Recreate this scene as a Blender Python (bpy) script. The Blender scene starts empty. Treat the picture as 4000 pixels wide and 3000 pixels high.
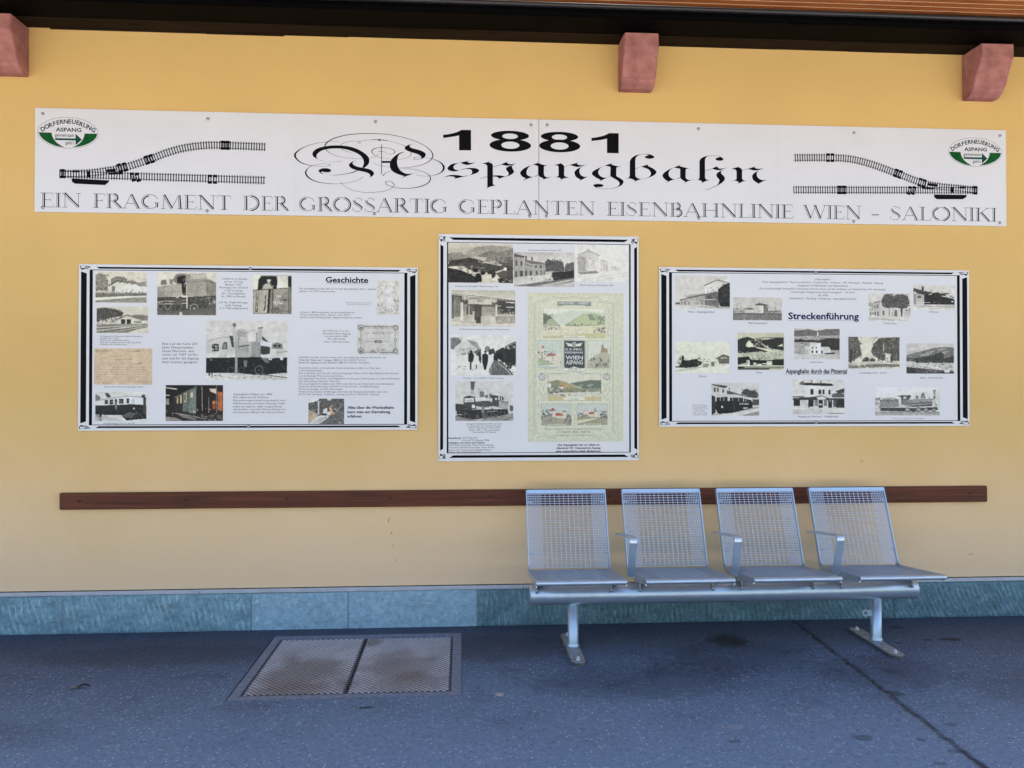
import bpy, bmesh, math, random
import numpy as np
from mathutils import Vector, Matrix, noise as mnoise
sc = bpy.context.scene
COL = sc.collection
R = math.radians

# ---------------------------------------------------------------- camera
cam_d = bpy.data.cameras.new("camera"); cam = bpy.data.objects.new("camera", cam_d); COL.objects.link(cam)
cam_d.sensor_width = 36.0; cam_d.lens = 3050 / 4000 * 36.0
cam_d.clip_start = 0.05; cam_d.clip_end = 2000
cam.rotation_euler = (R(90 + 0.526), R(-0.028), R(-3.724))
cam.location = (0, -5.0, 1.4949)
sc.camera = cam

# ---------------------------------------------------------------- world, sun, exposure
SUN_EL, SUN_AZ = 58.0, 20.0          # the sun stands behind the station building
wd = bpy.data.worlds.new("World"); sc.world = wd; wd.use_nodes = True
wn = wd.node_tree; wn.nodes.clear()
wo = wn.nodes.new('ShaderNodeOutputWorld'); wb = wn.nodes.new('ShaderNodeBackground'); ws = wn.nodes.new('ShaderNodeTexSky')
ws.sky_type = 'NISHITA'; ws.sun_disc = False
ws.sun_elevation = R(SUN_EL); ws.sun_rotation = R(SUN_AZ)
ws.air_density = 1.0; ws.dust_density = 3.0; ws.ozone_density = 0.4
wb.inputs['Strength'].default_value = 0.135
wn.links.new(ws.outputs[0], wb.inputs[0]); wn.links.new(wb.outputs[0], wo.inputs[0])
sd = bpy.data.lights.new("sun", 'SUN'); sun = bpy.data.objects.new("sun", sd); COL.objects.link(sun)
sd.energy = 4.6; sd.angle = R(0.5); sd.color = (1.0, 0.94, 0.86)
# direction to the sun: azimuth measured from +Y towards +X
dv = Vector((math.sin(R(SUN_AZ)) * math.cos(R(SUN_EL)), math.cos(R(SUN_AZ)) * math.cos(R(SUN_EL)), math.sin(R(SUN_EL))))
sun.rotation_euler = dv.to_track_quat('Z', 'Y').to_euler(); sun.location = (0, 0, 20)
sc.view_settings.view_transform = 'Standard'; sc.view_settings.look = 'None'
sc.view_settings.exposure = 1.64; sc.view_settings.gamma = 1.0

# ---------------------------------------------------------------- helpers
def lin(c):
    c = c / 255.0
    return c / 12.92 if c <= .04045 else ((c + .055) / 1.055) ** 2.4

class NT:
    """small node helper"""
    def __init__(s, name):
        s.m = bpy.data.materials.new(name); s.m.use_nodes = True
        s.t = s.m.node_tree; s.b = s.t.nodes['Principled BSDF']
    def n(s, typ, **kw):
        nd = s.t.nodes.new('ShaderNode' + typ)
        for k, v in kw.items(): setattr(nd, k, v)
        return nd
    def l(s, a, b): s.t.links.new(a, b)
    def val(s, sock, v):
        if hasattr(v, 'is_linked'): s.l(v, sock)
        else: sock.default_value = v
    def math(s, op, a, b=0.0, c=0.0, clamp=False):
        nd = s.n('Math', operation=op); nd.use_clamp = clamp
        for i, v in enumerate((a, b, c)): s.val(nd.inputs[i], v)
        return nd.outputs[0]
    def coord(s): return s.n('TexCoord').outputs['Object']
    def pos(s): return s.n('NewGeometry').outputs['Position']
    def xyz(s, v): return s.n('SeparateXYZ'), v
    def sep(s, v):
        nd = s.n('SeparateXYZ'); s.l(v, nd.inputs[0]); return nd.outputs
    def mapping(s, v, scale=(1, 1, 1), rot=(0, 0, 0), loc=(0, 0, 0)):
        nd = s.n('Mapping'); s.l(v, nd.inputs['Vector'])
        nd.inputs['Scale'].default_value = scale; nd.inputs['Rotation'].default_value = rot; nd.inputs['Location'].default_value = loc
        return nd.outputs[0]
    def noise(s, v, scale, detail=4, rough=.6, dist=0):
        nd = s.n('TexNoise'); s.l(v, nd.inputs['Vector'])
        nd.inputs['Scale'].default_value = scale; nd.inputs['Detail'].default_value = detail
        nd.inputs['Roughness'].default_value = rough; nd.inputs['Distortion'].default_value = dist
        return nd.outputs['Fac']
    def voro(s, v, scale, out='Distance', rnd=1.0):
        nd = s.n('TexVoronoi'); s.l(v, nd.inputs['Vector']); nd.inputs['Scale'].default_value = scale
        nd.inputs['Randomness'].default_value = rnd
        return nd.outputs[out]
    def ramp(s, v, stops, mode='LINEAR'):
        nd = s.n('ValToRGB'); s.l(v, nd.inputs[0]); nd.color_ramp.interpolation = mode
        e = nd.color_ramp.elements
        while len(e) < len(stops): e.new(.5)
        for i, (p, c) in enumerate(stops):
            e[i].position = p; e[i].color = (c, c, c, 1) if not isinstance(c, tuple) else (*c, 1)
        return nd.outputs[0]
    def mix(s, fac, a, b, mode='MIX'):
        nd = s.n('Mix', data_type='RGBA', blend_type=mode)
        s.val(nd.inputs[0], fac)
        for i, v in ((6, a), (7, b)):
            if isinstance(v, tuple): nd.inputs[i].default_value = (*v[:3], 1)
            else: s.l(v, nd.inputs[i])
        return nd.outputs[2]
    def sstep(s, v, a, b):
        nd = s.n('MapRange', interpolation_type='SMOOTHSTEP'); s.val(nd.inputs[0], v)
        nd.inputs[1].default_value = a; nd.inputs[2].default_value = b
        return nd.outputs[0]
    def bump(s, hgt, strength, dist=.01):
        nd = s.n('Bump'); s.l(hgt, nd.inputs['Height'])
        nd.inputs['Strength'].default_value = strength; nd.inputs['Distance'].default_value = dist
        s.l(nd.outputs[0], s.b.inputs['Normal'])
    def fin(s, col=None, rough=None, metal=None, spec=None):
        if col is not None:
            if isinstance(col, tuple): s.b.inputs['Base Color'].default_value = (*col[:3], 1)
            else: s.l(col, s.b.inputs['Base Color'])
        for k, v in (('Roughness', rough), ('Metallic', metal), ('Specular IOR Level', spec)):
            if v is not None: s.val(s.b.inputs[k], v)
        return s.m

def simple(name, col, rough=.5, metal=0.0, var=.12, scale=30, bump=0.0, spec=.5):
    k = NT(name); v = k.coord(); n = k.noise(v, scale, 5)
    lo = tuple(c * (1 - var) for c in col); hi = tuple(min(1, c * (1 + var)) for c in col)
    c = k.ramp(n, [(.3, lo), (.7, hi)])
    if bump: k.bump(n, bump, .004)
    return k.fin(c, rough, metal, spec)

class MB:
    def __init__(s): s.bm = bmesh.new()
    def box(s, x0, x1, y0, y1, z0, z1, bev=0):
        vs = [s.bm.verts.new((x, y, z)) for x in (x0, x1) for y in (y0, y1) for z in (z0, z1)]
        fs = [s.bm.faces.new([vs[i] for i in f]) for f in ((0, 1, 3, 2), (4, 6, 7, 5), (0, 4, 5, 1), (2, 3, 7, 6), (0, 2, 6, 4), (1, 5, 7, 3))]
        if bev:
            es = list({e for f in fs for e in f.edges})
            bmesh.ops.bevel(s.bm, geom=es, offset=bev, segments=2, profile=.5, affect='EDGES')
        return s
    def face(s, pts): return s.bm.faces.new([s.bm.verts.new(p) for p in pts])
    def prism(s, prof, x0, x1):
        """profile of (y, z) points extruded along x"""
        a = [s.bm.verts.new((x0, y, z)) for y, z in prof]; b = [s.bm.verts.new((x1, y, z)) for y, z in prof]
        n = len(prof)
        s.bm.faces.new(a); s.bm.faces.new(b[::-1])
        for i in range(n): s.bm.faces.new((a[i], b[i], b[(i + 1) % n], a[(i + 1) % n]))
        return s
    def plate(s, pts, y0, y1):
        """outline of (x, z) points extruded along y"""
        a = [s.bm.verts.new((x, y0, z)) for x, z in pts]; b = [s.bm.verts.new((x, y1, z)) for x, z in pts]
        n = len(pts); s.bm.faces.new(a); s.bm.faces.new(b[::-1])
        for i in range(n): s.bm.faces.new((a[i], b[i], b[(i + 1) % n], a[(i + 1) % n]))
        return s
    def slab(s, pts, z0, z1):
        a = [s.bm.verts.new((x, y, z0)) for x, y in pts]; b = [s.bm.verts.new((x, y, z1)) for x, y in pts]
        n = len(pts); s.bm.faces.new(a[::-1]); s.bm.faces.new(b)
        for i in range(n): s.bm.faces.new((a[i], a[(i + 1) % n], b[(i + 1) % n], b[i]))
        return s
    def tube(s, path, r, seg=12, cap=True):
        pts = [Vector(p) for p in path]; rings = []
        rr = r if isinstance(r, (list, tuple)) else [r] * len(pts)
        up = None
        for i, p in enumerate(pts):
            d = (pts[min(i + 1, len(pts) - 1)] - pts[max(i - 1, 0)]).normalized()
            if up is None:
                up = Vector((0, 0, 1)) if abs(d.z) < .9 else Vector((0, 1, 0))
            u = d.cross(up).normalized(); w = u.cross(d).normalized(); up = w
            rings.append([s.bm.verts.new(p + u * math.cos(2 * math.pi * k / seg) * rr[i] + w * math.sin(2 * math.pi * k / seg) * rr[i]) for k in range(seg)])
        for a, b in zip(rings, rings[1:]):
            for k in range(seg):
                f = s.bm.faces.new((a[k], a[(k + 1) % seg], b[(k + 1) % seg], b[k])); f.smooth = True
        if cap:
            s.bm.faces.new(rings[0][::-1]); s.bm.faces.new(rings[-1])
        return s
    def ribbon(s, path, nrm, w, t):
        """flat bar: path points, width w along x, thickness t along nrm list"""
        rings = []
        for p, n, ww in zip(path, nrm, w):
            p = Vector(p); n = Vector(n).normalized() * t / 2; u = Vector((ww / 2, 0, 0))
            rings.append([s.bm.verts.new(q) for q in (p - u - n, p + u - n, p + u + n, p - u + n)])
        for a, b in zip(rings, rings[1:]):
            for k in range(4): s.bm.faces.new((a[k], a[(k + 1) % 4], b[(k + 1) % 4], b[k]))
        s.bm.faces.new(rings[0][::-1]); s.bm.faces.new(rings[-1])
        return s
    def dome(s, c, r, h, axis='y', seg=12):
        c = Vector(c); prev = None
        for j in range(4):
            a = j / 3 * math.pi / 2; rr = r * math.cos(a); hh = h * math.sin(a); ring = []
            if j == 3:
                if axis == 'y': top = s.bm.verts.new(c + Vector((0, -h, 0)))
                else: top = s.bm.verts.new(c + Vector((0, 0, h)))
                for k in range(seg): s.bm.faces.new((prev[k], prev[(k + 1) % seg], top)).smooth = True
                break
            for k in range(seg):
                t = 2 * math.pi * k / seg
                v = Vector((math.cos(t) * rr, -hh, math.sin(t) * rr)) if axis == 'y' else Vector((math.cos(t) * rr, math.sin(t) * rr, hh))
                ring.append(s.bm.verts.new(c + v))
            if prev:
                for k in range(seg): s.bm.faces.new((prev[k], prev[(k + 1) % seg], ring[(k + 1) % seg], ring[k])).smooth = True
            prev = ring
        return s
    def build(s, name, mat, parent=None, loc=(0, 0, 0), recalc=True, smooth=False):
        if recalc: bmesh.ops.recalc_face_normals(s.bm, faces=s.bm.faces)
        me = bpy.data.meshes.new(name); s.bm.to_mesh(me); s.bm.free()
        if smooth:
            for p in me.polygons: p.use_smooth = True
        if mat: me.materials.append(mat)
        o = bpy.data.objects.new(name, me); COL.objects.link(o); o.location = loc
        if parent: o.parent = parent
        return o

def empty(name, loc=(0, 0, 0)):
    o = bpy.data.objects.new(name, None); COL.objects.link(o); o.location = loc; o.empty_display_size = .1
    return o
def tag(o, label=None, cat=None, group=None, kind=None):
    for k, v in (('label', label), ('category', cat), ('group', group), ('kind', kind)):
        if v: o[k] = v
    return o
def copy_tree(o, parent=None):
    c = o.copy(); COL.objects.link(c); c.parent = parent
    for ch in [x for x in bpy.data.objects if x.parent == o]: copy_tree(ch, c)
    return c

# ---------------------------------------------------------------- materials
def m_plaster():
    k = NT('ochre_plaster'); v = k.pos()
    big = k.noise(v, .9, 4, .55); mid = k.noise(v, 7, 5, .6); fine = k.noise(v, 160, 6, .7)
    c = k.ramp(big, [(.3, (.645, .428, .152)), (.7, (.705, .470, .173))])
    c = k.mix(k.math('MULTIPLY', k.sstep(mid, .45, .75), .22), c, (.69, .45, .155))
    c = k.mix(k.math('MULTIPLY', k.sstep(fine, .5, .72), .13), c, (.80, .58, .26))
    # scuffs low on the wall
    z = k.sep(v)[2]
    sm = k.noise(k.mapping(v, (9, 9, 3)), 1.6, 6, .7, .8)
    low = k.math('SUBTRACT', 1.0, k.sstep(z, .3, 1.1))
    c = k.mix(k.math('MULTIPLY', k.math('MULTIPLY', k.sstep(sm, .60, .74), low), .30), c, (.33, .24, .13))
    # bluish sky light painted on: paler, greyer plaster low down, uneven upper limit
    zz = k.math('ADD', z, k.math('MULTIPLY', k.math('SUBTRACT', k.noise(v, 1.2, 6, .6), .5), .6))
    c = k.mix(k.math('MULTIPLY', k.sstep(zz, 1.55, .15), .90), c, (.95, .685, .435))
    h = k.math('ADD', k.math('MULTIPLY', fine, .6), k.math('MULTIPLY', mid, .8))
    k.bump(h, .42, .007)
    return k.fin(c, .88, spec=.25)
def m_stone(name, a, b, tooled):
    k = NT(name); v = k.pos()
    n = k.noise(v, 5, 6, .65); f = k.noise(v, 34, 7, .8); g = k.noise(k.mapping(v, (40, 40, 14), (0, R(24), 0)), 1.5, 5, .7)
    c = k.ramp(n, [(.28, a), (.72, b)])
    c = k.mix(k.math('MULTIPLY', k.sstep(f, .52, .68), .5), c, tuple(min(1, x * 1.75) for x in b))
    c = k.mix(k.math('MULTIPLY', k.sstep(f, .50, .36), .5), c, tuple(x * .5 for x in a))
    if tooled: c = k.mix(k.math('MULTIPLY', k.sstep(g, .56, .66), .5), c, tuple(min(1, x * 1.8) for x in b))
    st = k.noise(k.mapping(v, (2.4, 2.4, 9)), 1.3, 5, .6, .6)
    c = k.mix(k.math('MULTIPLY', k.sstep(st, .55, .72), .35), c, (.13, .14, .15))
    if tooled:
        rg = k.n('Attribute'); rg.attribute_name = 'Ridge'
        c = k.mix(k.math('MULTIPLY', rg.outputs['Fac'], .75), c, tuple(min(1, x * 2.1) for x in b))  # pale chisel marks; highlights of the ridge edges are painted in too
    k.bump(k.math('ADD', f, k.math('MULTIPLY', g, 1.0 if tooled else .2)), .8 if tooled else .35, .01)
    return k.fin(c, .85, spec=.3)
def m_asphalt():
    k = NT('mastic_asphalt'); v = k.pos(); x, y, z = k.sep(v)
    big = k.noise(v, .7, 5, .6, .3); mid = k.noise(v, 4.5, 6, .65, .4); fine = k.noise(v, 110, 6, .7)
    c = k.ramp(k.math('ADD', k.math('MULTIPLY', big, .6), k.math('MULTIPLY', k.noise(v, 2.1, 6, .7, .6), .4)), [(.36, (.084, .132, .218)), (.72, (.140, .212, .335))])
    c = k.mix(k.math('MULTIPLY', k.sstep(mid, .46, .72), .55), c, (.170, .245, .365))
    c = k.mix(k.math('MULTIPLY', k.sstep(mid, .48, .32), .75), c, (.036, .055, .108))
    c = k.mix(k.math('MULTIPLY', k.sstep(fine, .35, .8), .5), c, (.13, .195, .31))
    # paler away from the wall: stronger sky light painted into the asphalt
    sky_lit = k.math('ADD', y, k.math('MULTIPLY', k.math('SUBTRACT', k.noise(v, 1.3, 5, .6), .5), 1.1))
    c = k.mix(k.math('MULTIPLY', k.sstep(sky_lit, -.75, -1.9), .78), c, (.20, .295, .435))
    # pale chips in the surface, two sizes
    for s, th, amt, sx in ((48, .30, .85, 1.2), (26, .19, .80, 1.4), (85, .38, .7, 1.1)):
        w = k.mapping(v, (1, sx, 1)); dd = k.voro(w, s); rr = k.sep(k.voro(w, s, 'Color'))[0]
        msk = k.math('MULTIPLY', k.sstep(dd, th, th * .6), k.sstep(rr, .80, .86))
        c = k.mix(k.math('MULTIPLY', msk, amt), c, (.52, .60, .72))
    gr = k.noise(k.mapping(v, (1, .8, 1)), 42, 6, .8)
    c = k.mix(k.math('MULTIPLY', k.sstep(gr, .50, .38), .42), c, (.038, .056, .094))
    c = k.mix(k.math('MULTIPLY', k.sstep(gr, .56, .68), .30), c, (.25, .34, .47))
    # dark pits
    dd = k.voro(k.mapping(v, (1, 1.5, 1)), 26); rr = k.sep(k.voro(k.mapping(v, (1, 1.5, 1)), 26, 'Color'))[1]
    c = k.mix(k.math('MULTIPLY', k.math('MULTIPLY', k.sstep(dd, .16, .08), k.sstep(rr, .8, .85)), .8), c, (.02, .022, .03))
    # darker towards the wall foot, with an uneven edge
    wn_ = k.math('ADD', y, k.math('MULTIPLY', k.math('SUBTRACT', mid, .5), .35))
    c = k.mix(k.math('MULTIPLY', k.sstep(wn_, -1.0, -.10), .70), c, (.030, .040, .075))
    # oily stains with ragged edges
    wob = k.math('MULTIPLY', k.math('SUBTRACT', k.noise(v, 20, 6, .75), .5), 2.0)
    for cx, cy, rx, ry, amt in ((1.60, -.40, .13, .13, .9), (1.55, -.66, .5, .3, .36), (.95, -1.0, .6, .28, .34), (2.25, -.95, .45, .25, .38), (.2, -.45, .5, .25, .4), (-1.7, -.45, .8, .2, .35), (3.0, -1.2, .5, .3, .25), (2.60, -.50, .035, .022, .6), (2.95, -.46, .075, .035, .9),
                                (2.81, -.46, .03, .025, .7), (2.75, -.21, .05, .03, .7), (2.19, -1.62, .035, .022, .4), (2.05, -1.87, .04, .022, .4), (1.97, -1.755, .022, .018, .5),
                                (2.14, -1.25, .05, .05, .6), (1.167, -1.72, .035, .02, .4), (1.73, -1.72, .05, .035, .5), (1.92, -1.97, .03, .015, .4), (1.30, -.85, .30, .2, .25), (2.3, -.95, .06, .05, .4), (-.45, -1.26, .05, .015, .8), (-2.2, -1.5, .5, .2, .2)):
        ex = k.math('DIVIDE', k.math('SUBTRACT', x, cx), rx); ey = k.math('DIVIDE', k.math('SUBTRACT', y, cy), ry)
        d = k.math('ADD', k.math('SQRT', k.math('ADD', k.math('MULTIPLY', ex, ex), k.math('MULTIPLY', ey, ey))), wob)
        c = k.mix(k.math('MULTIPLY', k.sstep(d, 1.15, .6), amt), c, (.018, .020, .028))
    # pale scuffs
    for cx, cy, rx, ry in ((1.537, -1.468, .035, .02), (1.594, -1.49, .012, .01), (1.22, -1.58, .05, .025)):
        ex = k.math('DIVIDE', k.math('SUBTRACT', x, cx), rx); ey = k.math('DIVIDE', k.math('SUBTRACT', y, cy), ry)
        d = k.math('ADD', k.math('SQRT', k.math('ADD', k.math('MULTIPLY', ex, ex), k.math('MULTIPLY', ey, ey))), wob)
        c = k.mix(k.math('MULTIPLY', k.sstep(d, 1.0, .7), .6), c, (.30, .32, .36))
    # the old joint running out from the wall, filled with bitumen
    jx = k.math('SUBTRACT', x, k.math('ADD', 2.158, k.math('MULTIPLY', y, .042)))
    jw = k.math('ADD', k.math('ABSOLUTE', k.math('ADD', jx, k.math('MULTIPLY', k.math('SUBTRACT', k.noise(v, 7, 4), .5), .035))), k.math('MULTIPLY', k.math('SUBTRACT', k.noise(v, 26, 6, .75), .5), .040))
    near = k.sstep(y, -3.2, -2.6)
    joint = k.math('MULTIPLY', k.sstep(jw, .030, .004), k.ramp(k.noise(v, 9, 5, .7), [(.38, .35), (.55, 1.0)]))
    c = k.mix(k.math('MULTIPLY', joint, .9), c, (.016, .018, .026))
    ridge = k.math('MULTIPLY', k.sstep(k.math('ABSOLUTE', k.math('ADD', jx, .016)), .010, .003), k.sstep(k.noise(v, 22, 4), .5, .62))
    c = k.mix(k.math('MULTIPLY', ridge, .75), c, (.22, .24, .28))
    # hairline cracks round the cover
    h = k.math('SUBTRACT', k.math('ADD', k.math('MULTIPLY', fine, .5), mid), k.math('MULTIPLY', joint, 1.2))
    k.bump(k.math('ADD', h, k.math('MULTIPLY', k.noise(v, 38, 5, .7), 1.3)), .75, .012)
    return k.fin(c, k.ramp(mid, [(.3, .62), (.7, .80)]), spec=.4)
def m_wood(name, a, b, c2, axis_scale, rough, spec=.3, knots=False):
    k = NT(name); v = k.pos()
    g = k.noise(k.mapping(v, axis_scale), 1.0, 7, .65, .5); l = k.noise(v, 1.6, 4)
    c = k.ramp(g, [(.3, a), (.55, b), (.78, c2)])
    c = k.mix(k.math('MULTIPLY', k.sstep(l, .45, .7), .35), c, a)
    if knots:
        d = k.voro(k.mapping(v, (3.2, 22, 22)), 1.0); r = k.sep(k.voro(k.mapping(v, (3.2, 22, 22)), 1.0, 'Color'))[0]
        c = k.mix(k.math('MULTIPLY', k.math('MULTIPLY', k.sstep(d, .22, .10), k.sstep(r, .55, .6)), .85), c, tuple(x * .25 for x in a))
    k.bump(g, .25, .004)
    return k.fin(c, rough, spec=spec)
def m_print():
    k = NT('photo_print'); a = k.n('Attribute'); a.attribute_name = 'Col'; v = k.pos()
    f = k.ramp(k.noise(v, 200, 4, .8), [(.3, .92), (.7, 1.05)])
    mx = k.n('Mix', data_type='RGBA', blend_type='MULTIPLY'); mx.inputs[0].default_value = 1.0
    k.l(a.outputs['Color'], mx.inputs[6]); cb = k.n('CombineColor'); [k.l(f, cb.inputs[i]) for i in range(3)]; k.l(cb.outputs[0], mx.inputs[7])
    return k.fin(mx.outputs[2], .5, spec=.10)
def m_poster():
    k = NT('poster_print'); a = k.n('Attribute'); a.attribute_name = 'Col'; v = k.pos()
    n1 = k.noise(v, 60, 5, .7)
    mx = k.n('Mix', data_type='RGBA', blend_type='MULTIPLY'); mx.inputs[0].default_value = 1.0
    cb = k.n('CombineColor'); f = k.ramp(n1, [(.28, .88), (.72, 1.08)]); [k.l(f, cb.inputs[i]) for i in range(3)]
    k.l(a.outputs['Color'], mx.inputs[6]); k.l(cb.outputs[0], mx.inputs[7])
    return k.fin(mx.outputs[2], .5, spec=.12)
def m_cover():
    k = NT('worn_cover_steel'); v = k.pos(); x, y, z = k.sep(v)
    n = k.noise(v, 5, 5, .6, .4); f = k.noise(v, 120, 5, .7)
    c = k.ramp(n, [(.3, (.47, .49, .56)), (.7, (.62, .64, .72))])
    wob = k.math('MULTIPLY', k.math('SUBTRACT', n, .5), 1.4)
    for cx, cy, rx, ry, amt in ((-.84, -.78, .26, .34, .62), (-.33, -.72, .28, .30, .55), (-.80, -1.02, .36, .14, .45), (-.25, -.98, .30, .2, .45), (-.52, -.30, .06, .10, .6)):
        ex = k.math('DIVIDE', k.math('SUBTRACT', x, cx), rx); ey = k.math('DIVIDE', k.math('SUBTRACT', y, cy), ry)
        d = k.math('ADD', k.math('SQRT', k.math('ADD', k.math('MULTIPLY', ex, ex), k.math('MULTIPLY', ey, ey))), wob)
        c = k.mix(k.math('MULTIPLY', k.sstep(d, 1.25, .3), amt), c, (.21, .15, .115))
    c = k.mix(k.math('MULTIPLY', k.sstep(f, .5, .7), .35), c, (.70, .70, .74))
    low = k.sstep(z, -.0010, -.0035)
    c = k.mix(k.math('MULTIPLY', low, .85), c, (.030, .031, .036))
    k.bump(f, .3, .003)
    return k.fin(c, .55, .35, .5)

M = {}
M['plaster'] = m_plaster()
M['stone_tool'] = m_stone('tooled_stone', (.23, .375, .44), (.315, .48, .55), True)
M['stone_dark'] = m_stone('tooled_stone_dark', (.13, .22, .255), (.205, .33, .375), True)
M['stone_smooth'] = m_stone('smooth_stone', (.31, .47, .565), (.385, .55, .64), False)
M['mortar'] = simple('mortar', (.26, .31, .35), .9, 0, .2, 40, .3)
M['asphalt'] = m_asphalt()
M['rail'] = m_wood('stained_rail_wood', (.050, .015, .0075), (.125, .036, .017), (.20, .066, .030), (1.6, 55, 55), .52, .22, False)
M['ceiling'] = m_wood('larch_ceiling', (.25, .070, .016), (.37, .112, .027), (.49, .18, .050), (1.2, 26, 26), .5, .3, True)
M['ceil_lit_edge'] = simple('lit_edge_wood', (.78, .56, .33), .6)  # pale colour stands for light caught on the board edges
M['beam'] = simple('black_painted_timber', (.0016, .0016, .0019), .55, 0, .3, 9, .15, .02)
M['beam_brown'] = m_wood('dark_brown_timber', (.013, .0085, .0045), (.022, .0145, .0075), (.032, .021, .011), (1.5, 40, 40), .8, .06, True)
M['sand'] = simple('red_sandstone', (.35, .152, .133), .9, 0, .30, 13, .5, .2)
M['zinc'] = simple('zinc_flashing', (.56, .60, .66), .42, .55, .10, 8)
M['silver'] = simple('silver_paint', (.52, .62, .73), .34, .72, .06, 12)
M['silver_dk'] = simple('bracket_steel', (.40, .43, .46), .4, .7, .1, 20)
M['wire'] = simple('silver_wire_mesh', (.56, .63, .73), .36, .70, .05, 12)
M['rust'] = simple('worn_base_plate', (.13, .13, .145), .6, .4, .5, 45, .4)
M['bolt'] = simple('zinc_bolt', (.36, .37, .39), .3, .8, .1, 60)
M['nut'] = simple('bright_nut', (.78, .80, .83), .3, .5, .1, 60)
M['board'] = simple('white_board', (.68, .68, .69), .30, 0, .025, 3, 0, .5)
M['edge'] = simple('board_edge', (.60, .58, .57), .6)
M['ink'] = simple('black_print', (.0045, .0045, .006), .5, 0, .2, 10, 0, .06)
M['print'] = m_print(); M['poster'] = m_poster()
M['frame_cover'] = simple('cover_frame', (.185, .22, .30), .75, .1, .25, 30, .4)
M['cover'] = m_cover()
M['seamline'] = simple('sheet_seam', (.60, .60, .61), .5)
M['gap'] = simple('dark_gap', (.05, .045, .04), .8)
M['ground'] = simple('gravel_ground', (.49, .46, .43), .95, 0, .25, 3)
INKS = {}
def ink(rgb):
    if not isinstance(rgb, tuple): rgb = (rgb, rgb, rgb)
    if rgb not in INKS:
        INKS[rgb] = M['ink'] if max(rgb) <= 12 else simple('grey_print' if rgb[0] == rgb[1] else 'coloured_print', tuple(lin(c) * .7 for c in rgb), .5, 0, .08, 20, 0, .1)
    return INKS[rgb]

# ---------------------------------------------------------------- ground, platform
g = MB(); g.face([(-400, -400, -.55), (400, -400, -.55), (400, 400, -.55), (-400, 400, -.55)])
tag(g.build('ground', M['ground']), kind='structure')
g = MB()
CX0, CX1, CY0, CY1 = -1.135, .005, -.148, -1.142       # opening for the access cover
for a in ((-40, CX0, -3.0, .0), (CX1, 40, -3.0, .0), (CX0, CX1, CY0, .0), (CX0, CX1, -3.0, CY1)):
    g.face([(a[0], a[2], 0), (a[1], a[2], 0), (a[1], a[3], 0), (a[0], a[3], 0)])
g.box(-40, 40, -3.0, 0, -.54, -.02)
tag(g.build('platform', M['asphalt'], recalc=False), kind='structure')
# unseen green hill added behind the camera to block low sky light
g = MB(); rows = []
for j in range(6):
    row = []
    for i in range(61):
        X = -300 + i * 10; t = j / 5; H = 15 + 5 * mnoise.noise(Vector((X * .02, 3, 0))) + 2.5 * mnoise.noise(Vector((X * .11, j, 5)))
        row.append(g.bm.verts.new((X, -62 - 60 * t + 5 * mnoise.noise(Vector((X * .05, j, 9))), -.6 + H * math.sin(t * 1.57))))
    rows.append(row)
for a, b_ in zip(rows, rows[1:]):
    for i in range(60): g.bm.faces.new((a[i], a[i + 1], b_[i + 1], b_[i]))
tag(g.build('sky_blocker_hill', simple('sky_blocker_green', (.045, .075, .025), .95, 0, .45, .12, 0, .1), smooth=True), kind='structure')

# ---------------------------------------------------------------- station wall
WALL = tag(empty('station_wall', (0, 0, 0)), 'ochre plastered station wall with blue grey stone plinth behind the boards and bench', 'wall')
w = MB(); w.box(-9, 10, 0, .45, .262, 3.742); w.build('plaster', M['plaster'], WALL)
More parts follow.
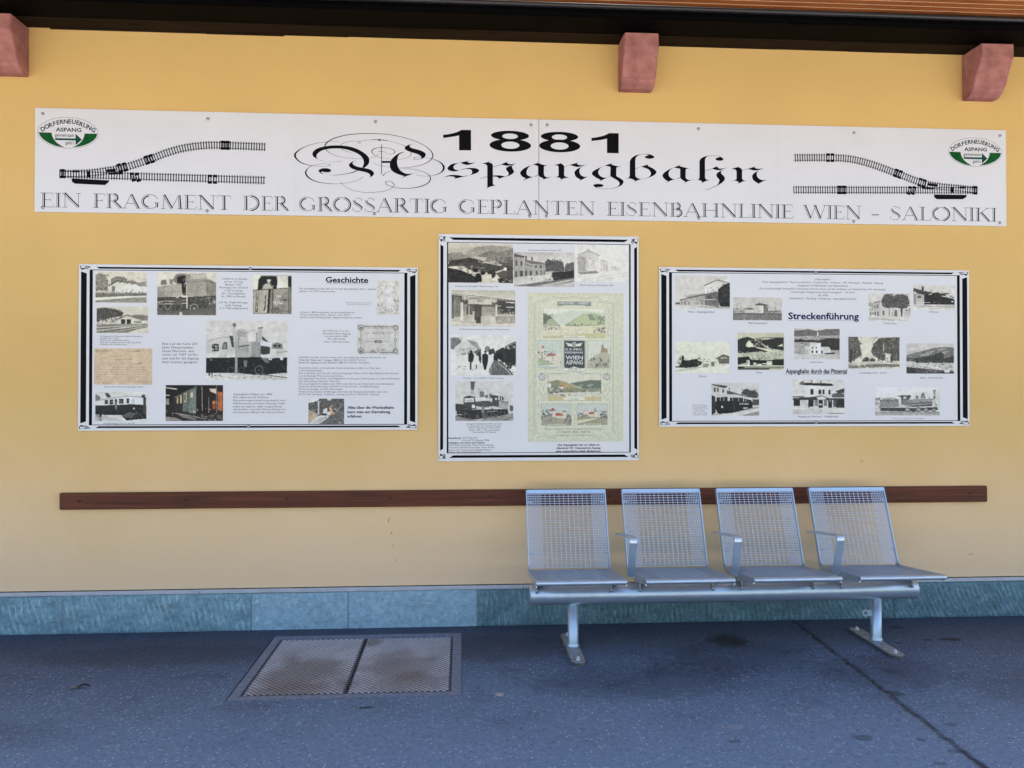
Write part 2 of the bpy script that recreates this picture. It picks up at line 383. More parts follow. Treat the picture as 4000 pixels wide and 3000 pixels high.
# ragged plaster lip along the timber above
random.seed(4); w = MB(); x = -9.0
while x < 10:
    ln = random.uniform(.2, .9); x1 = min(10, x + ln)
    hh = random.choice((.002, .006, .010, .016)) if not (-2.55 < x < -1.1) else .001
    w.box(x, x1 - .001, -.0015, .0, 3.735, 3.742 + hh * .5); x = x1
w.build('plaster_lip', M['plaster'], WALL)
random.seed(9)
JX = [-9, -6.1, -4.0, -2.447, -1.306, -.709, .102, 1.575, 2.242, 2.84, 4.6, 6.3, 10]
KIND = ['t', 't', 't', 't', 's', 's', 'd', 'd', 'd', 'd', 'd', 'd']
for i, kd in enumerate(KIND):
    x0, x1 = JX[i] + .004, JX[i + 1] - .004
    b = MB(); RL = b.bm.verts.layers.float.new('Ridge'); nx = max(2, int((x1 - x0) / (.006 if kd != 's' else .05))); nz = 22 if kd != 's' else 6
    top = .233 + random.uniform(-.006, .002); grid = []
    for a in range(nx + 1):
        col = []
        for c in range(nz + 1):
            rdg = 0.0
            X = x0 + (x1 - x0) * a / nx; Z = -.01 + (top + .01) * c / nz
            if kd == 's': yy = -.012 + mnoise.noise(Vector((X * 6, Z * 6, i))) * .0012
            else:
                edge = min(1, min(a, nx - a) / 3, min(c, nz - c) / 2)
                sl = .30 if kd == 't' else (.12 if i in (6, 7) else .55)
                ph = (X + Z * sl + .020 * mnoise.noise(Vector((X * 4, Z * 5, i))) + .007 * mnoise.noise(Vector((X * 17, Z * 21, i + 2)))) / .036
                saw = (ph % 1.0); tri = saw if saw < .8 else (1 - saw) * 4
                rdg = max(0, 1 - abs(saw - .8) / .13) * min(1, max(0, .35 + 2.4 * mnoise.noise(Vector((X * 9, Z * 16, 21 + i))))) * edge
                am = .5 + .9 * max(0, mnoise.noise(Vector((X * 7, Z * 9, 3 + i))) + .3)
                yy = -.010 - edge * (.013 * tri * am + .011 * mnoise.noise(Vector((X * 9, Z * 12, 7 + i))) + .005 * mnoise.noise(Vector((X * 40, Z * 40, i))) + .006)
            vv = b.bm.verts.new((X, yy, Z)); vv[RL] = rdg; col.append(vv)
        grid.append(col)
    for a in range(nx):
        for c in range(nz): b.bm.faces.new((grid[a][c], grid[a + 1][c], grid[a + 1][c + 1], grid[a][c + 1])).smooth = (kd != 's')
    # close the block back to the wall
    rim = [grid[a][nz] for a in range(nx + 1)]; bk = [b.bm.verts.new((v.co.x, .05, v.co.z)) for v in rim]
    for a in range(nx): b.bm.faces.new((rim[a], rim[a + 1], bk[a + 1], bk[a]))
    for col in (grid[0], grid[nx]):
        bk = [b.bm.verts.new((v.co.x, .05, v.co.z)) for v in col]
        for c in range(nz): b.bm.faces.new((col[c], col[c + 1], bk[c + 1], bk[c]))
    o = b.build('stone_block', M[{'t': 'stone_tool', 's': 'stone_smooth', 'd': 'stone_dark'}[kd]], WALL)
    if kd == 's': tag(o, 'smooth sawn stone block')
b = MB(); b.box(-9, 10, -.0095, .3, -.01, .236); b.build('mortar_bed', M['mortar'], WALL)
b = MB()
x = -9.0
for x1 in (-6.0, -1.62, .40, 2.93, 6.5, 10):
    b.prism([(.0, .2575), (-.012, .2565), (-.012, .249), (-.016, .248), (-.020, .243), (-.020, .236), (-.016, .2345), (.0, .2345)], x, x1 - .003); x = x1
b.build('zinc_flashing', M['zinc'], WALL)
# ---------------------------------------------------------------- wall scratches and small chips
b = MB()
def scratch(pts, wdt):
    for (xa, za), (xb, zb) in zip(pts, pts[1:]):
        d = Vector((xb - xa, zb - za)).normalized(); n = Vector((-d.y, d.x)) * wdt / 2
        b.face([(xa + n.x, -.0008, za + n.y), (xa - n.x, -.0008, za - n.y), (xb - n.x, -.0008, zb - n.y), (xb + n.x, -.0008, zb + n.y)])
scratch([(-.462, .662), (-.452, .69), (-.449, .694)], .0035); scratch([(-.443, .602), (-.437, .588)], .0035)
scratch([(-.43, .522), (-.428, .508)], .0025); scratch([(-.414, .43), (-.412, .415)], .002); scratch([(2.63, 1.03), (2.65, 1.04)], .003); scratch([(3.37, .41), (3.41, .412)], .002)
b.build('scratch_marks', simple('scratch', (.10, .06, .03), .9), WALL)

# ---------------------------------------------------------------- roof: black beam, brown wall plate, ceiling
BEAM = tag(empty('roof_beam', (0, 0, 3.75)), 'long black painted timber beam under the wooden ceiling along the wall top', 'beam')
b = MB(); b.prism([(.45, -.004), (-.138, -.004), (-.138, .10), (.45, .10)], -9, 10); b.build('wall_plate', M['beam_brown'], BEAM)
b = MB(); b.box(-1.60, -1.12, -.006, -.001, -.014, -.0045); b.box(-2.545, -1.602, -.006, -.001, -.012, -.0045); b.build('packing_strip', M['beam_brown'], BEAM)
pr = [(-.139, .0)]
for a in range(7):
    t = R(-90 - a * 15); pr.append((-.345 + .022 * math.cos(t), .022 + .022 * math.sin(t)))
pr += [(-.367, .09), (-.139, .09)]
b = MB(); x = -9.0
for x1 in (-1.75, .62, 2.0, 10):
    b.prism(pr, x, x1 - .0015); x = x1
b.build('beam_timber', M['beam'], BEAM)
b = MB(); b.tube([(-9, -.372, .0585), (10, -.372, .0585)], .016, 10); b.build('cable_conduit', simple('black_conduit', (.012, .012, .013), .38, 0, .2, 4), BEAM)
CEIL = tag(empty('wooden_ceiling', (0, -1.2, 3.83)), 'orange brown boarded timber ceiling of the platform roof above the wall', 'ceiling')
b = MB(); gr = MB(); y = -.355 + 1.2; i = 0; rnd = random.Random(3)
while y > -.70:
    xs = [-9] + sorted(rnd.uniform(-8, 9) for _ in range(3)) + [10]
    for xa, xb in zip(xs, xs[1:]):
        b.prism([(y, .02), (y, .002), (y - .0015, 0), (y - .0435, 0), (y - .045, .002), (y - .045, .02)], xa, xb - .002)
    gr.box(-9, 10, y - .0515, y - .0455, .0008, .02)  # pale strips in place of lit board edges
    y -= .052
b.build('ceiling_boards', M['ceiling'], CEIL); gr.build('lit_board_edges', M['ceil_lit_edge'], CEIL)
b = MB(); b.box(-9, 10, -.76, 1.8, .022, .12); b.build('roof_deck', M['beam_brown'], CEIL)
b = MB(); b.box(-9, 10, -.81, -.762, -.05, .14); b.build('fascia_board', M['beam_brown'], CEIL)
# ---------------------------------------------------------------- corbels
random.seed(5)
def corbel(x0, w, seed):
    prof = [(0, 3.437), (-.058, 3.437), (-.068, 3.441), (-.100, 3.462), (-.106, 3.470), (-.109, 3.482), (-.122, 3.492), (-.186, 3.632), (-.200, 3.648), (-.200, 3.734), (-.194, 3.7395), (0, 3.7395)]
    t = empty('stone_corbel', (x0 + w / 2, 0, 3.437)); b = MB()
    b.prism([(y, z - 3.437) for y, z in prof], -w / 2, w / 2)
    bmesh.ops.recalc_face_normals(b.bm, faces=b.bm.faces)
    bmesh.ops.bevel(b.bm, geom=[e for e in b.bm.edges if abs(e.verts[0].co.x - e.verts[1].co.x) < 1e-5], offset=.005, segments=2, affect='EDGES')
    bmesh.ops.triangulate(b.bm, faces=b.bm.faces)
    bmesh.ops.subdivide_edges(b.bm, edges=b.bm.edges, cuts=3, use_grid_fill=True)
    for v in b.bm.verts:
        if v.co.y < -.004:
            n = mnoise.noise_vector(v.co * 22 + Vector((seed, 0, 0))); v.co += n * .0028
    b.build('stone_body', M['sand'], t)
    return t
tag(corbel(-2.892, .221, 1), 'pink sandstone corbel cut off by the left end of the view, under the black beam', 'corbel', 'sandstone corbels under the roof beam')
tag(corbel(1.015, .218, 2), 'pink sandstone corbel under the black beam, above the year 1881 end of the banner', 'corbel', 'sandstone corbels under the roof beam')
tag(corbel(3.340, .220, 3), 'pink sandstone corbel under the black beam, above the right end of the banner', 'corbel', 'sandstone corbels under the roof beam')

# ---------------------------------------------------------------- wooden back rail on the wall
RAIL = tag(empty('back_rail', (.5, 0, .76)), 'long dark brown wooden rail screwed to the wall behind the bench', 'wall rail')
b = MB(); b.box(-2.964, .9826, -.027, -.0005, .004, .107, .006); b.build('rail_board', M['rail'], RAIL)
b = MB(); b.box(.9855, 2.988, -.026, -.0005, .001, .107, .006); b.build('rail_board', M['rail'], RAIL)
scol = simple('dark_screw', (.02, .018, .016), .5, .4)
for xx, zz in ((-2.342, .816), (-1.712, .817), (-1.084, .82), (-.447, .818), (.186, .827), (.95, .822), (1.52, .822), (2.1, .82), (2.76, .82), (3.365, .82)):
    b = MB(); b.dome((xx - .5, -.0272, zz - .76), .009, .0015); b.build('rail_screw', scol, RAIL)

# ---------------------------------------------------------------- printed boards: data in tenths of a millimetre from each board's lower left corner
BOARDS={'N': (-2.628, 2.6005, 3.6397, 3.2444), 'L': (-2.3615, 1.2488, -0.2768, 2.2808), 'C': (-0.1447, 1.0484, 1.1476, 2.4976), 'R': (1.2813, 1.2645, 3.3766, 2.302)}
TEXTS=[('L', '', 80, 'Aufrüstung im Heizhaus am Bahnhof Aspang zur', 1299, 5816, 2597, 91),
('L', '', 80, 'Rückfahrt nach Wien:', 1300, 5693, 1135, 91),
('L', '', 80, 'Entladen der angefallenen Asche', 1301, 5566, 1754, 90),
('L', '', 80, 'Füllen des Tenders mit Stein- oder Braunkohle', 1301, 5432, 2451, 91),
('L', '', 80, 'Auftanken des Wasserkessels', 1302, 5305, 1596, 91),
('L', '', 80, 'EWA wirbt in Schulen mit günstigen Preisen', 1568, 2677, 2349, 91),
('L', '', 80, 'Dampftriebwagen DT 101, ab 1938', 1537, 410, 1860, 91),
('L', '', 45, 'Eine Lok der Serie 229', 5054, 5337, 2116, 137),
('L', '', 45, 'beim Wassertanken.', 5055, 5108, 1893, 137),
('L', '', 45, 'Diese Maschine  war', 5056, 4886, 1944, 137),
('L', '', 45, 'schon vor 1937  im Ein-', 5057, 4664, 2199, 137),
('L', '', 45, 'satz und für die Aspang-', 5045, 4429, 2263, 137),
('L', '', 45, 'bahn bestens geeignet.', 5046, 4200, 2161, 137),
('L', '', 60, 'Lokführer im Einsatz', 8680, 9436, 1545, 115),
('L', '', 60, 'auf der 1D1 h2t', 8793, 9252, 1160, 115),
('L', '', 60, 'Baujahr 1927', 8879, 9069, 1001, 115),
('L', '', 60, 'Höchstgeschw. 60 km/h', 8483, 8886, 1790, 115),
('L', '', 60, '11,96 m Länge', 8828, 8697, 1100, 115),
('L', '', 60, '66 t  Dienstgewicht', 8663, 8514, 1431, 115),
('L', '', 60, 'bis 1982 im Einsatz', 8637, 8331, 1471, 115),
('L', '', 60, 'Lok der Zugförderungs-', 8486, 7958, 1776, 115),
('L', '', 60, 'stelle Aspang', 8857, 7776, 1001, 115),
('L', '', 60, '(1.2.1966 aufgelassen)', 8507, 7593, 1743, 115),
('L', 'b', 8, 'Geschichte', 15067, 9322, 2667, 341),
('L', '', 60, 'Die Aspangbahn wurde 1872 als Teil der Eisenbahnlinie Wien - Saloniki', 13442, 8869, 4760, 103),
('L', '', 60, 'geplant  und 1877 konzessioniert.', 13443, 8703, 2244, 102),
('L', '', 60, 'Im Jänner 1880 konstituierte sich die Gesellschaft der', 13486, 7379, 3404, 102),
('L', '', 60, '"k.k.priv. Eisenbahn Wien - Aspang" - kurz "EWA",', 13486, 7221, 3168, 102),
('L', '', 60, 'damit konnten die Bauarbeiten umgehend begonnen werden.', 13486, 7061, 3871, 102),
('L', '', 60, 'Eine Aktie der  k. k. priv.', 14930, 6217, 1644, 102),
('L', '', 60, 'Eisenbahn Wien-Aspang', 14917, 6040, 1711, 103),
('L', '', 60, 'aus dem Jahre 1886.', 15039, 5876, 1448, 102),
('L', '', 60, 'Mit  200 Gulden', 15220, 5698, 1098, 102),
('L', '', 60, 'österr. Währung dotiert.', 14958, 5528, 1630, 102),
('L', '', 60, 'Schließlich wurden nach nur etwas mehr als zweijähriger Bauzeit die Strecke von', 13418, 4540, 5432, 102),
('L', '', 60, 'Diese Bahnstrecke vermittelte den Industriebetrieben südlich von Wien gute', 13413, 3870, 5085, 102),
('L', '', 60, 'Verkehrsbeziehungen.', 13413, 3703, 1488, 102),
('L', '', 60, 'Bald entdeckten auch die luft- und naturhungrigen Wiener durch diese Bahnlinie das Pittental', 13413, 3538, 6232, 102),
('L', '', 60, 'und die Bucklige Welt als Sommerfrische.', 13414, 3366, 2766, 102),
('L', '', 60, 'Die angelegten Anschluss- und Flügelbahnen boten gute Verbindungen zu anderen Bahnlinien', 13414, 3204, 6320, 102),
('L', '', 60, '(z.B. Schneeberg, Felixdorf - Blumau)', 13414, 3031, 2530, 102),
('L', '', 60, 'Die ursprüngliche Privatbahn kam 1937 in den Betrieb der Österreichischen Bundesbahn.', 13415, 2868, 5986, 102),
('L', '', 60, 'Zu diesem Zeitpunkt besass die EWA 25 Lokomotiven, 1 Dampftriebwagen,', 13415, 2703, 5036, 102),
('L', '', 60, '95 Personenwagen und 401 Güterwagen.', 13415, 2535, 2779, 102),
('L', '', 60, 'Während des Zweiten Weltkrieges übernahm die Deutsche Reichsbahn diese Linie', 13416, 2369, 5551, 102),
('L', '', 60, '(01.01.1941 Hartberg - Friedberg - Aspang und 01.01.1942 Wien - Aspang).', 13416, 2205, 5035, 102),
('L', 'm', 40, 'Wien bis Pittten am 7. August 1881', 13418, 4367, 2457, 102),
('L', 'm', 40, 'Pitten bis Aspang am 28. Oktober 1881', 13419, 4204, 2753, 102),
('L', '', 60, 'und der restliche Teil von', 15909, 4380, 1681, 102),
('L', '', 60, 'dem Verkehr übergeben.', 16212, 4218, 1662, 102),
('L', '', 90, 'Dieser Kilometerstein erinnert an den', 16342, 8024, 1631, 61),
('L', '', 90, 'Traum einer Wien-Saloniki Bahn.', 16376, 7920, 1441, 62),
('L', 'b', 10, 'Alles über die Wechselbahn', 16452, 1342, 2922, 163),
('L', 'b', 10, 'kann man am Sterzelweg', 16452, 1069, 2671, 163),
('L', 'b', 10, 'erfahren', 16453, 794, 883, 164),
('L', 'i', 65, 'Aspangbahn-Wagen aus 1882.', 9379, 2208, 2429, 115),
('L', 'i', 65, 'Der ungebremste III.Klasse-', 9379, 2018, 2210, 114),
('L', 'i', 65, 'Personenwagen besaß ursprünglich eine', 9367, 1823, 3235, 114),
('L', 'i', 65, 'Ölbeleuchtung und keine Heizung. Dafür', 9367, 1633, 3222, 114),
('L', 'i', 65, 'sollte ein eigenes, dafür vorgesehenes', 9361, 1437, 3035, 114),
('L', 'i', 65, 'Abteil allein reisenden Damen Schutz vor', 9362, 1261, 3275, 115),
('L', 'i', 65, 'den lüsternen Blicken der Herren bieten.', 9363, 1078, 3181, 115),
('C', '', 75, 'Endstation der Aspangbahn- Bahnhof Aspang  1901', 1073, 11123, 2721, 91),
('C', '', 75, 'Personenzug am Bahnhof Aspang  1885', 5732, 13484, 2139, 91),
('C', '', 75, 'Bahnhof Aspang im Eröffnungsjahr 1881', 9092, 11263, 2137, 92),
('C', '', 75, 'Die Bahnhofsrestauration wurde im Jahre 1976 geschlossen.', 1343, 8372, 3175, 91),
('C', '', 75, '"Einsteigen - Türen schließen!"  Abfahrt in Aspang', 1556, 5258, 2583, 90),
('C', '', 75, 'Nostalgische Dampflok der EWA mit Tender,', 1780, 2338, 2308, 91),
('C', '', 75, 'ein Meisterwerk der Technik des 19. Jhdts.', 1833, 2202, 2191, 91),
('C', '', 75, 'EWA 31, 2Bn2, Fabr.Nr.: WrN 3799/95', 1941, 2075, 1991, 90),
('C', '', 75, 'Baujahr 1895,    1952 ausgeschieden', 1977, 1939, 1937, 90),
('C', '', 75, 'Lokomotivfabrik Wr.Neustadt', 2193, 1803, 1502, 90),
('C', 'b', 30, 'Gestaltung:', 632, 1434, 792, 99),
('C', 'b', 30, 'Leihgeber von Fotos und Texten:', 631, 1131, 2327, 99),
('C', '', 50, 'HOL Rudi Putz', 1487, 1447, 993, 99),
('C', '', 50, 'HS und PTS Aspang, 2006', 1505, 1290, 1735, 99),
('C', '', 50, 'Anna Maria Laschober, Peter Wochesländer,', 630, 984, 2925, 100),
('C', '', 50, 'Franz Putz, Norbert Scharinger, Peter Strobl,', 630, 831, 2943, 99),
('C', '', 50, 'Mag. Franz Trimmel, Josef Steindl (Pitten),', 629, 668, 2771, 99),
('C', '', 50, 'Slezak: „Nostalgie Aspangbahn"', 629, 535, 2101, 100),
('C', 'bi', 20, 'Die Aspangbahn hat vor allem im', 7628, 958, 2721, 118),
('C', 'bi', 20, 'Abschnitt Wr. Neustadt bis Aspang', 7545, 757, 2876, 118),
('C', 'bi', 20, 'eine wesentliche lokale Bedeutung.', 7525, 556, 2923, 118),
('R', '', 35, 'Wien - Aspangbahnhof', 1884, 7413, 1783, 121),
('R', '', 35, 'Maria Lanzendorf', 5919, 6706, 1253, 122),
('R', '', 35, 'Erlach', 2635, 3222, 459, 122),
('R', '', 35, 'Pitten', 6419, 3475, 415, 122),
('R', '', 85, 'Dieser Triebwagen', 2209, 1362, 952, 74),
('R', '', 85, 'von Austro Daimler', 2203, 1241, 958, 74),
('R', '', 85, 'wurde 1934 von der', 2202, 1120, 993, 74),
('R', '', 85, 'EWA erprobt.', 2360, 999, 643, 74),
('R', '', 85, 'Nach einer Testfahrt', 2202, 871, 993, 74),
('R', '', 85, 'im Bahnhof Aspang.', 2202, 749, 958, 74),
('R', 'i', 70, 'Ursprünglich:', 10397, 9620, 1064, 116),
('R', 'i', 70, 'Ab 2004:', 10569, 8564, 728, 115),
('R', '', 65, 'Wien Aspangbahnhof - Maria Lanzendorf - Traiskirchen - Sollenau - Wr. Neustadt - Pittental - Aspang', 6816, 9410, 8194, 114),
('R', '', 65, '(insgesamt 30 Bahnhöfe und Haltestellen)', 9221, 9200, 3412, 114),
('R', '', 65, 'Die Streckenlänge betrug 85,5 Kilometer (9,5 km davon auf der Südbahn von Felixdorf bis Wr. Neustadt)', 6677, 8981, 8498, 114),
('R', '', 65, 'Ursprünglich festgesetzte Geschwindigkeit:   55 km/h', 8779, 8770, 4298, 114),
('R', '', 65, 'Südbahnhof - Meidling - Kledering - Aspangbahnstrecke', 8657, 8348, 4536, 115),
('R', 'b', (28, 24, 92), 'Streckenführung', 8586, 7043, 4779, 420),
('R', 'b', 10, 'Aspangbahn durch das Pittental', 8406, 3479, 4138, 294),
('R', '', 35, 'Aspang am Wechsel  - Endbahnhof', 9223, 596, 2710, 117),
('R', '', 45, 'Sollenau', 18175, 7540, 628, 103),
('R', '', 45, 'Traiskirchen', 15028, 6754, 884, 103),
('R', '', 45, 'Seebenstein', 10041, 4174, 873, 102),
('R', '', 45, 'Scheiblingkirchen - Warth', 13387, 3478, 1848, 102),
('R', '', 45, 'Edlitz - Grimmenstein', 17537, 3160, 1560, 102),
('R', '', 110, 'Die Lok Nr. 32, 1895 in Wr. Neustadt gebaut.', 15619, 465, 2198, 69)]
RULES=[('L', 8, 15067, 9240, 2667, 16), ('R', (28, 24, 92), 8586, 6958, 4778, 14), ('R', 10, 8406, 3412, 4138, 14)]
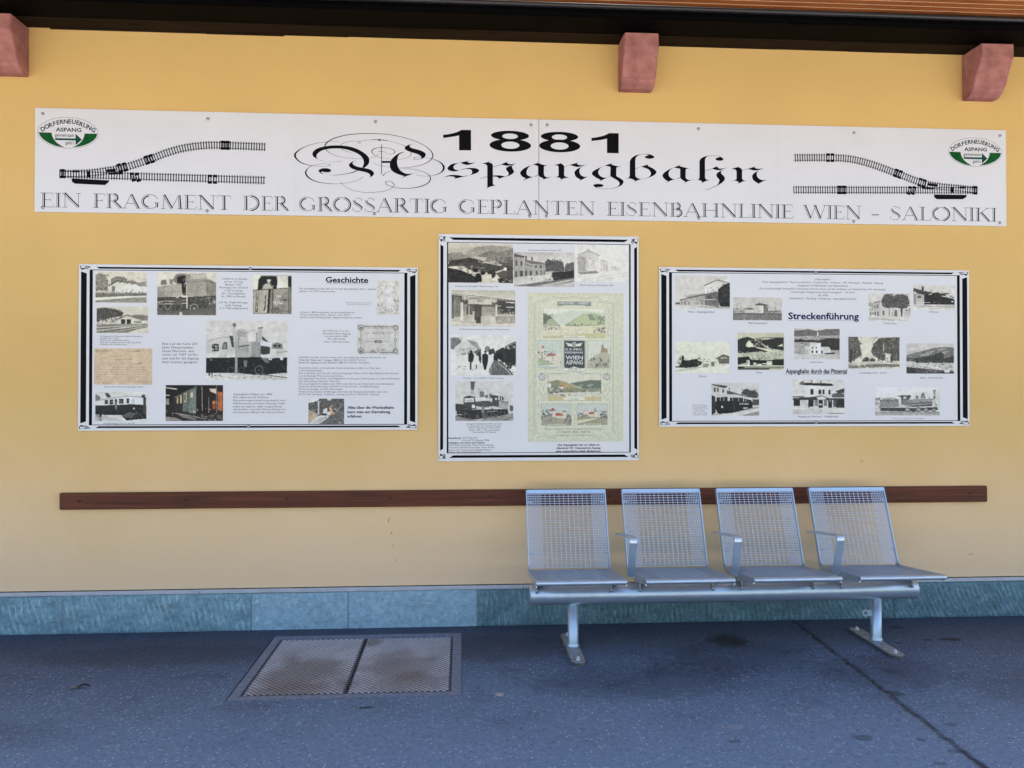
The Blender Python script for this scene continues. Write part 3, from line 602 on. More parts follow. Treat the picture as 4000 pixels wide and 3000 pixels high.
PICS=[
('L','old photograph of a saw roofed workshop with people lined up','sepia',1012,7936,3089,1912,212,"""p 150 0,10 8,4 20,10 25,40 22,62 0,62
p 128 30,22 42,14 55,16 62,24 60,34 30,40
p 140 60,30 72,26 82,34 100,30 100,48 60,48
n 1 60 0,8 25,60 5 7 90 160
n 2 40 32,17 100,46 4 5 110 165
p 232 24,46 44,28 46,38 54,31 58,42 66,33 70,43 78,36 84,46 100,47 100,66 24,66
p 70 24,44 44,26 45,29 27,46
p 80 45,30 54,30 57,38 54,34
p 80 56,33 66,32 68,40 66,36
p 95 68,35 78,35 82,43 78,39
r 120 32,46 38,64
n 3 14 48,50 98,62 3 5 150 200
r 150 0,66 100,72
p 120 0,72 100,70 100,76 0,84
p 226 0,84 60,78 100,77 100,80 40,86 0,93
p 150 0,93 60,85 100,80 100,100 0,100
l 90 .9 0,80 60,75 100,73
l 240 1.2 0,92 50,85 100,80
l 100 1 0,97 40,90 80,84
n 4 34 14,59 96,72 1.6 9 30 80
n 5 8 14,60 60,68 2 6 200 235
n 6 30 0,50 24,64 3 4 60 130"""),
('L','old photograph of an engine shed below wooded hill','sepia',1087,6052,3093,1653,205,"""p 75 0,8 15,4 40,12 52,22 50,36 30,42 0,60
n 11 110 0,8 48,58 4 5 45 120
p 120 66,34 82,30 100,34 100,52 80,52
p 215 40,46 60,32 92,55 90,64 66,66 42,68
p 70 38,48 60,30 88,52 86,54 60,34 42,49
p 165 62,36 66,36 92,54 88,56
r 45 47,48 56,68
r 40 58,48 67,67
r 150 72,54 88,62
n 12 20 0,56 40,66 5 3 90 190
p 150 0,66 100,64 100,100 0,100
l 45 1.6 0,74 50,70 95,66
l 45 1.8 0,86 50,76 98,67
l 40 1.8 5,98 55,84 98,70
l 50 1.5 40,99 75,86 100,76
l 225 1.6 0,80 50,74 90,67
l 225 1.4 0,92 50,80 98,69
p 215 62,98 80,86 100,76 100,100 62,100
n 13 30 0,66 100,98 6 1.5 70 210
r 200 7,50 9,70"""),
('L','typewritten letter on tan paper','tan',945,2854,3504,2248,205,"""l 90 1.2 2,6 30,6
l 140 .8 3,9.5 27,9.5
l 150 1 9,15 16,15
l 120 1.4 55,7.5 79,7
l 110 1.4 26,21.5 48,21.5
l 150 1 12,28 24,28
l 150 .6 36,30 66,29.5
l 110 1.6 68,42 82,41.5
l 178 1.5 18,53.0 94,52.6
n 20 14 18,52.6 94,53.2 3.4 1.2 135 165
l 178 1.5 4,59.4 94,59.0
n 21 14 4,59.0 94,59.6 3.4 1.2 135 165
l 178 1.5 4,65.8 94,65.4
n 22 14 4,65.4 94,66.0 3.4 1.2 135 165
l 178 1.5 4,72.2 94,71.8
n 23 14 4,71.8 94,72.4 3.4 1.2 135 165
l 178 1.5 4,78.6 94,78.2
n 24 14 4,78.2 94,78.8 3.4 1.2 135 165
l 178 1.5 4,85.0 94,84.6
n 25 14 4,84.6 94,85.2 3.4 1.2 135 165
l 178 1.5 4,91.4 94,91.0
n 26 14 4,91.0 94,91.6 3.4 1.2 135 165
n 29 5 4,96 26,98 4 1.5 110 160"""),
('L','old photograph of a steam railcar at a platform','neutral',1035,594,3133,1811,215,"""p 120 0,8 10,16 9,28 0,30
p 70 18,4 25,4 31,18 22,20
p 228 0,30 25,22 60,14 100,20 100,46 0,46
p 165 0,30 25,21 60,13 95,17 95,20 60,16 25,25 0,33
r 60 18,27 24,42
r 55 27,26 34,43
r 50 37,25 42,55
r 55 45,24 54,41
r 60 60,22 65,40
r 190 71,24 75,38
n 31 14 28,30 52,40 2 4 190 240
p 35 0,46 35,45 70,42 98,45 98,66 70,70 0,68
p 25 0,66 98,66 98,92 60,98 50,80 0,78
n 32 60 6,64 98,90 4 3 15 110
p 85 50,82 66,68 78,74 70,92
p 190 0,80 18,84 60,99 0,100
p 140 0,76 10,78 14,100 8,100
c 235 74,57 1.5 2.5
r 60 92,18 97,75
c 70 92,15 4 6
p 30 8,56 12,50 14,62 12,86 8,86
r 130 38,42 41,60
n 33 16 70,50 92,90 3 6 20 150"""),
('L','old photograph of a tank locomotive with its crew','sepia',4734,7179,3589,2672,218,"""p 163 0.0,34.0 24.5,28.2 24.5,58.1 0.0,58.1
p 178 24.5,28.2 41.8,25.8 41.8,55.7 24.5,57.1
p 158 49.5,4.1 81.6,0.0 82.9,54.7 55.7,55.9 49.5,54.7
p 138 81.6,10.8 100.0,23.4 100.0,53.3 82.9,54.7
l 85 1 49.5,23.4 81.6,18.1 100.0,24.8
p 186 55.7,2.7 81.6,0.7 84.6,13.3 56.6,15.2
n 41 44 56.6,1.7 82.1,13.3 2.9 3.4 125 240
p 132 26.8,14.7 32.5,3.1 48.9,1.7 49.6,23.4 41.4,25.8 34.3,28.2 26.8,20.5
p 26 32.5,11.3 41.4,6.3 47.9,7.5 47.1,25.8 41.8,52.3 41.4,26.7 34.3,24.3
p 22 42.5,26.7 48.9,26.7 48.9,53.3 43.0,53.3
n 40 12 42.9,13.3 48.2,51.8 1.6 4.8 60 190
p 118 5.4,23.4 7.5,17.6 14.6,16.9 16.8,28.7 5.4,29.2
p 130 20.0,16.1 26.2,15.7 27.0,26.7 20.7,27.5
l 120 .6 25.4,28.9 25.4,56.6
l 110 .6 0.4,47.0 41.4,44.6
p 66 0.0,58.1 55.7,56.1 82.9,54.7 100.0,53.3 100.0,78.8 77.1,88.4 0.0,88.4
n 42 90 0.0,58.1 100.0,88.4 3.6 3.9 35 150
c 132 5.7,78.3 5.5 8.7
c 58 5.7,78.3 4.3 6.7
c 128 18.2,77.1 6.1 10.1
c 62 18.2,77.1 4.6 8.0
c 112 36.1,78.8 5.4 9.6
c 58 36.1,78.8 4.1 7.5
c 155 62.5,83.6 7.5 11.1
c 72 62.5,83.6 6.1 9.2
c 155 62.5,83.6 2.1 3.1
l 208 1.2 0.0,69.9 14.6,66.3 28.9,67.7
l 190 1.1 0.0,73.7 28.9,73.3
p 92 29.8,61.9 33.4,57.8 38.8,62.9 41.1,71.1 37.0,76.4 36.4,95.7 31.6,96.6 29.8,78.8
p 62 30.7,76.4 37.0,76.4 36.1,95.2 31.6,95.2
c 200 34.3,57.3 1.8 3.1
p 216 49.1,54.2 51.2,54.2 51.2,84.6 49.5,84.6
l 206 1.2 41.4,57.1 50.4,57.1
l 206 1.2 41.4,64.6 50.4,64.6
l 206 1.2 41.4,71.6 50.4,71.6
p 96 0.0,88.4 50.4,88.4 100.0,78.8 100.0,100.0 0.0,100.0
n 44 24 0.0,89.9 100.0,99.5 7.1 1.4 70 130
p 206 37.9,92.8 41.4,91.6 42.9,99.0 38.2,99.8
c 172 97.1,68.7 2.0 4.8
n 43 28 81.1,57.1 98.6,78.8 2.9 3.9 70 200"""),
('L','large old photograph of a side tank locomotive beside a water crane','neutral',7718,3145,5014,3721,208,"""n 51 14 0.9,16.6 27.5,34.6 9.3 9.0 188 214
p 176 36.7,16.9 43.4,13.0 51.3,18.7 60.6,14.8 61.9,30.1 38.1,30.1
p 160 40.7,16.9 46.0,20.5 60.6,13.3 56.6,17.3 44.7,23.4
p 196 0.0,36.4 6.2,31.4 31.4,25.9 54.0,29.2 83.2,36.4 83.2,47.6 64.6,49.4 0.0,55.3
l 110 .8 0.0,36.4 14.2,29.5 32.8,26.7
p 190 40.7,29.5 67.2,31.4 69.9,44.0 42.0,43.2
p 212 50.7,22.3 52.7,17.8 58.0,16.6 62.6,19.5 63.3,35.0 50.7,35.0
p 165 60.9,18.4 63.3,20.9 63.3,35.0 60.9,35.0
p 178 63.5,12.1 68.8,11.2 68.3,31.4 63.9,31.7
p 110 62.9,11.2 69.5,10.1 69.5,12.8 62.9,13.5
p 60 68.6,25.6 76.8,35.9 72.5,34.8 68.6,32.1
p 186 15.5,47.6 65.9,42.9 66.6,62.0 15.5,63.8
p 206 24.8,51.2 38.1,47.6 38.1,62.0 24.8,62.9
p 168 38.1,45.8 51.3,43.6 52.9,60.2 38.1,61.6
l 55 2 34.7,44.7 52.9,41.1
p 152 54.6,35.0 65.9,35.0 67.2,60.2 55.3,61.1
p 55 66.6,41.8 78.1,44.0 78.1,55.5 69.9,57.5 66.6,54.8
p 48 6.8,40.4 11.0,38.6 15.6,39.6 15.8,51.2 7.6,52.3
n 52 9 7.6,41.4 15.3,50.5 2.0 4.0 130 235
p 62 19.9,38.6 23.2,35.5 25.6,36.8 25.6,47.9 19.5,48.5
p 125 21.1,38.6 24.8,37.1 24.8,46.5 20.6,47.2
p 118 80.5,40.4 85.8,36.4 93.1,38.6 94.0,47.6 81.2,47.6
c 32 84.5,42.0 1.7 2.2
c 28 89.8,42.3 1.6 2.2
p 200 85.8,49.4 99.5,45.8 99.5,62.0 86.5,62.9
l 100 1 86.5,54.1 99.5,51.2
p 20 0.0,62.7 67.2,60.9 69.9,63.4 99.5,61.6 99.5,87.2 67.2,91.7 0.0,89.0
n 53 120 0.0,62.7 99.5,90.5 2.9 2.9 8 78
c 82 64.6,83.2 5.6 7.9
c 24 64.6,83.2 4.1 5.9
c 90 64.6,83.2 1.1 1.6
c 66 30.1,83.6 4.5 6.1
c 20 30.1,83.6 3.3 4.5
c 66 43.4,84.0 4.2 5.8
c 20 43.4,84.0 3.1 4.1
p 112 67.2,62.0 72.5,62.0 77.9,69.7 72.5,71.0
c 240 78.5,63.1 2.3 3.4
c 30 78.5,63.1 0.8 1.3
c 240 92.7,63.1 2.0 3.1
p 118 46.0,67.0 50.3,66.3 49.5,77.8 46.3,78.2
p 206 0.0,87.9 38.1,87.9 67.2,92.6 99.5,94.4 99.5,100.0 0.0,100.0
l 55 1.4 69.9,90.8 99.5,95.9
n 55 46 0.0,89.0 91.1,99.5 5.3 1.4 80 185
p 16 2.9,68.1 5.6,65.6 8.9,67.7 9.2,77.8 7.8,92.6 6.5,92.6 6.0,81.8 4.6,92.6 3.3,92.6
c 120 6.2,65.9 1.1 1.6
p 158 35.4,47.6 38.1,47.6 38.1,89.7 35.3,89.7
p 180 31.7,18.7 38.1,16.6 40.8,19.5 40.8,45.4 38.3,47.6 35.4,47.6 34.7,29.2 31.7,26.5
p 150 38.9,18.4 40.8,19.8 40.8,45.4 39.1,46.8
p 66 28.1,24.9 33.0,25.9 34.2,45.8 31.4,44.0
p 112 31.7,5.8 36.7,5.8 35.7,10.5 33.0,10.5
p 112 32.8,5.2 34.2,2.5 35.7,5.2
l 105 .7 34.2,10.5 34.2,18.7
p 234 66.6,34.6 80.5,36.6 79.7,44.0 66.2,41.6
n 54 12 67.8,37.1 78.6,42.2 0.9 2.5 120 170"""),
('L','dark photograph of an old carriage in a shed','warm',5268,598,3495,2233,30,"""p 14 0,0 60,0 30,30 14,40 0,60
p 225 0,6 20,10 19,13 0,8
p 225 0,27 7,28 7,30 0,29
r 150 0,38 6,54
p 40 14,34 54,4 54,80 30,76 16,68
p 95 14,34 54,3 54,8 18,36
C 5f6f70 30,22 40,16 41,74 30,74
C 728486 41,16 53,8 53,80 41,78
C c9c4a8 20,34 22,33 22,50 20,51
C c9c4a8 25,30 28,28 28,50 25,51
C c9c4a8 32,24 36,22 36,46 32,47
C 20261f 33,26 35,25 35,44 33,44
C d8d0b0 43,22 47,20 47,34 43,35
C cfd4d0 48,70 52,72 52,78 48,77
C 1a1210 54,2 76,0 77,84 54,80
C 241812 76,4 100,2 100,82 76,82
C d8d4cc 76,10 88,10 88,24 78,18
C b06a3c 90,18 99,20 99,72 90,70
C 8d4f2c 82,44 87,42 87,66 82,66
C e0c090 82,48 86,47 86,50 82,51
C 30405a 89,0 90,80 91,80 90,0
l 180 .7 63,4 64,72
l 150 .7 88,2 89,78
l 160 .8 75,34 75,78
l 185 1 16,78 40,84 60,92 70,95
p 120 20,80 40,84 56,96 50,98 30,90
n 61 60 0,66 100,98 4 3 10 190
n 62 40 60,82 100,98 4 2 10 220
p 150 0,88 20,92 30,100 0,100"""),
('L','old photograph of a driver leaning from his cab','sepia',10576,7301,2388,2443,165,"""p 225 0,0 20,0 14,14 12,38 0,38
p 25 12,34 14,12 22,3 60,2 64,16 60,36 12,38
p 225 64,2 90,1 90,32 62,34
r 20 90,2 100,30
p 230 78,2 88,1 86,5 77,5
c 175 41,17 4 6
p 230 36,12 46,11 46,14 36,14
p 190 24,34 32,22 44,24 52,34 40,36 28,40
n 71 14 24,22 54,36 4 3 120 210
p 130 0,38 100,32 100,100 0,100
p 175 2,40 40,38 40,98 2,98
p 160 54,36 92,34 92,98 54,98
p 135 70,60 92,36 92,98 60,98
l 40 1.6 0,39 60,35 100,32
p 40 40,36 46,36 42,98 36,98
r 60 50,36 52,98
l 60 .8 92,34 92,98
p 45 9,48 14,46 12,96 6,96
l 225 1.3 12,46 9,92
p 50 29,50 34,48 32,92 27,92
l 225 1.3 31,48 28,88
p 30 76,61 90,62 84,66
T 225 61,57 72,52 'ÖBB'
T 240 52,75 78,67 '93.1366'
c 50 58,91 10 8
c 110 58,91 8.6 6.8
n 72 30 54,78 90,97 5 4 70 170
T 220 31,95 35,89 'G'"""),
('L','faint photograph of a white milestone in long grass','neutral',18283,7312,1388,2160,215,"""n 81 170 0,0 100,100 3 8 135 205
p 232 28,30 44,24 82,28 78,72 66,78 30,72
p 215 60,32 82,28 78,72 64,78
n 82 70 0,72 100,100 3 9 110 200
n 83 70 78,0 100,100 4 8 120 200
n 84 60 0,0 26,100 4 8 120 205
T 170 34,50 58,38 'WSB'"""),
('L','grey share certificate with an ornate border','neutral',17046,4777,2626,1897,200,"""l 110 1.6 8,7 92,7 92,93 8,93 8,7
l 170 .8 11,12 89,12 89,88 11,88 11,12
c 105 9,10 7 10
c 200 9,10 5 7
c 120 9,11 3.5 4
c 105 92,10 6 9
c 190 92,10 4 6
c 105 9,88 7 10
c 200 9,88 5 7
c 110 9,89 3.5 4
c 105 92,88 6 9
c 190 92,88 4 6
c 120 8,50 4 6
c 190 8,50 2.4 4
c 120 92,50 4 6
c 190 92,50 2.4 4
n 91 26 38,3 62,14 4 4 90 170
n 92 26 34,80 66,96 5 5 90 160
c 175 51,88 5 8
T 110 36,32 66,25 'ACTIE'
l 150 1 18,29 30,29
l 150 1 70,28 84,28
n 94 22 17,41 86,49 2.4 5 140 185
p 90 43,53 58,53 60,57 58,61 43,61 41,57
T 215 46,59 56,55 '200'
l 130 1.2 21,57 40,57
l 130 1.2 62,57 80,57
n 93 26 20,64 86,78 8 .8 150 180"""),
('L','small photograph of a forest road with a red and white barrier','neutral',14026,371,2218,1610,95,"""n 101 120 0,0 100,55 5 9 20 110
p 225 0,0 30,0 26,8 12,14 0,16
p 205 52,0 66,0 62,6 54,6
n 102 40 60,20 100,60 6 7 60 180
C b9a68e 0,40 26,62 28,78 0,92
n 103 20 0,44 24,72 8 2 90 220
p 215 0,96 28,68 44,62 62,66 50,80 30,100 0,100
p 190 10,92 40,70 50,72 30,100 10,100
r 205 27,8 30,62
p 200 24,16 34,8 35,10 25,18
p 215 42,42 52,36 54,62 40,64
r 60 38,58 52,66
C c98a5a 57,34 62,28 72,60 71,64 64,64
C e0c0a0 59,38 63,36 66,44 62,46
C e0c0a0 63,50 67,48 69,56 65,58
p 215 54,52 63,46 63,64 54,64
n 104 80 46,64 100,98 7 4 50 170
l 225 1 78,50 92,30"""),
('C','old photograph of a valley village seen from above','sepia',604,11381,4166,2518,200,"""p 178 0,14 30,10 60,6 100,4 100,34 0,40
p 155 30,20 44,8 70,4 100,10 100,40 30,40
p 140 0,26 16,22 40,36 40,48 0,48
p 125 40,36 56,22 66,18 76,22 100,12 100,46 44,46
p 185 24,42 40,32 60,36 56,44
p 52 4,44 20,40 32,36 46,40 56,46 40,54 0,54
n 111 50 2,40 52,56 4 6 25 80
n 112 70 46,38 78,58 2.5 4 100 225
n 113 50 72,34 100,52 5 4 40 120
p 70 0,52 40,48 60,50 80,56 100,50 100,72 60,74 20,66 0,60
n 114 40 10,50 60,66 4 5 30 100
p 85 80,48 100,46 100,58 84,56
n 115 26 76,56 100,68 4 6 30 90
p 205 4,58 20,58 50,76 84,94 90,100 70,100 40,84 0,64
n 116 30 6,56 56,76 7 2.4 40 230
p 32 0,62 20,68 42,84 46,100 0,100
n 117 60 0,62 40,98 6 4 15 70
p 18 42,78 47,74 51,80 52,98 40,98
c 25 42,68 4 6
c 25 53,75 4 5
p 45 60,72 70,64 74,76 70,88 62,86
p 215 60,78 66,77 67,88 60,86
p 80 72,72 100,66 100,92 80,88
p 205 72,72 86,64 88,66 74,74
r 225 85,60 90,68
p 215 68,88 78,84 74,94 66,94
p 40 76,88 100,84 100,100 78,100
n 118 20 78,88 100,98 5 2 20 220
n 119 14 9,1.5 46,4 2.2 2 140 165"""),
('C','old photograph of a passenger train at the station','neutral',4808,11174,3905,2213,185,"""p 205 0,0 100,0 100,44 60,40 0,10
p 90 50,34 56,18 64,26 68,22 76,24 82,34 84,54 50,56
n 121 70 52,20 82,56 4 6 60 110
p 95 84,40 92,30 100,26 100,60 84,58
n 122 24 86,30 100,58 4 5 70 120
p 90 0,4 18,12 16,18 0,16
p 160 0,14 16,16 16,72 0,74
p 110 18,22 50,30 52,36 30,36 18,28
p 160 17,34 32,42 32,66 17,70
p 165 32,34 52,36 52,66 32,68
p 120 17,30 32,40 32,44 17,36
r 80 3,26 6,40
r 80 11,27 14,40
r 75 2,56 5,76
r 75 10,54 15,70
r 75 19,54 22,70
r 75 26,54 30,68
r 85 35,38 38,46
r 85 43,38 46,46
r 80 36,54 39,66
r 80 44,52 46,66
r 90 49,54 51,64
r 70 19,10 21,22
r 70 29,14 31,24
p 205 0,74 52,66 62,62 66,72 30,90 0,100
p 45 62,58 82,54 84,78 66,84
p 40 82,56 100,52 100,72 84,78
n 123 26 62,60 100,80 5 4 25 90
p 110 0,98 30,90 66,82 100,72 100,84 50,100
p 185 36,98 70,86 100,76 100,80 66,94 56,100
p 190 70,98 100,86 100,100 70,100
n 124 7 24,74 62,86 2 9 30 70"""),
('C','faded photograph of the station building in its opening year','neutral',8759,11522,3476,2381,226,"""p 175 4,26 26,14 48,28 44,32 26,20 6,30
p 205 6,28 26,18 44,30 44,72 6,76
p 170 4,34 12,30 20,38 20,70 6,74
n 131 50 5,36 38,80 4 5 130 205
p 212 44,34 62,46 62,70 44,72
r 160 22,10 24,20
r 165 26,12 28,20
p 180 48,40 62,44 62,46 48,43
r 185 48,50 50,70
r 185 53,52 55,70
r 185 58,54 60,68
p 200 66,58 78,56 80,68 66,70
n 132 30 64,44 100,66 5 4 190 225
p 140 4,74 40,70 44,76 10,80
l 195 1 20,96 60,82 100,74
l 195 1 40,98 80,86 100,82"""),
('C','sepia photograph of the station restaurant front','sepia',828,8613,4074,2302,190,"""p 200 0,2 100,10 100,30 40,22 0,14
l 90 1.6 0,10 50,18 100,28
l 230 1.6 0,8 50,16 100,25
p 95 0,13 40,19 100,29 100,56 0,60
p 125 4,20 14,20 14,74 4,74
r 110 0,30 4,80
p 205 26,16 63,20 63,40 26,38
r 70 72,30 100,60
l 235 2.4 85,33 99,34
l 235 2.4 86,47 98,47
l 200 1.6 72,44 78,43
r 215 14,34 18,86
r 215 69,40 72,92
r 140 18,40 28,70
r 205 22,42 24,68
r 90 23,44 33,68
r 195 27,44 28,70
p 190 21,70 34,70 34,88 21,88
r 80 36,40 47,84
p 165 47,46 69,46 69,70 47,70
n 141 20 48,50 68,68 4 3 90 215
r 60 72,50 100,66
n 142 22 73,52 99,66 4 6 90 210
p 200 46,72 69,73 69,92 46,92
p 165 69,72 100,72 100,92 69,94
n 143 12 72,76 99,88 4 6 150 215
r 70 38,74 46,92
p 212 0,88 46,94 100,92 100,100 0,100
c 225 21,21 4.2 6.6
c 110 21,21 3 5
c 225 21,21 1.5 4
c 225 67,28 3.8 6
c 110 67,28 2.6 4.4
c 225 67,28 1.4 3.6
T 40 28,26 61,19 'BAHNHOFSRESTAURATION'
T 50 40,33 50,27 'ASPANG'"""),
('C','old photograph of passengers beside a waiting train','neutral',773,5473,4186,2560,222,"""p 120 0,8 10,6 16,14 14,26 4,36 0,34
n 151 50 0,4 18,34 3 4 50 150
p 205 6,30 14,20 26,12 36,10 44,30 46,42 20,50 8,54
p 150 24,10 40,18 46,34 40,34 30,20
n 152 36 14,32 46,48 4 4 80 190
p 90 36,40 46,34 46,48 40,52
c 120 56,34 4 7
p 60 58,36 66,32 68,44 58,50
p 45 68,40 86,24 100,14 100,72 90,76 76,62 68,56
l 205 .9 80,30 100,18
n 153 10 82,26 98,34 2 7 150 215
n 154 40 68,44 100,76 4 8 15 60
p 35 27,44 33,42 36,52 34,66 32,68 27,66
r 60 29,66 32,86
c 40 31,40 2.4 3
p 45 42,42 46,42 47,62 43,64
r 50 44,62 46,69
p 30 48,48 53,44 58,50 57,66 54,86 51,86 48,66
c 60 53,41 2.2 3
p 30 66,44 72,46 72,66 70,82 67,82 65,60
c 30 76,52 4 10
p 40 86,40 96,44 96,68 92,84 86,82
p 105 58,86 66,62 78,66 96,100 60,100
n 155 34 58,68 96,98 5 3 50 140
l 35 1.4 74,66 88,84 96,99
l 215 1.2 72,68 86,86 92,98
p 225 57,48 64,50 62,74 58,74
r 200 61,62 62,100
n 156 10 6,76 36,86 7 1.6 80 150
p 40 38,72 40,74 40,84 38,84"""),
('C','old photograph of a tender locomotive with a tall chimney','neutral',1078,2556,3702,2551,205,"""p 90 26,2 34,2 31,28 27,28
r 55 25,1 34,3
p 170 27,22 31,22 33,32 26,32
r 120 42,26 50,40
p 150 42,26 46,24 50,27
r 110 51,34 56,42
r 120 58,31 62,44
l 90 .7 40,18 40,34
l 90 .7 42,21 47,22
p 210 32,42 60,42 66,50 66,58 40,60 34,52
p 80 32,52 44,50 60,50 70,62 48,66 34,62
p 70 60,34 80,38 84,42 78,66 62,62 64,46
r 190 74,38 77,48
r 205 79,40 80,52
p 215 68,42 72,42 71,48 69,48
p 170 75,50 82,48 82,68 75,66
p 165 80,52 92,54 91,74 80,76
p 90 80,50 92,52 92,54 80,53
p 65 14,40 24,36 34,40 36,70 14,72
n 161 40 14,50 36,74 3 5 30 110
p 230 16,43 32,42 32,52 16,53
T 110 17,50 31,45 'Aspangbahn'
c 235 8,62 2.4 4.4
c 235 31,63 2.8 4.8
p 60 0,56 14,58 14,72 0,74
p 45 2,72 90,70 92,84 60,92 20,98 2,88
n 162 80 2,68 88,94 3 5 15 120
c 70 20,88 5 8
c 35 20,88 3 5
c 95 58,82 5 8
c 40 58,82 3.6 6
c 95 70,80 4 7
c 40 70,80 3 5
c 90 49,86 3.6 6
c 85 38,92 3.4 5
r 130 45,62 50,80
l 170 1.1 50,66 80,66
l 160 1 52,78 72,74
p 140 0,86 14,92 40,98 100,80 100,100 0,100
l 60 1.2 84,98 100,90
l 220 1 0,84 12,84
p 90 94,60 100,62 100,74 94,76
n 163 30 50,88 100,98 6 2 80 170"""),
('R','old photograph of a large city terminus','neutral',1058,7656,3634,2152,205,"""p 185 0,100 0,84 40,88 100,96 100,100
p 90 52,28 76,10 100,20 100,24 76,14 54,31
p 215 54,30 76,13 100,22 100,54 76,52 54,64
n 171 6 57,34 72,50 2.2 9 70 110
p 110 54,54 76,46 80,52 80,94 54,88
p 95 54,58 76,48 76,52 54,62
n 172 14 55,58 74,84 2.4 9 35 80
r 205 54,70 74,73
p 175 8,66 30,56 54,52 54,88 8,84
p 90 8,72 30,62 54,54 54,58 30,66 8,75
n 173 20 10,70 53,86 1.8 12 50 110
p 205 8,62 20,58 20,68 8,70
p 40 78,40 88,26 98,20 100,22 100,92 82,92 78,70
n 174 60 78,24 100,86 4 5 25 85
p 30 80,80 100,76 100,93 84,93
p 80 0,82 8,80 8,86 0,86
p 205 0,88 50,90 100,98 100,100 0,100
l 80 1 40,93 100,96
r 120 73,2 74,12
r 120 79,4 80,14"""),
('R','old photograph of a small country station','neutral',4886,6940,3279,1502,195,"""p 170 0,58 30,56 70,58 100,60 100,72 0,72
p 110 22,50 32,44 44,50 43,54 24,54
p 200 24,54 43,54 43,66 24,66
p 80 44,30 54,24 72,32 70,36 46,34
p 205 45,34 62,36 62,68 45,68
p 110 62,34 72,38 72,66 62,68
n 181 8 47,40 60,62 2.4 6 90 130
n 182 6 26,56 42,64 2 4 90 140
r 100 53,16 54,26
r 100 59,13 60,26
p 150 66,36 74,40 74,44 66,42
n 183 30 0,48 24,66 5 5 90 180
n 184 30 72,56 100,68 5 4 50 110
p 95 0,68 100,68 100,80 0,80
p 120 0,76 100,74 100,100 0,100
n 185 60 0,72 100,99 7 3 70 165
l 110 .6 7,30 9,60
l 110 .6 16,40 14,60
l 110 .6 86,40 88,66
l 110 .6 96,44 94,64"""),
('R','overexposed photograph of a steam train near a shed','cream',1057,3484,3589,2044,226,"""n 191 40 0,10 40,40 5 5 195 225
p 190 10,44 16,40 17,54 8,70 0,72
p 20 11,46 16,46 16,58 22,60 40,54 42,60 50,64 48,72 40,80 20,84 6,82 12,60
n 192 50 6,50 46,84 4 5 10 90
n 193 30 40,54 62,76 4 5 60 190
p 35 74,54 88,40 100,46 100,52 88,44 76,56
p 110 78,52 88,43 100,50 100,70 80,70
l 50 1 79,58 100,58
l 50 1 79,66 100,66
T 220 84,54 95,49 'ERLACH'
p 215 72,60 80,62 80,74 74,76
p 150 50,72 60,70 60,82 50,82
p 120 66,64 72,64 72,78 66,78
r 120 86,72 92,75
l 120 .8 0,92 40,82 60,78
l 150 .8 0,96 40,86
r 70 0,78 8,83"""),
('R','tinted photograph of a castle hill above a village','green',5194,3697,3097,2439,198,"""p 45 0,20 10,14 22,11 34,16 46,24 60,40 74,46 60,52 40,48 20,56 0,54
p 40 36,15 60,12 100,12 100,48 70,42 50,26
p 190 36,16 60,13 80,15 60,19 44,19
n 201 90 0,16 100,46 5 4 15 75
p 222 17,36 20,26 25,20 30,28 34,34 36,38 24,40
p 215 32,36 46,40 60,42 74,46 78,52 60,48 44,42
n 202 18 30,20 52,38 3 6 90 210
p 205 86,36 96,29 99,36
r 220 64,33 65.5,40
p 35 14,42 30,38 44,42 50,50 20,54 10,52
n 203 110 0,50 100,72 5 2.6 35 215
p 215 30,62 38,56 44,60 30,68
n 204 50 24,58 60,74 5 3 40 225
p 25 0,66 24,64 30,78 0,86
p 25 26,72 60,74 100,70 100,88 26,88
n 205 40 0,68 100,86 5 3 12 60
p 225 19,74 25,74 25,88 19,88
r 60 20,76 22,80
r 50 20,82 22,85
p 228 63,76 74,76 74,87 63,87
r 70 66,77 67,80
r 70 69,77 70,80
p 225 54,82 63,81 63,85 53,85
r 220 34,81 40,86
r 225 42,84 52,88
p 222 0,89 40,87 100,88 100,92 0,91
r 15 0,91 100,95
p 80 0,95 100,94 100,100 0,100
p 190 70,96 100,95 100,100 66,100
l 215 .8 14,93 100,93.5"""),
('R','old photograph of a rail bus outside a station','neutral',3450,702,3172,2145,205,"""p 200 0,4 26,12 30,22 30,38 0,42
p 70 0,3 30,8 35,12 26,16 0,6
r 60 5,14 9,28
r 60 12,14 15,28
r 70 22,20 26,30
p 85 32,22 50,30 76,42 60,42 32,34
r 60 36,14 38,22
p 70 62,30 68,20 76,18 80,24 90,22 98,32 96,46 78,44
n 211 60 62,18 98,46 4 4 35 105
r 80 86,50 100,68
n 212 20 84,48 100,68 3 4 30 150
p 205 8,38 16,34 48,34 78,44 86,50 84,56 50,54 10,54
p 40 10,44 34,42 34,54 10,54
l 205 1.4 18,42 18,54
l 205 1.4 26,42 26,54
p 45 38,44 60,44 84,52 84,58 38,56
l 205 1.6 44,44 44,56
l 205 1.6 57,45 57,57
l 205 1.6 67,47 67,57
l 205 1.6 72,48 72,57
p 30 9,55 50,55 86,58 86,76 60,86 12,92 9,80
r 60 46,60 48,84
T 215 58,66 78,61 'AUSTRO DAIMLER'
c 215 22,73 2 3.4
r 190 66,75 76,78
p 15 10,84 60,84 86,72 88,76 60,90 14,94
p 45 0,36 8,42 9,90 0,98
p 150 0,96 40,92 90,74 100,72 100,100 0,100
p 210 0,99 50,90 100,76 100,86 60,100
l 60 1 70,99 100,86
l 60 1 84,99 100,92"""),
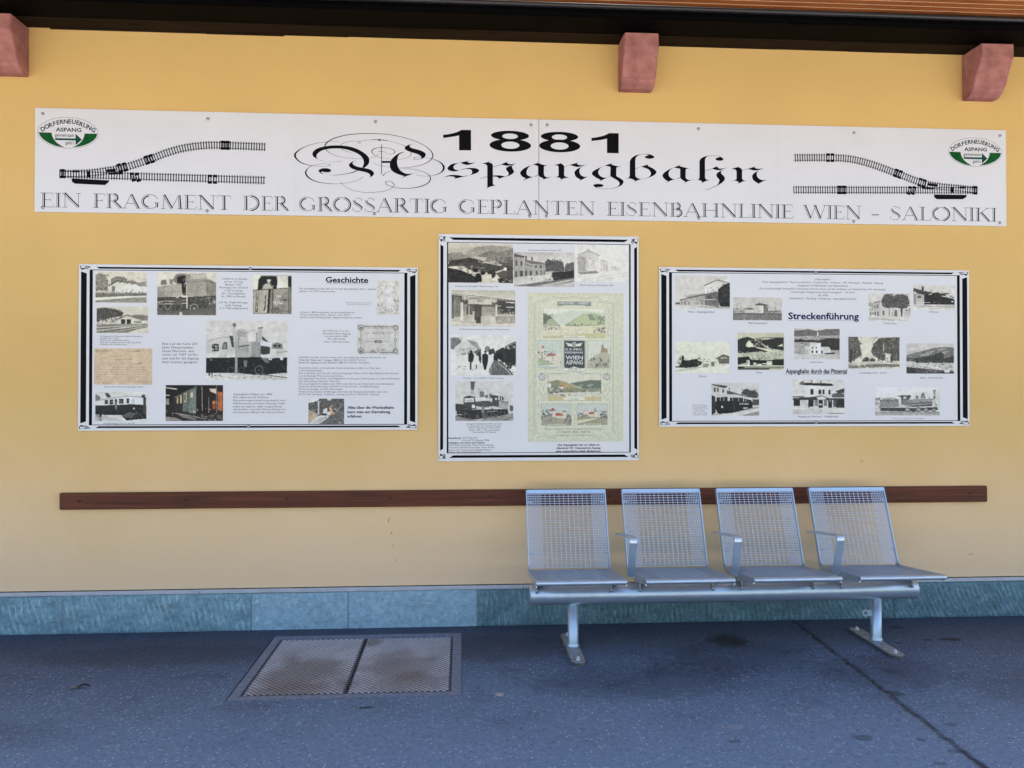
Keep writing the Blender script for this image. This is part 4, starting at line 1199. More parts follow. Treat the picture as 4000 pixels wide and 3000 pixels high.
('R','old photograph of a white station in a wide valley','neutral',8981,4419,3074,2006,165,"""p 205 0,0 100,0 100,6 60,10 30,4 0,6
p 105 0,8 30,2 50,8 70,2 100,0 100,22 0,26
n 221 50 0,6 100,24 6 3 85 130
n 222 60 0,22 100,36 5 3 90 215
p 50 0,38 14,33 24,38 40,36 50,40 74,30 100,32 100,70 64,70 50,44 0,46
n 223 60 0,32 100,60 5 4 30 80
r 220 50.5,10 53,24
l 190 2 0,46 40,47
l 180 2 0,54 36,56
p 222 34,48 58,46 58,84 34,84
r 205 33,46 59,49
r 55 39,60 42,66
r 55 47,60 50,66
r 45 38,72 42,80
r 45 47,72 51,80
p 205 22,58 34,58 34,82 24,80
p 212 58,60 76,60 80,68 80,82 58,84
r 70 59,73 63,81
n 224 30 4,72 36,84 5 3 90 210
p 35 66,80 88,78 90,88 68,88
p 200 0,84 100,84 100,100 0,100
n 225 40 0,84 100,99 6 2.4 110 225"""),
('R','old photograph of a station front with a pedimented porch','neutral',8870,798,3504,2299,212,"""p 40 10,14 24,10 75,12 80,18 70,20 24,17
p 130 14,8 20,4 24,12 12,14
p 222 22,18 76,20 76,50 22,50
r 100 36,3 38,10
r 100 53,4 55,11
r 45 34,28 40,44
r 45 50,30 55,43
r 55 57,29 61,43
r 45 69,30 73,44
r 215 0,30 22,48
p 60 82,34 98,26 100,28 100,40 88,40
p 90 76,42 88,38 100,42 100,52 76,52
r 110 0,48 22,52
p 55 0,54 40,50 56,46 70,54 100,54 100,60 0,60
p 215 46,52 56,48 66,54 60,58 48,58
r 30 2,60 14,76
r 40 30,58 40,78
r 200 16,60 28,80
r 30 50,58 58,82
r 225 52,70 56,74
r 120 42,60 48,76
r 120 60,60 66,76
r 35 68,60 76,84
r 80 78,60 84,80
r 40 84,60 100,82
n 231 26 28,58 100,82 3 5 30 190
r 215 0,82 100,88
p 205 0,86 100,84 100,100 0,100
r 90 70,96 100,98
c 90 53,93 1 1.6
c 90 55,90 1 1.4"""),
('R','old photograph of a station behind leafy trees','neutral',14032,6961,2860,1826,208,"""p 185 12,34 28,28 30,84 12,80
p 95 11,33 28,27 29,30 12,36
r 90 14,44 16,54
r 90 20,42 23,54
r 80 14,66 17,80
r 80 21,66 24,82
r 205 30,52 70,84
r 90 33,62 37,80
r 190 54,56 72,84
r 100 62,60 68,84
p 75 30,28 38,4 52,2 60,10 66,4 82,2 94,10 98,34 92,52 78,56 62,50 44,54 32,46
n 241 130 30,2 98,54 4 5 45 150
n 242 30 0,34 12,80 4 6 50 130
n 243 30 86,50 100,84 4 6 50 140
r 80 48,50 50,84
p 75 76,50 82,50 80,86 77,86
p 205 0,82 100,86 100,100 0,100
l 140 .8 0,92 60,98
l 150 .8 10,90 90,99"""),
('R','old photograph of a low station shaded by a hedge','neutral',17101,7721,2846,1639,205,"""p 55 0,16 22,22 42,28 46,32 30,42 0,34
p 70 0,12 20,20 36,28 20,30 0,26
p 45 44,32 60,28 70,40 64,52 46,48
p 60 64,34 84,30 88,42 70,44
p 205 78,36 86,36 86,50 80,48
r 50 20,6 25,22
r 60 42,18 44,30
r 70 68,24 70,32
p 175 0,30 26,40 26,76 0,78
r 90 10,44 18,54
p 35 26,40 44,38 70,46 96,54 100,60 100,78 26,78
n 251 60 26,40 98,76 4 6 20 70
l 210 .9 4,71 40,71
n 252 16 44,64 90,78 1.6 8 15 170
r 220 92,64 97,68
c 210 4,32 3 5
r 50 3,36 4.5,84
p 205 0,78 30,82 100,80 100,100 0,100
l 110 1 10,90 60,86 100,82
l 110 1 40,98 80,90 100,88
p 170 4,82 40,80 30,86"""),
('R','sepia photograph of a tree lined station yard','sepia',12643,3798,3499,2101,216,"""p 95 0,0 18,0 22,20 24,40 26,56 18,66 10,74 0,80
n 261 90 0,0 26,66 4 5 45 150
p 85 44,44 50,20 60,4 76,2 100,0 100,76 64,74 48,58
n 262 130 46,2 100,66 4 5 45 150
p 60 3,40 8,40 6,86 2,86
p 75 12,36 15,30 12,76 9,80
p 60 60,56 62,56 60,76 58,76
r 60 83,40 86,84
r 210 68,20 69,44
p 225 72,52 82,54 82,78 72,78
p 190 70,50 84,54 84,58 70,54
p 55 26,74 34,62 40,66 40,78 28,78
p 75 40,72 46,66 52,70 52,78 42,78
n 263 40 26,62 100,82 3 5 40 170
n 264 12 52,72 92,82 1.6 7 30 60
p 205 0,84 30,78 60,80 100,80 100,100 0,100
p 120 0,88 20,90 50,84 100,86 100,94 40,96 0,100
n 265 60 0,82 100,99 9 1.4 90 220
l 225 1 20,80 21,99
l 225 1 30,88 38,98"""),
('R','old photograph of terraced hills over a village','neutral',16602,3473,3282,2015,200,"""p 185 0,30 20,22 24,28 0,34
p 120 0,38 30,26 60,14 90,11 100,14 100,62 0,60
p 165 26,40 44,30 60,22 50,36 34,44
p 165 48,46 80,26 90,24 76,40 56,48
p 150 64,18 86,15 80,22 66,24
p 60 10,50 40,44 60,36 72,28 80,36 78,50 100,40 100,64 20,64
n 271 70 14,28 100,62 5 4 40 120
p 90 0,46 12,48 20,60 0,60
n 272 70 8,62 96,80 5 3 30 225
p 215 24,68 40,72 60,76 80,82 70,84 40,76
p 55 0,78 30,82 70,88 100,92 100,100 0,100
p 80 16,84 50,84 80,92 60,98 20,96
n 273 40 0,74 100,98 5 3 20 90
n 274 30 40,78 100,94 5 3 90 225
r 225 80,86 90,96
r 225 8,56 8.8,72
n 275 12 2,3 30,5 2 1.6 110 150
n 276 14 2,8 42,10 2 1.6 110 150"""),
('R','side view photograph of a small tender locomotive','neutral',14455,704,4416,1888,208,"""p 225 0,0 100,0 100,40 0,40
p 135 7,46 36,44 37,70 7,72
p 90 7,46 36,43 36,46 7,49
r 110 20,52 22,56
p 160 10,40 26,36 34,42 12,46
p 130 0,40 8,36 8,46 0,46
n 281 12 0,46 8,80 3 8 70 150
p 75 34,30 54,28 56,32 52,44 50,62 40,62 40,36 36,34
r 200 44,34 48,42
r 120 40,44 50,62
p 125 50,44 92,42 94,60 60,62 50,60
p 160 50,46 90,46 90,50 50,50
p 85 50,58 94,54 96,66 60,70 44,66
r 120 63,30 67,42
p 130 71,26 73,20 76,20 78,40 70,40
r 90 83,36 85,40
p 140 90,12 94,12 93,30 91,30
r 80 89,11 95,14
r 110 90,32 94,40
p 195 89,44 94,44 94,72 88,74
l 180 1 56,52 62,50 70,54
l 205 .9 46,64 92,58
p 60 8,72 40,72 60,74 96,70 98,80 60,86 8,84
n 282 50 8,72 98,84 3 4 30 120
c 70 12,79 3 6
c 70 22,79 3 6
c 70 30,79 3 6
c 60 50,79 5 8
c 150 50,79 3.4 6
c 60 67,79 5 8
c 150 67,79 3.4 6
c 70 79,80 4.4 7
c 150 79,80 3 5
c 70 91,80 4 6.4
c 150 91,80 2.6 4.4
p 160 0,86 100,86 100,100 0,100
l 90 1 0,87 100,88
n 283 26 0,88 100,99 8 1.6 140 200"""),
('C','cream Art Nouveau railway poster with framed landscape views','poster',5708,1223,6196,9579,0,"""C d3d6c2 6.2,2.0 90.6,2.0 91.7,56.1 6.2,56.1
l 150 0.24 6.7,56.1 6.7,8.2 7.8,6.1 19.4,4.7 21.0,3.0 22.6,2.3 38.4,3.4 48.9,2.3 60.5,3.4 74.3,2.3 76.4,5.4 88.0,6.1 89.8,8.2 89.8,56.1
l 150 0.17 8.4,56.1 8.4,8.2 9.9,6.8 19.9,6.1 23.6,3.7 38.4,4.4 48.9,3.4 60.5,4.4 73.2,3.5 75.3,6.4 86.9,7.1 88.2,8.2 88.2,56.1
l 160 0.14 10.4,21.8 14.1,18.4 10.4,14.3 14.6,10.9 10.4,8.8
l 160 0.14 14.1,21.8 10.4,18.4 14.6,14.3 11.0,11.6 13.6,9.2
l 160 0.14 82.7,21.8 86.4,18.4 82.7,14.3 86.4,10.9 83.2,8.8
l 160 0.14 86.4,21.8 82.7,18.4 86.4,14.3 83.8,11.6 85.9,9.2
l 170 0.14 10.7,21.8 10.7,30.1
l 170 0.14 12.3,21.8 12.3,30.1
l 170 0.14 13.9,21.8 13.9,30.1
l 170 0.14 83.0,21.8 83.0,30.1
l 170 0.14 84.5,21.8 84.5,30.1
l 170 0.14 86.1,21.8 86.1,30.1
C 86918f 31.0,5.8 66.1,5.8 66.1,9.0 59.5,9.0 59.5,8.3 36.5,8.3 36.5,9.0 31.0,9.0
T 225 32.1,7.6 64.2,6.3 'WECHSEL · GEBIET'
C dfe2d6 16.0,10.9 80.6,10.9 80.6,30.1 16.0,30.1
C ccd5c6 16.0,12.6 24.7,15.0 37.3,12.9 47.9,11.6 60.5,12.3 80.6,13.3 80.6,21.8 16.0,21.8
C a9b49a 16.0,14.0 19.4,15.0 24.7,16.4 28.9,19.1 33.1,21.8 34.2,22.5 16.0,23.9
C 6f7a6c 16.0,14.0 19.9,15.0 25.7,17.1 19.9,18.4 19.4,20.5 16.0,21.5
C aab996 39.4,21.5 50.0,17.1 57.9,14.3 67.9,13.5 76.4,15.0 80.6,17.1 80.6,21.8 71.1,22.2 50.0,22.5
C b9c6a3 44.7,20.5 52.6,17.1 59.5,14.7 62.7,15.0 65.8,18.1 71.1,18.4 73.2,19.8 71.1,21.5 50.0,21.8
C 8b9684 62.7,14.7 66.3,14.3 71.1,18.4 67.9,18.4 64.2,18.1
n 301 40 38.4,20.8 73.2,22.5 1.79 1.23 85 150
n 302 20 72.2,15.7 80.6,21.2 2.11 1.37 90 150
n 303 30 16.2,14.0 26.8,19.8 1.79 1.03 70 140
C d8d6bd 16.0,22.5 80.6,22.2 80.6,30.1 16.0,30.1
n 304 40 16.8,21.8 33.6,25.3 1.90 1.16 95 170
n 305 70 16.8,24.2 71.1,28.0 2.11 0.55 140 238
n 306 36 69.0,23.2 80.6,26.6 2.32 1.16 70 160
C c5c49c 16.0,29.0 44.7,28.3 80.6,26.6 80.6,30.1 16.0,30.1
n 307 12 18.3,26.0 50.0,28.3 2.11 0.48 150 200
l 120 0.17 16.0,10.9 16.0,30.2 80.6,30.2 80.6,10.9
C dde0d4 36.3,30.7 37.9,28.9 59.0,28.9 60.8,30.7
T 160 43.1,30.2 52.6,29.2 'ASPANG'
C c3d0c8 10.7,32.5 34.4,32.5 34.4,50.6 10.7,50.6
C dcd6c6 10.7,42.4 20.5,42.0 34.2,40.7 34.4,49.2 10.7,49.2
C b27a68 13.7,37.2 15.4,35.0 17.6,37.2
C d9cfbe 13.7,37.2 17.6,37.2 18.1,41.4 12.0,42.4
n 308 40 10.9,39.6 26.8,46.5 2.11 1.51 70 150
C a9b59a 10.9,43.4 22.6,46.5 28.9,48.2 10.9,49.2
C a7685c 20.5,41.0 28.9,41.0 28.9,42.2 20.5,42.4
n 309 30 22.6,42.0 34.4,47.5 1.90 1.03 150 225
l 130 0.17 10.4,32.3 10.4,51.3 13.1,51.8 13.1,50.1 31.8,50.1 31.8,51.8 34.7,51.3 34.7,32.3 10.4,32.3
T 150 16.2,51.5 28.9,50.6 'SEEBENSTEIN'
C d0d6cb 62.7,32.5 85.9,32.5 85.9,50.6 62.7,50.6
C b7b5a2 62.7,45.8 70.0,42.0 76.4,40.3 85.9,40.7 85.9,50.6 62.7,50.6
C a3937c 75.8,40.3 77.2,34.9 78.2,34.2 79.3,35.2 79.5,36.9 83.2,37.6 83.8,40.3
n 310 46 63.2,43.4 85.9,49.9 1.90 2.05 75 160
n 311 20 72.2,46.5 85.9,49.2 1.58 1.03 60 110
l 130 0.17 62.4,32.3 62.4,51.3 65.3,51.8 65.3,50.1 83.2,50.1 83.2,51.8 86.4,51.3 86.4,32.3 62.4,32.3
T 150 67.1,51.5 80.6,50.6 'TÜRKENSTURZ'
C e0e2d5 36.8,31.8 60.3,31.8 60.3,52.7 55.3,53.0 36.8,52.7
C 4c5558 37.6,32.3 59.4,32.3 59.4,50.6 54.7,50.8 48.4,49.6 42.6,50.9 37.6,50.3
C d9dccf 39.4,33.5 46.3,34.5 46.8,35.9 42.1,35.9
C d9dccf 57.4,33.5 50.5,34.5 50.0,35.9 54.7,35.9
c 215 48.2,34.8 2.53 1.64
c 85 48.2,34.8 1.79 1.16
c 205 48.2,34.8 0.84 0.55
T 228 39.4,38.8 57.4,37.4 'K·K·PRIV.'
T 228 39.3,40.8 57.3,39.5 'EISENBAHN'
T 232 39.4,44.8 57.4,42.3 'WIEN'
T 232 39.8,48.1 57.3,45.5 'ASPANG'
l 110 0.21 36.8,31.8 36.8,52.3 41.0,53.0 44.7,50.6 48.9,49.6 53.2,50.6 55.8,53.0 60.3,52.3 60.3,31.8 36.8,31.8
c 120 46.0,51.6 1.48 0.96
c 212 46.0,51.6 1.00 0.65
c 120 50.0,51.6 1.48 0.96
c 212 50.0,51.6 1.00 0.65
C d3d6c2 6.2,52.2 91.7,52.2 90.6,97.4 6.7,97.4
l 140 0.24 6.7,52.2 6.7,88.9 8.1,90.2 6.7,95.0 9.4,97.1 14.6,96.4 17.3,95.4 19.9,97.0 29.4,97.0 29.4,95.9 67.9,95.9 67.9,97.0 78.5,97.0 81.6,95.4 86.9,96.9 90.6,95.0 89.0,90.2 89.8,88.9 89.8,52.2
l 150 0.17 8.4,52.2 8.4,88.5 9.6,90.2 8.6,93.7 11.0,95.0 18.3,93.7 20.5,95.9 27.8,95.9 27.8,95.0 69.5,95.0 69.5,95.9 76.9,95.9 79.5,93.7 86.9,95.0 88.8,93.7 87.5,90.2 88.2,88.5 88.2,52.2
c 120 14.8,56.5 3.80 2.46
c 208 14.8,56.5 3.17 2.05
l 130 0.21 12.0,57.7 14.8,54.6
l 130 0.21 14.8,58.4 14.8,54.6
l 130 0.21 17.6,57.7 14.8,54.6
c 120 82.6,56.3 3.80 2.46
c 208 82.6,56.3 3.17 2.05
l 130 0.21 80.1,57.7 82.6,54.3
l 130 0.21 82.6,58.4 82.6,54.3
l 130 0.21 85.3,57.7 82.6,54.3
l 145 0.21 11.5,60.1 14.6,61.5 12.0,63.9 11.0,65.3 17.3,70.7 18.3,72.1 11.0,72.1 11.5,77.6
l 145 0.21 17.8,61.1 15.7,63.9 18.3,68.7 18.9,71.4
l 145 0.21 86.4,60.1 82.7,61.5 85.3,63.9 86.4,65.3 80.6,70.7 79.5,72.1 85.9,72.1 85.3,77.6
l 145 0.21 79.5,61.5 81.6,63.9 79.0,68.7 79.0,71.4
l 150 0.17 11.5,77.6 11.5,84.8
l 150 0.17 85.6,77.6 85.6,84.8
C d4d4c4 20.7,54.3 76.6,54.3 76.6,72.1 20.7,72.1
C 8d9078 20.7,60.1 29.9,58.6 34.2,59.1 42.6,60.8 50.0,62.9 55.3,64.2 76.6,64.2 76.6,66.6 20.7,67.3
C aaa27a 33.1,59.8 37.3,59.4 42.6,60.8 50.0,62.9 54.2,64.2 34.2,64.2
C 6f7b70 43.7,61.0 50.0,60.1 57.9,59.4 65.8,58.6 76.6,58.9 76.6,64.2 57.4,64.2 50.0,62.5
C 94a092 52.6,62.9 56.9,61.3 58.4,61.5 55.8,63.0
C 94a092 60.5,62.5 65.8,61.1 69.0,61.5 65.8,63.2
C dcd6c4 31.5,64.2 33.1,62.5 36.8,62.5 37.1,64.2
C b0604e 32.3,63.0 33.6,62.1 36.8,62.1 36.9,63.0
n 320 50 21.0,62.5 34.2,65.9 2.43 1.03 75 160
n 321 110 21.0,63.9 76.4,69.4 2.85 0.68 85 238
n 322 40 21.0,65.9 39.4,70.0 2.43 0.96 65 120
C c6bd93 20.7,69.0 34.2,69.4 42.6,70.4 76.6,69.7 76.6,72.1 20.7,72.1
c 226 22.6,62.2 1.79 1.57
l 215 0.34 23.4,63.2 23.4,66.3
l 110 0.21 20.7,54.3 20.7,72.3 76.6,72.3 76.6,54.3 60.5,54.3 57.4,54.6 53.2,53.1 43.7,53.1 39.4,54.8 36.3,54.3 20.7,54.3
C dfe1d4 37.3,70.9 42.1,70.2 55.8,70.2 60.0,70.9 59.5,72.3 37.3,72.3
T 140 44.7,71.9 52.6,70.9 'PITTEN'
C c2cbc4 14.4,74.8 45.2,74.8 45.2,88.9 14.4,88.9
C a5a48e 14.4,82.4 22.6,81.7 29.9,84.1 39.4,84.8 45.2,82.4 45.2,88.9 14.4,88.9
n 330 40 14.6,78.3 26.8,83.4 1.90 1.71 65 130
n 331 60 14.6,82.4 31.0,88.5 2.64 1.03 110 180
n 332 36 37.9,81.7 45.2,88.2 2.32 1.37 90 160
C d9cfbe 25.7,79.3 28.9,79.3 29.2,83.4 25.7,83.4
C a0564c 22.8,79.5 26.0,77.2 29.2,79.3
C d9cfbe 37.9,80.3 40.0,80.3 40.0,84.4 36.3,83.7
C a0564c 36.0,80.0 37.9,78.8 40.5,80.1
C b25f55 28.8,80.8 35.2,81.0 37.9,82.7 28.9,82.7
C ddd4c4 29.2,82.8 37.9,82.8 37.9,84.4 29.2,84.4
n 333 8 29.9,83.1 37.3,83.9 0.53 0.89 90 130
l 120 0.21 14.0,74.7 14.0,89.0 45.2,89.0 45.2,74.7 14.0,74.7
C dde0d4 21.2,88.4 38.9,88.4 38.9,89.7 21.2,89.7
T 110 22.0,89.5 37.9,88.6 'SCHLOSS ASPANG'
C c6cdc6 51.8,74.8 82.7,74.8 82.7,88.5 51.8,88.5
C 9ca086 51.8,83.4 63.2,83.1 73.7,83.7 82.7,82.4 82.7,88.5 51.8,88.5
C d8d0bd 56.3,81.7 59.5,78.3 63.2,79.6 63.7,82.4
l 110 0.21 56.3,81.7 60.5,78.1 63.4,79.6
C b4655a 63.3,80.3 68.5,80.1 69.8,81.5 63.4,81.7
C d9cfbe 63.6,81.7 69.5,81.5 69.5,83.1 63.6,83.2
C 8f9494 68.5,80.1 70.8,76.4 71.1,78.9 73.2,80.1
C d9cfbe 70.0,80.1 73.2,80.1 73.7,83.4 70.0,83.4
n 340 40 52.1,81.0 63.2,83.7 2.11 1.03 70 120
n 341 40 75.8,79.6 82.7,85.8 2.11 1.51 85 150
C d5cfb8 51.8,85.8 71.1,84.1 73.2,84.4 55.3,87.5 51.8,87.8
C a39e8e 73.2,84.4 79.5,84.1 82.7,85.1 82.7,87.8 72.2,87.8
l 120 0.21 51.6,74.7 51.6,88.7 83.2,88.7 83.2,74.7 51.6,74.7
C dde0d4 58.7,88.0 76.4,88.0 76.4,89.6 58.7,89.6
T 110 60.0,89.2 74.5,88.4 'SCHLOSS PITTEN'
l 140 0.17 48.7,74.8 46.6,76.2 49.5,77.9 46.8,80.3 48.9,84.8 48.9,89.2
l 140 0.17 48.7,74.8 50.8,76.2 47.9,77.9 50.8,80.3 48.9,84.8
T 150 17.7,92.0 78.2,90.8 'Druck u. Verlag der Chromolithographischen Kunstanstalt'
T 130 29.9,94.1 65.8,92.9 'von FRIEDR. SPERL, WIEN III.'
n 345 10 29.9,96.1 43.7,96.7 1.37 0.68 150 180
n 346 10 54.2,96.1 67.9,96.7 1.37 0.68 150 180""")]
GLYPHS=[
'25384,3145* 25476,3307 25715,3459 26166,3526* 25980,3464 25808,3340 25782,3220 25848,3114 26034,3064 26167,3067* 25981,2997 25743,2979 25477,3040',
'26114,3061* 26380,3138 26645,3204 26911,3223 27178,3206 27364,3130 27412,3064 27338,2955 27072,2830 26753,2731* 26912,2827 26965,2948 26938,3055 26832,3133 26539,3154* 26327,3097',
'26166,3526* 26378,3592 26618,3637* 26817,3726* 26657,3624* 26737,3559 26910,3541 27203,3595* 27017,3511 26778,3426 26618,3409 26432,3446 26272,3510',
'25134,2540* 25319,2664 25584,2741 25849,2754 26115,2732 26381,2676* 26753,2744* 26647,2702 26275,2615 26062,2558 25837,2505* 25882,2568 25797,2627 25584,2655 25372,2638 25213,2582',
'27377,3424* 27630,3523 27843,3581 28003,3632* 28203,3721* 28016,3611* 28217,3534 28292,3429* 28295,2304* 28327,2184 28488,2142* 28247,2076 27981,1977 27834,1900* 27927,2003 27935,2110* 27932,3341* 27883,3434 27763,3493 27603,3501',
'27446,2548* 27925,2696* 27926,2669* 27446,2527*',
'28298,3308* 28618,3422 28832,3487* 29019,3577 29153,3633* 29286,3708* 29179,3620* 29287,3534 29474,3511 29796,3570* 29582,3480 29367,3423 29153,3405 28992,3434 28859,3466* 28618,3395 28303,3290*',
'29662,3461* 29421,3410 29180,3298 29140,3204 29181,3097 29288,2965 29302,2885 29235,2777 29048,2706* 28887,2757 28620,2779 28304,2765* 28305,2693* 28513,2683 28647,2632 28674,2565* 28594,2510* 28887,2636 29315,2765 29556,2903 29650,3026 29609,3132 29528,3292 29528,3386',
'30845,3509* 30522,3382 30227,3202 30046,2981 30094,2823 30229,2692 30403,2620* 30202,2447* 30524,2595 30900,2731* 30685,2740 30551,2805 30470,2884 30456,3045 30523,3234 30657,3398 30818,3500*',
'30845,3509* 31113,3608* 31342,3766* 31154,3622* 31275,3598 31544,3509 31854,3469* 31652,3444 31593,3402* 31577,3335* 31578,2891* 31627,2798 31735,2720 31897,2704* 32139,2767* 31816,2654 31601,2583 31399,2498* 31547,2582* 31520,2635 31331,2726 31209,2844* 31062,2761 30900,2726* 31062,2793 31201,2871* 31200,3355* 31168,3421 31006,3485',
'32016,3438* 32272,3523 32461,3567 32637,3624* 32785,3789* 32677,3652 32664,3620* 32813,3547 32894,3428* 32890,2902* 32949,2796 33193,2725* 32977,2689 32815,2632 32599,2507* 32680,2602 32652,2656 32517,2713 32180,2728* 32382,2745 32504,2815 32525,2896* 32524,3353* 32489,3447 32380,3498 32246,3504',
'32907,3401* 33110,3499 33272,3543* 33489,3614 33678,3664* 33827,3761* 33705,3645* 33814,3553 34004,3530 34343,3577* 34085,3491 33841,3419 33679,3416 33489,3466 33272,3524* 33110,3483 32908,3379*',
'34261,3500* 34031,3422 33733,3282 33571,3104 33566,2996 33626,2808 33789,2677 33965,2599* 33870,2503* 34033,2587 34304,2740 34548,2844* 34358,2790 34168,2791 33978,2896 33883,3083 33882,3190 33950,3354 34085,3437',
'35538,3546* 35226,3405 34846,3209 34691,3044 34738,2910 34955,2752 35249,2609* 35200,2535* 35391,2612 35662,2752* 35445,2761 35227,2865 35118,3025 35117,3173 35226,3351 35362,3475 35525,3540*',
'35525,3540* 35878,3661* 36091,3759* 35919,3648* 36151,3558 36569,3479* 36370,3454 36293,3398* 36283,2939* 36330,2845 36521,2748 36699,2622 36759,2515 36699,2352 36508,2213 36100,2071 35582,2008 35174,2041 34957,2105 34848,2170 34793,2237 34875,2313 35119,2345 35364,2314 35446,2248 35364,2166 35174,2135 34984,2132* 35174,2054 35582,2026 35991,2069 36345,2183 36494,2348 36453,2496 36317,2615 36071,2746 35907,2851* 35662,2743* 35894,2864* 35906,3418* 35865,3471 35552,3533',
'36837,2696* 37031,2752 37128,2826 37164,2899* 37170,3837* 37271,4032 37514,4217 37854,4320 38147,4350 38512,4321 38732,4229 38786,4158 38708,4079 38464,4036 38245,4075 38166,4146 38232,4219 38415,4259* 38268,4316 38074,4332 37782,4270 37587,4110 37534,3941* 37536,2906* 37590,2823 37736,2746 37955,2709* 37736,2645 37420,2507* 37505,2580 37444,2639 37250,2720 37055,2733',
'37540,3380* 37929,3515 38306,3655* 38404,3741* 38323,3643* 38416,3548 38709,3409 38880,3268 38917,3172 38832,3026 38564,2865 38271,2768 37955,2702* 37979,2721* 38174,2761 38417,2850 38539,2997 38551,3117 38465,3284 38270,3401 37929,3503* 37540,3358*',
'40102,3508* 39735,3357 39442,3158 39320,2987 39357,2855 39491,2701 39682,2589* 39467,2459* 39687,2560 39981,2686 40176,2742* 39980,2758 39809,2876 39730,3019 39735,3164 39833,3334 40077,3501*',
'40077,3508* 40371,3622* 40603,3755* 40415,3623* 40616,3555 41106,3455* 40910,3427 40856,3366* 40850,2895* 40887,2799 41010,2716 41132,2695* 41476,2761* 41157,2671 40912,2582 40662,2476* 40814,2568* 40789,2616 40617,2709 40499,2840* 40348,2777 40176,2737* 40323,2793 40490,2876* 40489,3371* 40444,3430 40077,3496',
'41366,2680* 41626,2728 41744,2808 41770,2872* 41768,3926* 41846,4095 42042,4227 42356,4310 42670,4335 42984,4315 43246,4225 43357,4112 43273,4020 43089,3998 42906,4031 42832,4106 42906,4180 43110,4230* 42984,4297 42774,4316 42460,4300 42277,4245 42160,4114 42134,3984* 42136,2905* 42175,2803 42280,2740 42489,2718* 42280,2689 42097,2609 41862,2484* 41940,2567 41914,2631 41796,2693 41653,2724',
'42135,3321* 42357,3410 42606,3484* 42776,3560 42946,3627* 42990,3680* 42954,3615* 43038,3513 43247,3492 43654,3577* 43378,3481 43195,3400 42985,3378 42802,3406 42619,3467* 42357,3385 42135,3298*',
'43431,3423* 43195,3349 42959,3203 42889,3047 42960,2894 43078,2768 43078,2639 42961,2431 42725,2286 42163,2068* 42202,2058* 42778,2279 43092,2454 43353,2644 43458,2826 43405,2980 43248,3131 43201,3233 43248,3337',
'43746,3416* 43982,3511 44192,3574 44363,3616* 44476,3721* 44376,3603* 44560,3504 44608,3389* 44603,2899* 44640,2809 44746,2734 44943,2712* 44693,2681 44562,2627 44312,2489* 44391,2573 44351,2636 44220,2706 43891,2705* 44114,2748 44214,2801 44238,2879* 44237,3304* 44206,3394 44087,3456 43903,3473',
'44608,3376* 44797,3475 45008,3520* 45218,3581 45403,3649* 45535,3742* 45416,3636* 45535,3548 45719,3526 46063,3563* 45825,3476 45614,3421 45429,3409 45192,3451 45021,3505* 44797,3457 44613,3355*',
'45983,3479* 45693,3396 45403,3223 45293,3066 45285,2963 45351,2783 45510,2657 45681,2570* 45602,2486* 45800,2598 46037,2718 46288,2839* 46090,2789 45931,2794 45747,2868 45615,3020 45588,3175 45641,3331 45772,3424',
'18741,3534* 18481,3463 18012,3427 17596,3472 17232,3597 16972,3737 16894,3920 16997,4134 17334,4326 17957,4458 18607,4490 19259,4419 19782,4244 20201,3988 20411,3753 20451,3542 20386,3328 20152,3098* 19995,3108* 20086,3296 20098,3508 20019,3719 19783,3953 19391,4130 18869,4265 18348,4294 17828,4244 17438,4117 17205,3927 17141,3767 17206,3636 17388,3521 17700,3453 18090,3437 18428,3467*',
'19601,3551* 19367,3467 19185,3305 19198,3173 19368,3030 19682,2930 20100,2845 20388,2758 20506,2641 20494,2548 20441,2486* 20650,2590 20742,2738 20676,2883 20466,3011 20152,3080* 19995,3108 19681,3169 19472,3271 19406,3362 19445,3469',
'19786,2919* 19473,2794 19004,2679 18483,2603 18093,2590 17703,2628 17443,2689 17287,2818 17287,2885 17416,2979 17650,3024 17910,3002 18053,2912 18040,2833 17884,2777 17651,2778 17469,2817* 17456,2756 17599,2653 17911,2603 18223,2603 18744,2661 19213,2762 19656,2916*',
'21195,4605* 21237,4606* 21243,2721* 21201,2720*',
'21241,3557* 21784,3568* 21745,3434* 21241,3435*',
'22729,4185* 22413,4112 22098,3920 21836,3649 21745,3408 21759,3169 21891,2932 22207,2752 22654,2614* 22431,2451* 22733,2603* 23049,2715 23510,2902* 23260,2799 22944,2766 22680,2801 22416,2969 22258,3205 22199,3470 22217,3709 22308,3951 22492,4087',
'23320,4690* 23070,4663 22780,4546 22675,4410 22755,4279 23045,4165 23440,4053 23678,3925 23731,3820 23679,3717* 23890,3809 24008,3985 23968,4117 23730,4259 23360,4358 23070,4445 22991,4550 23070,4645']
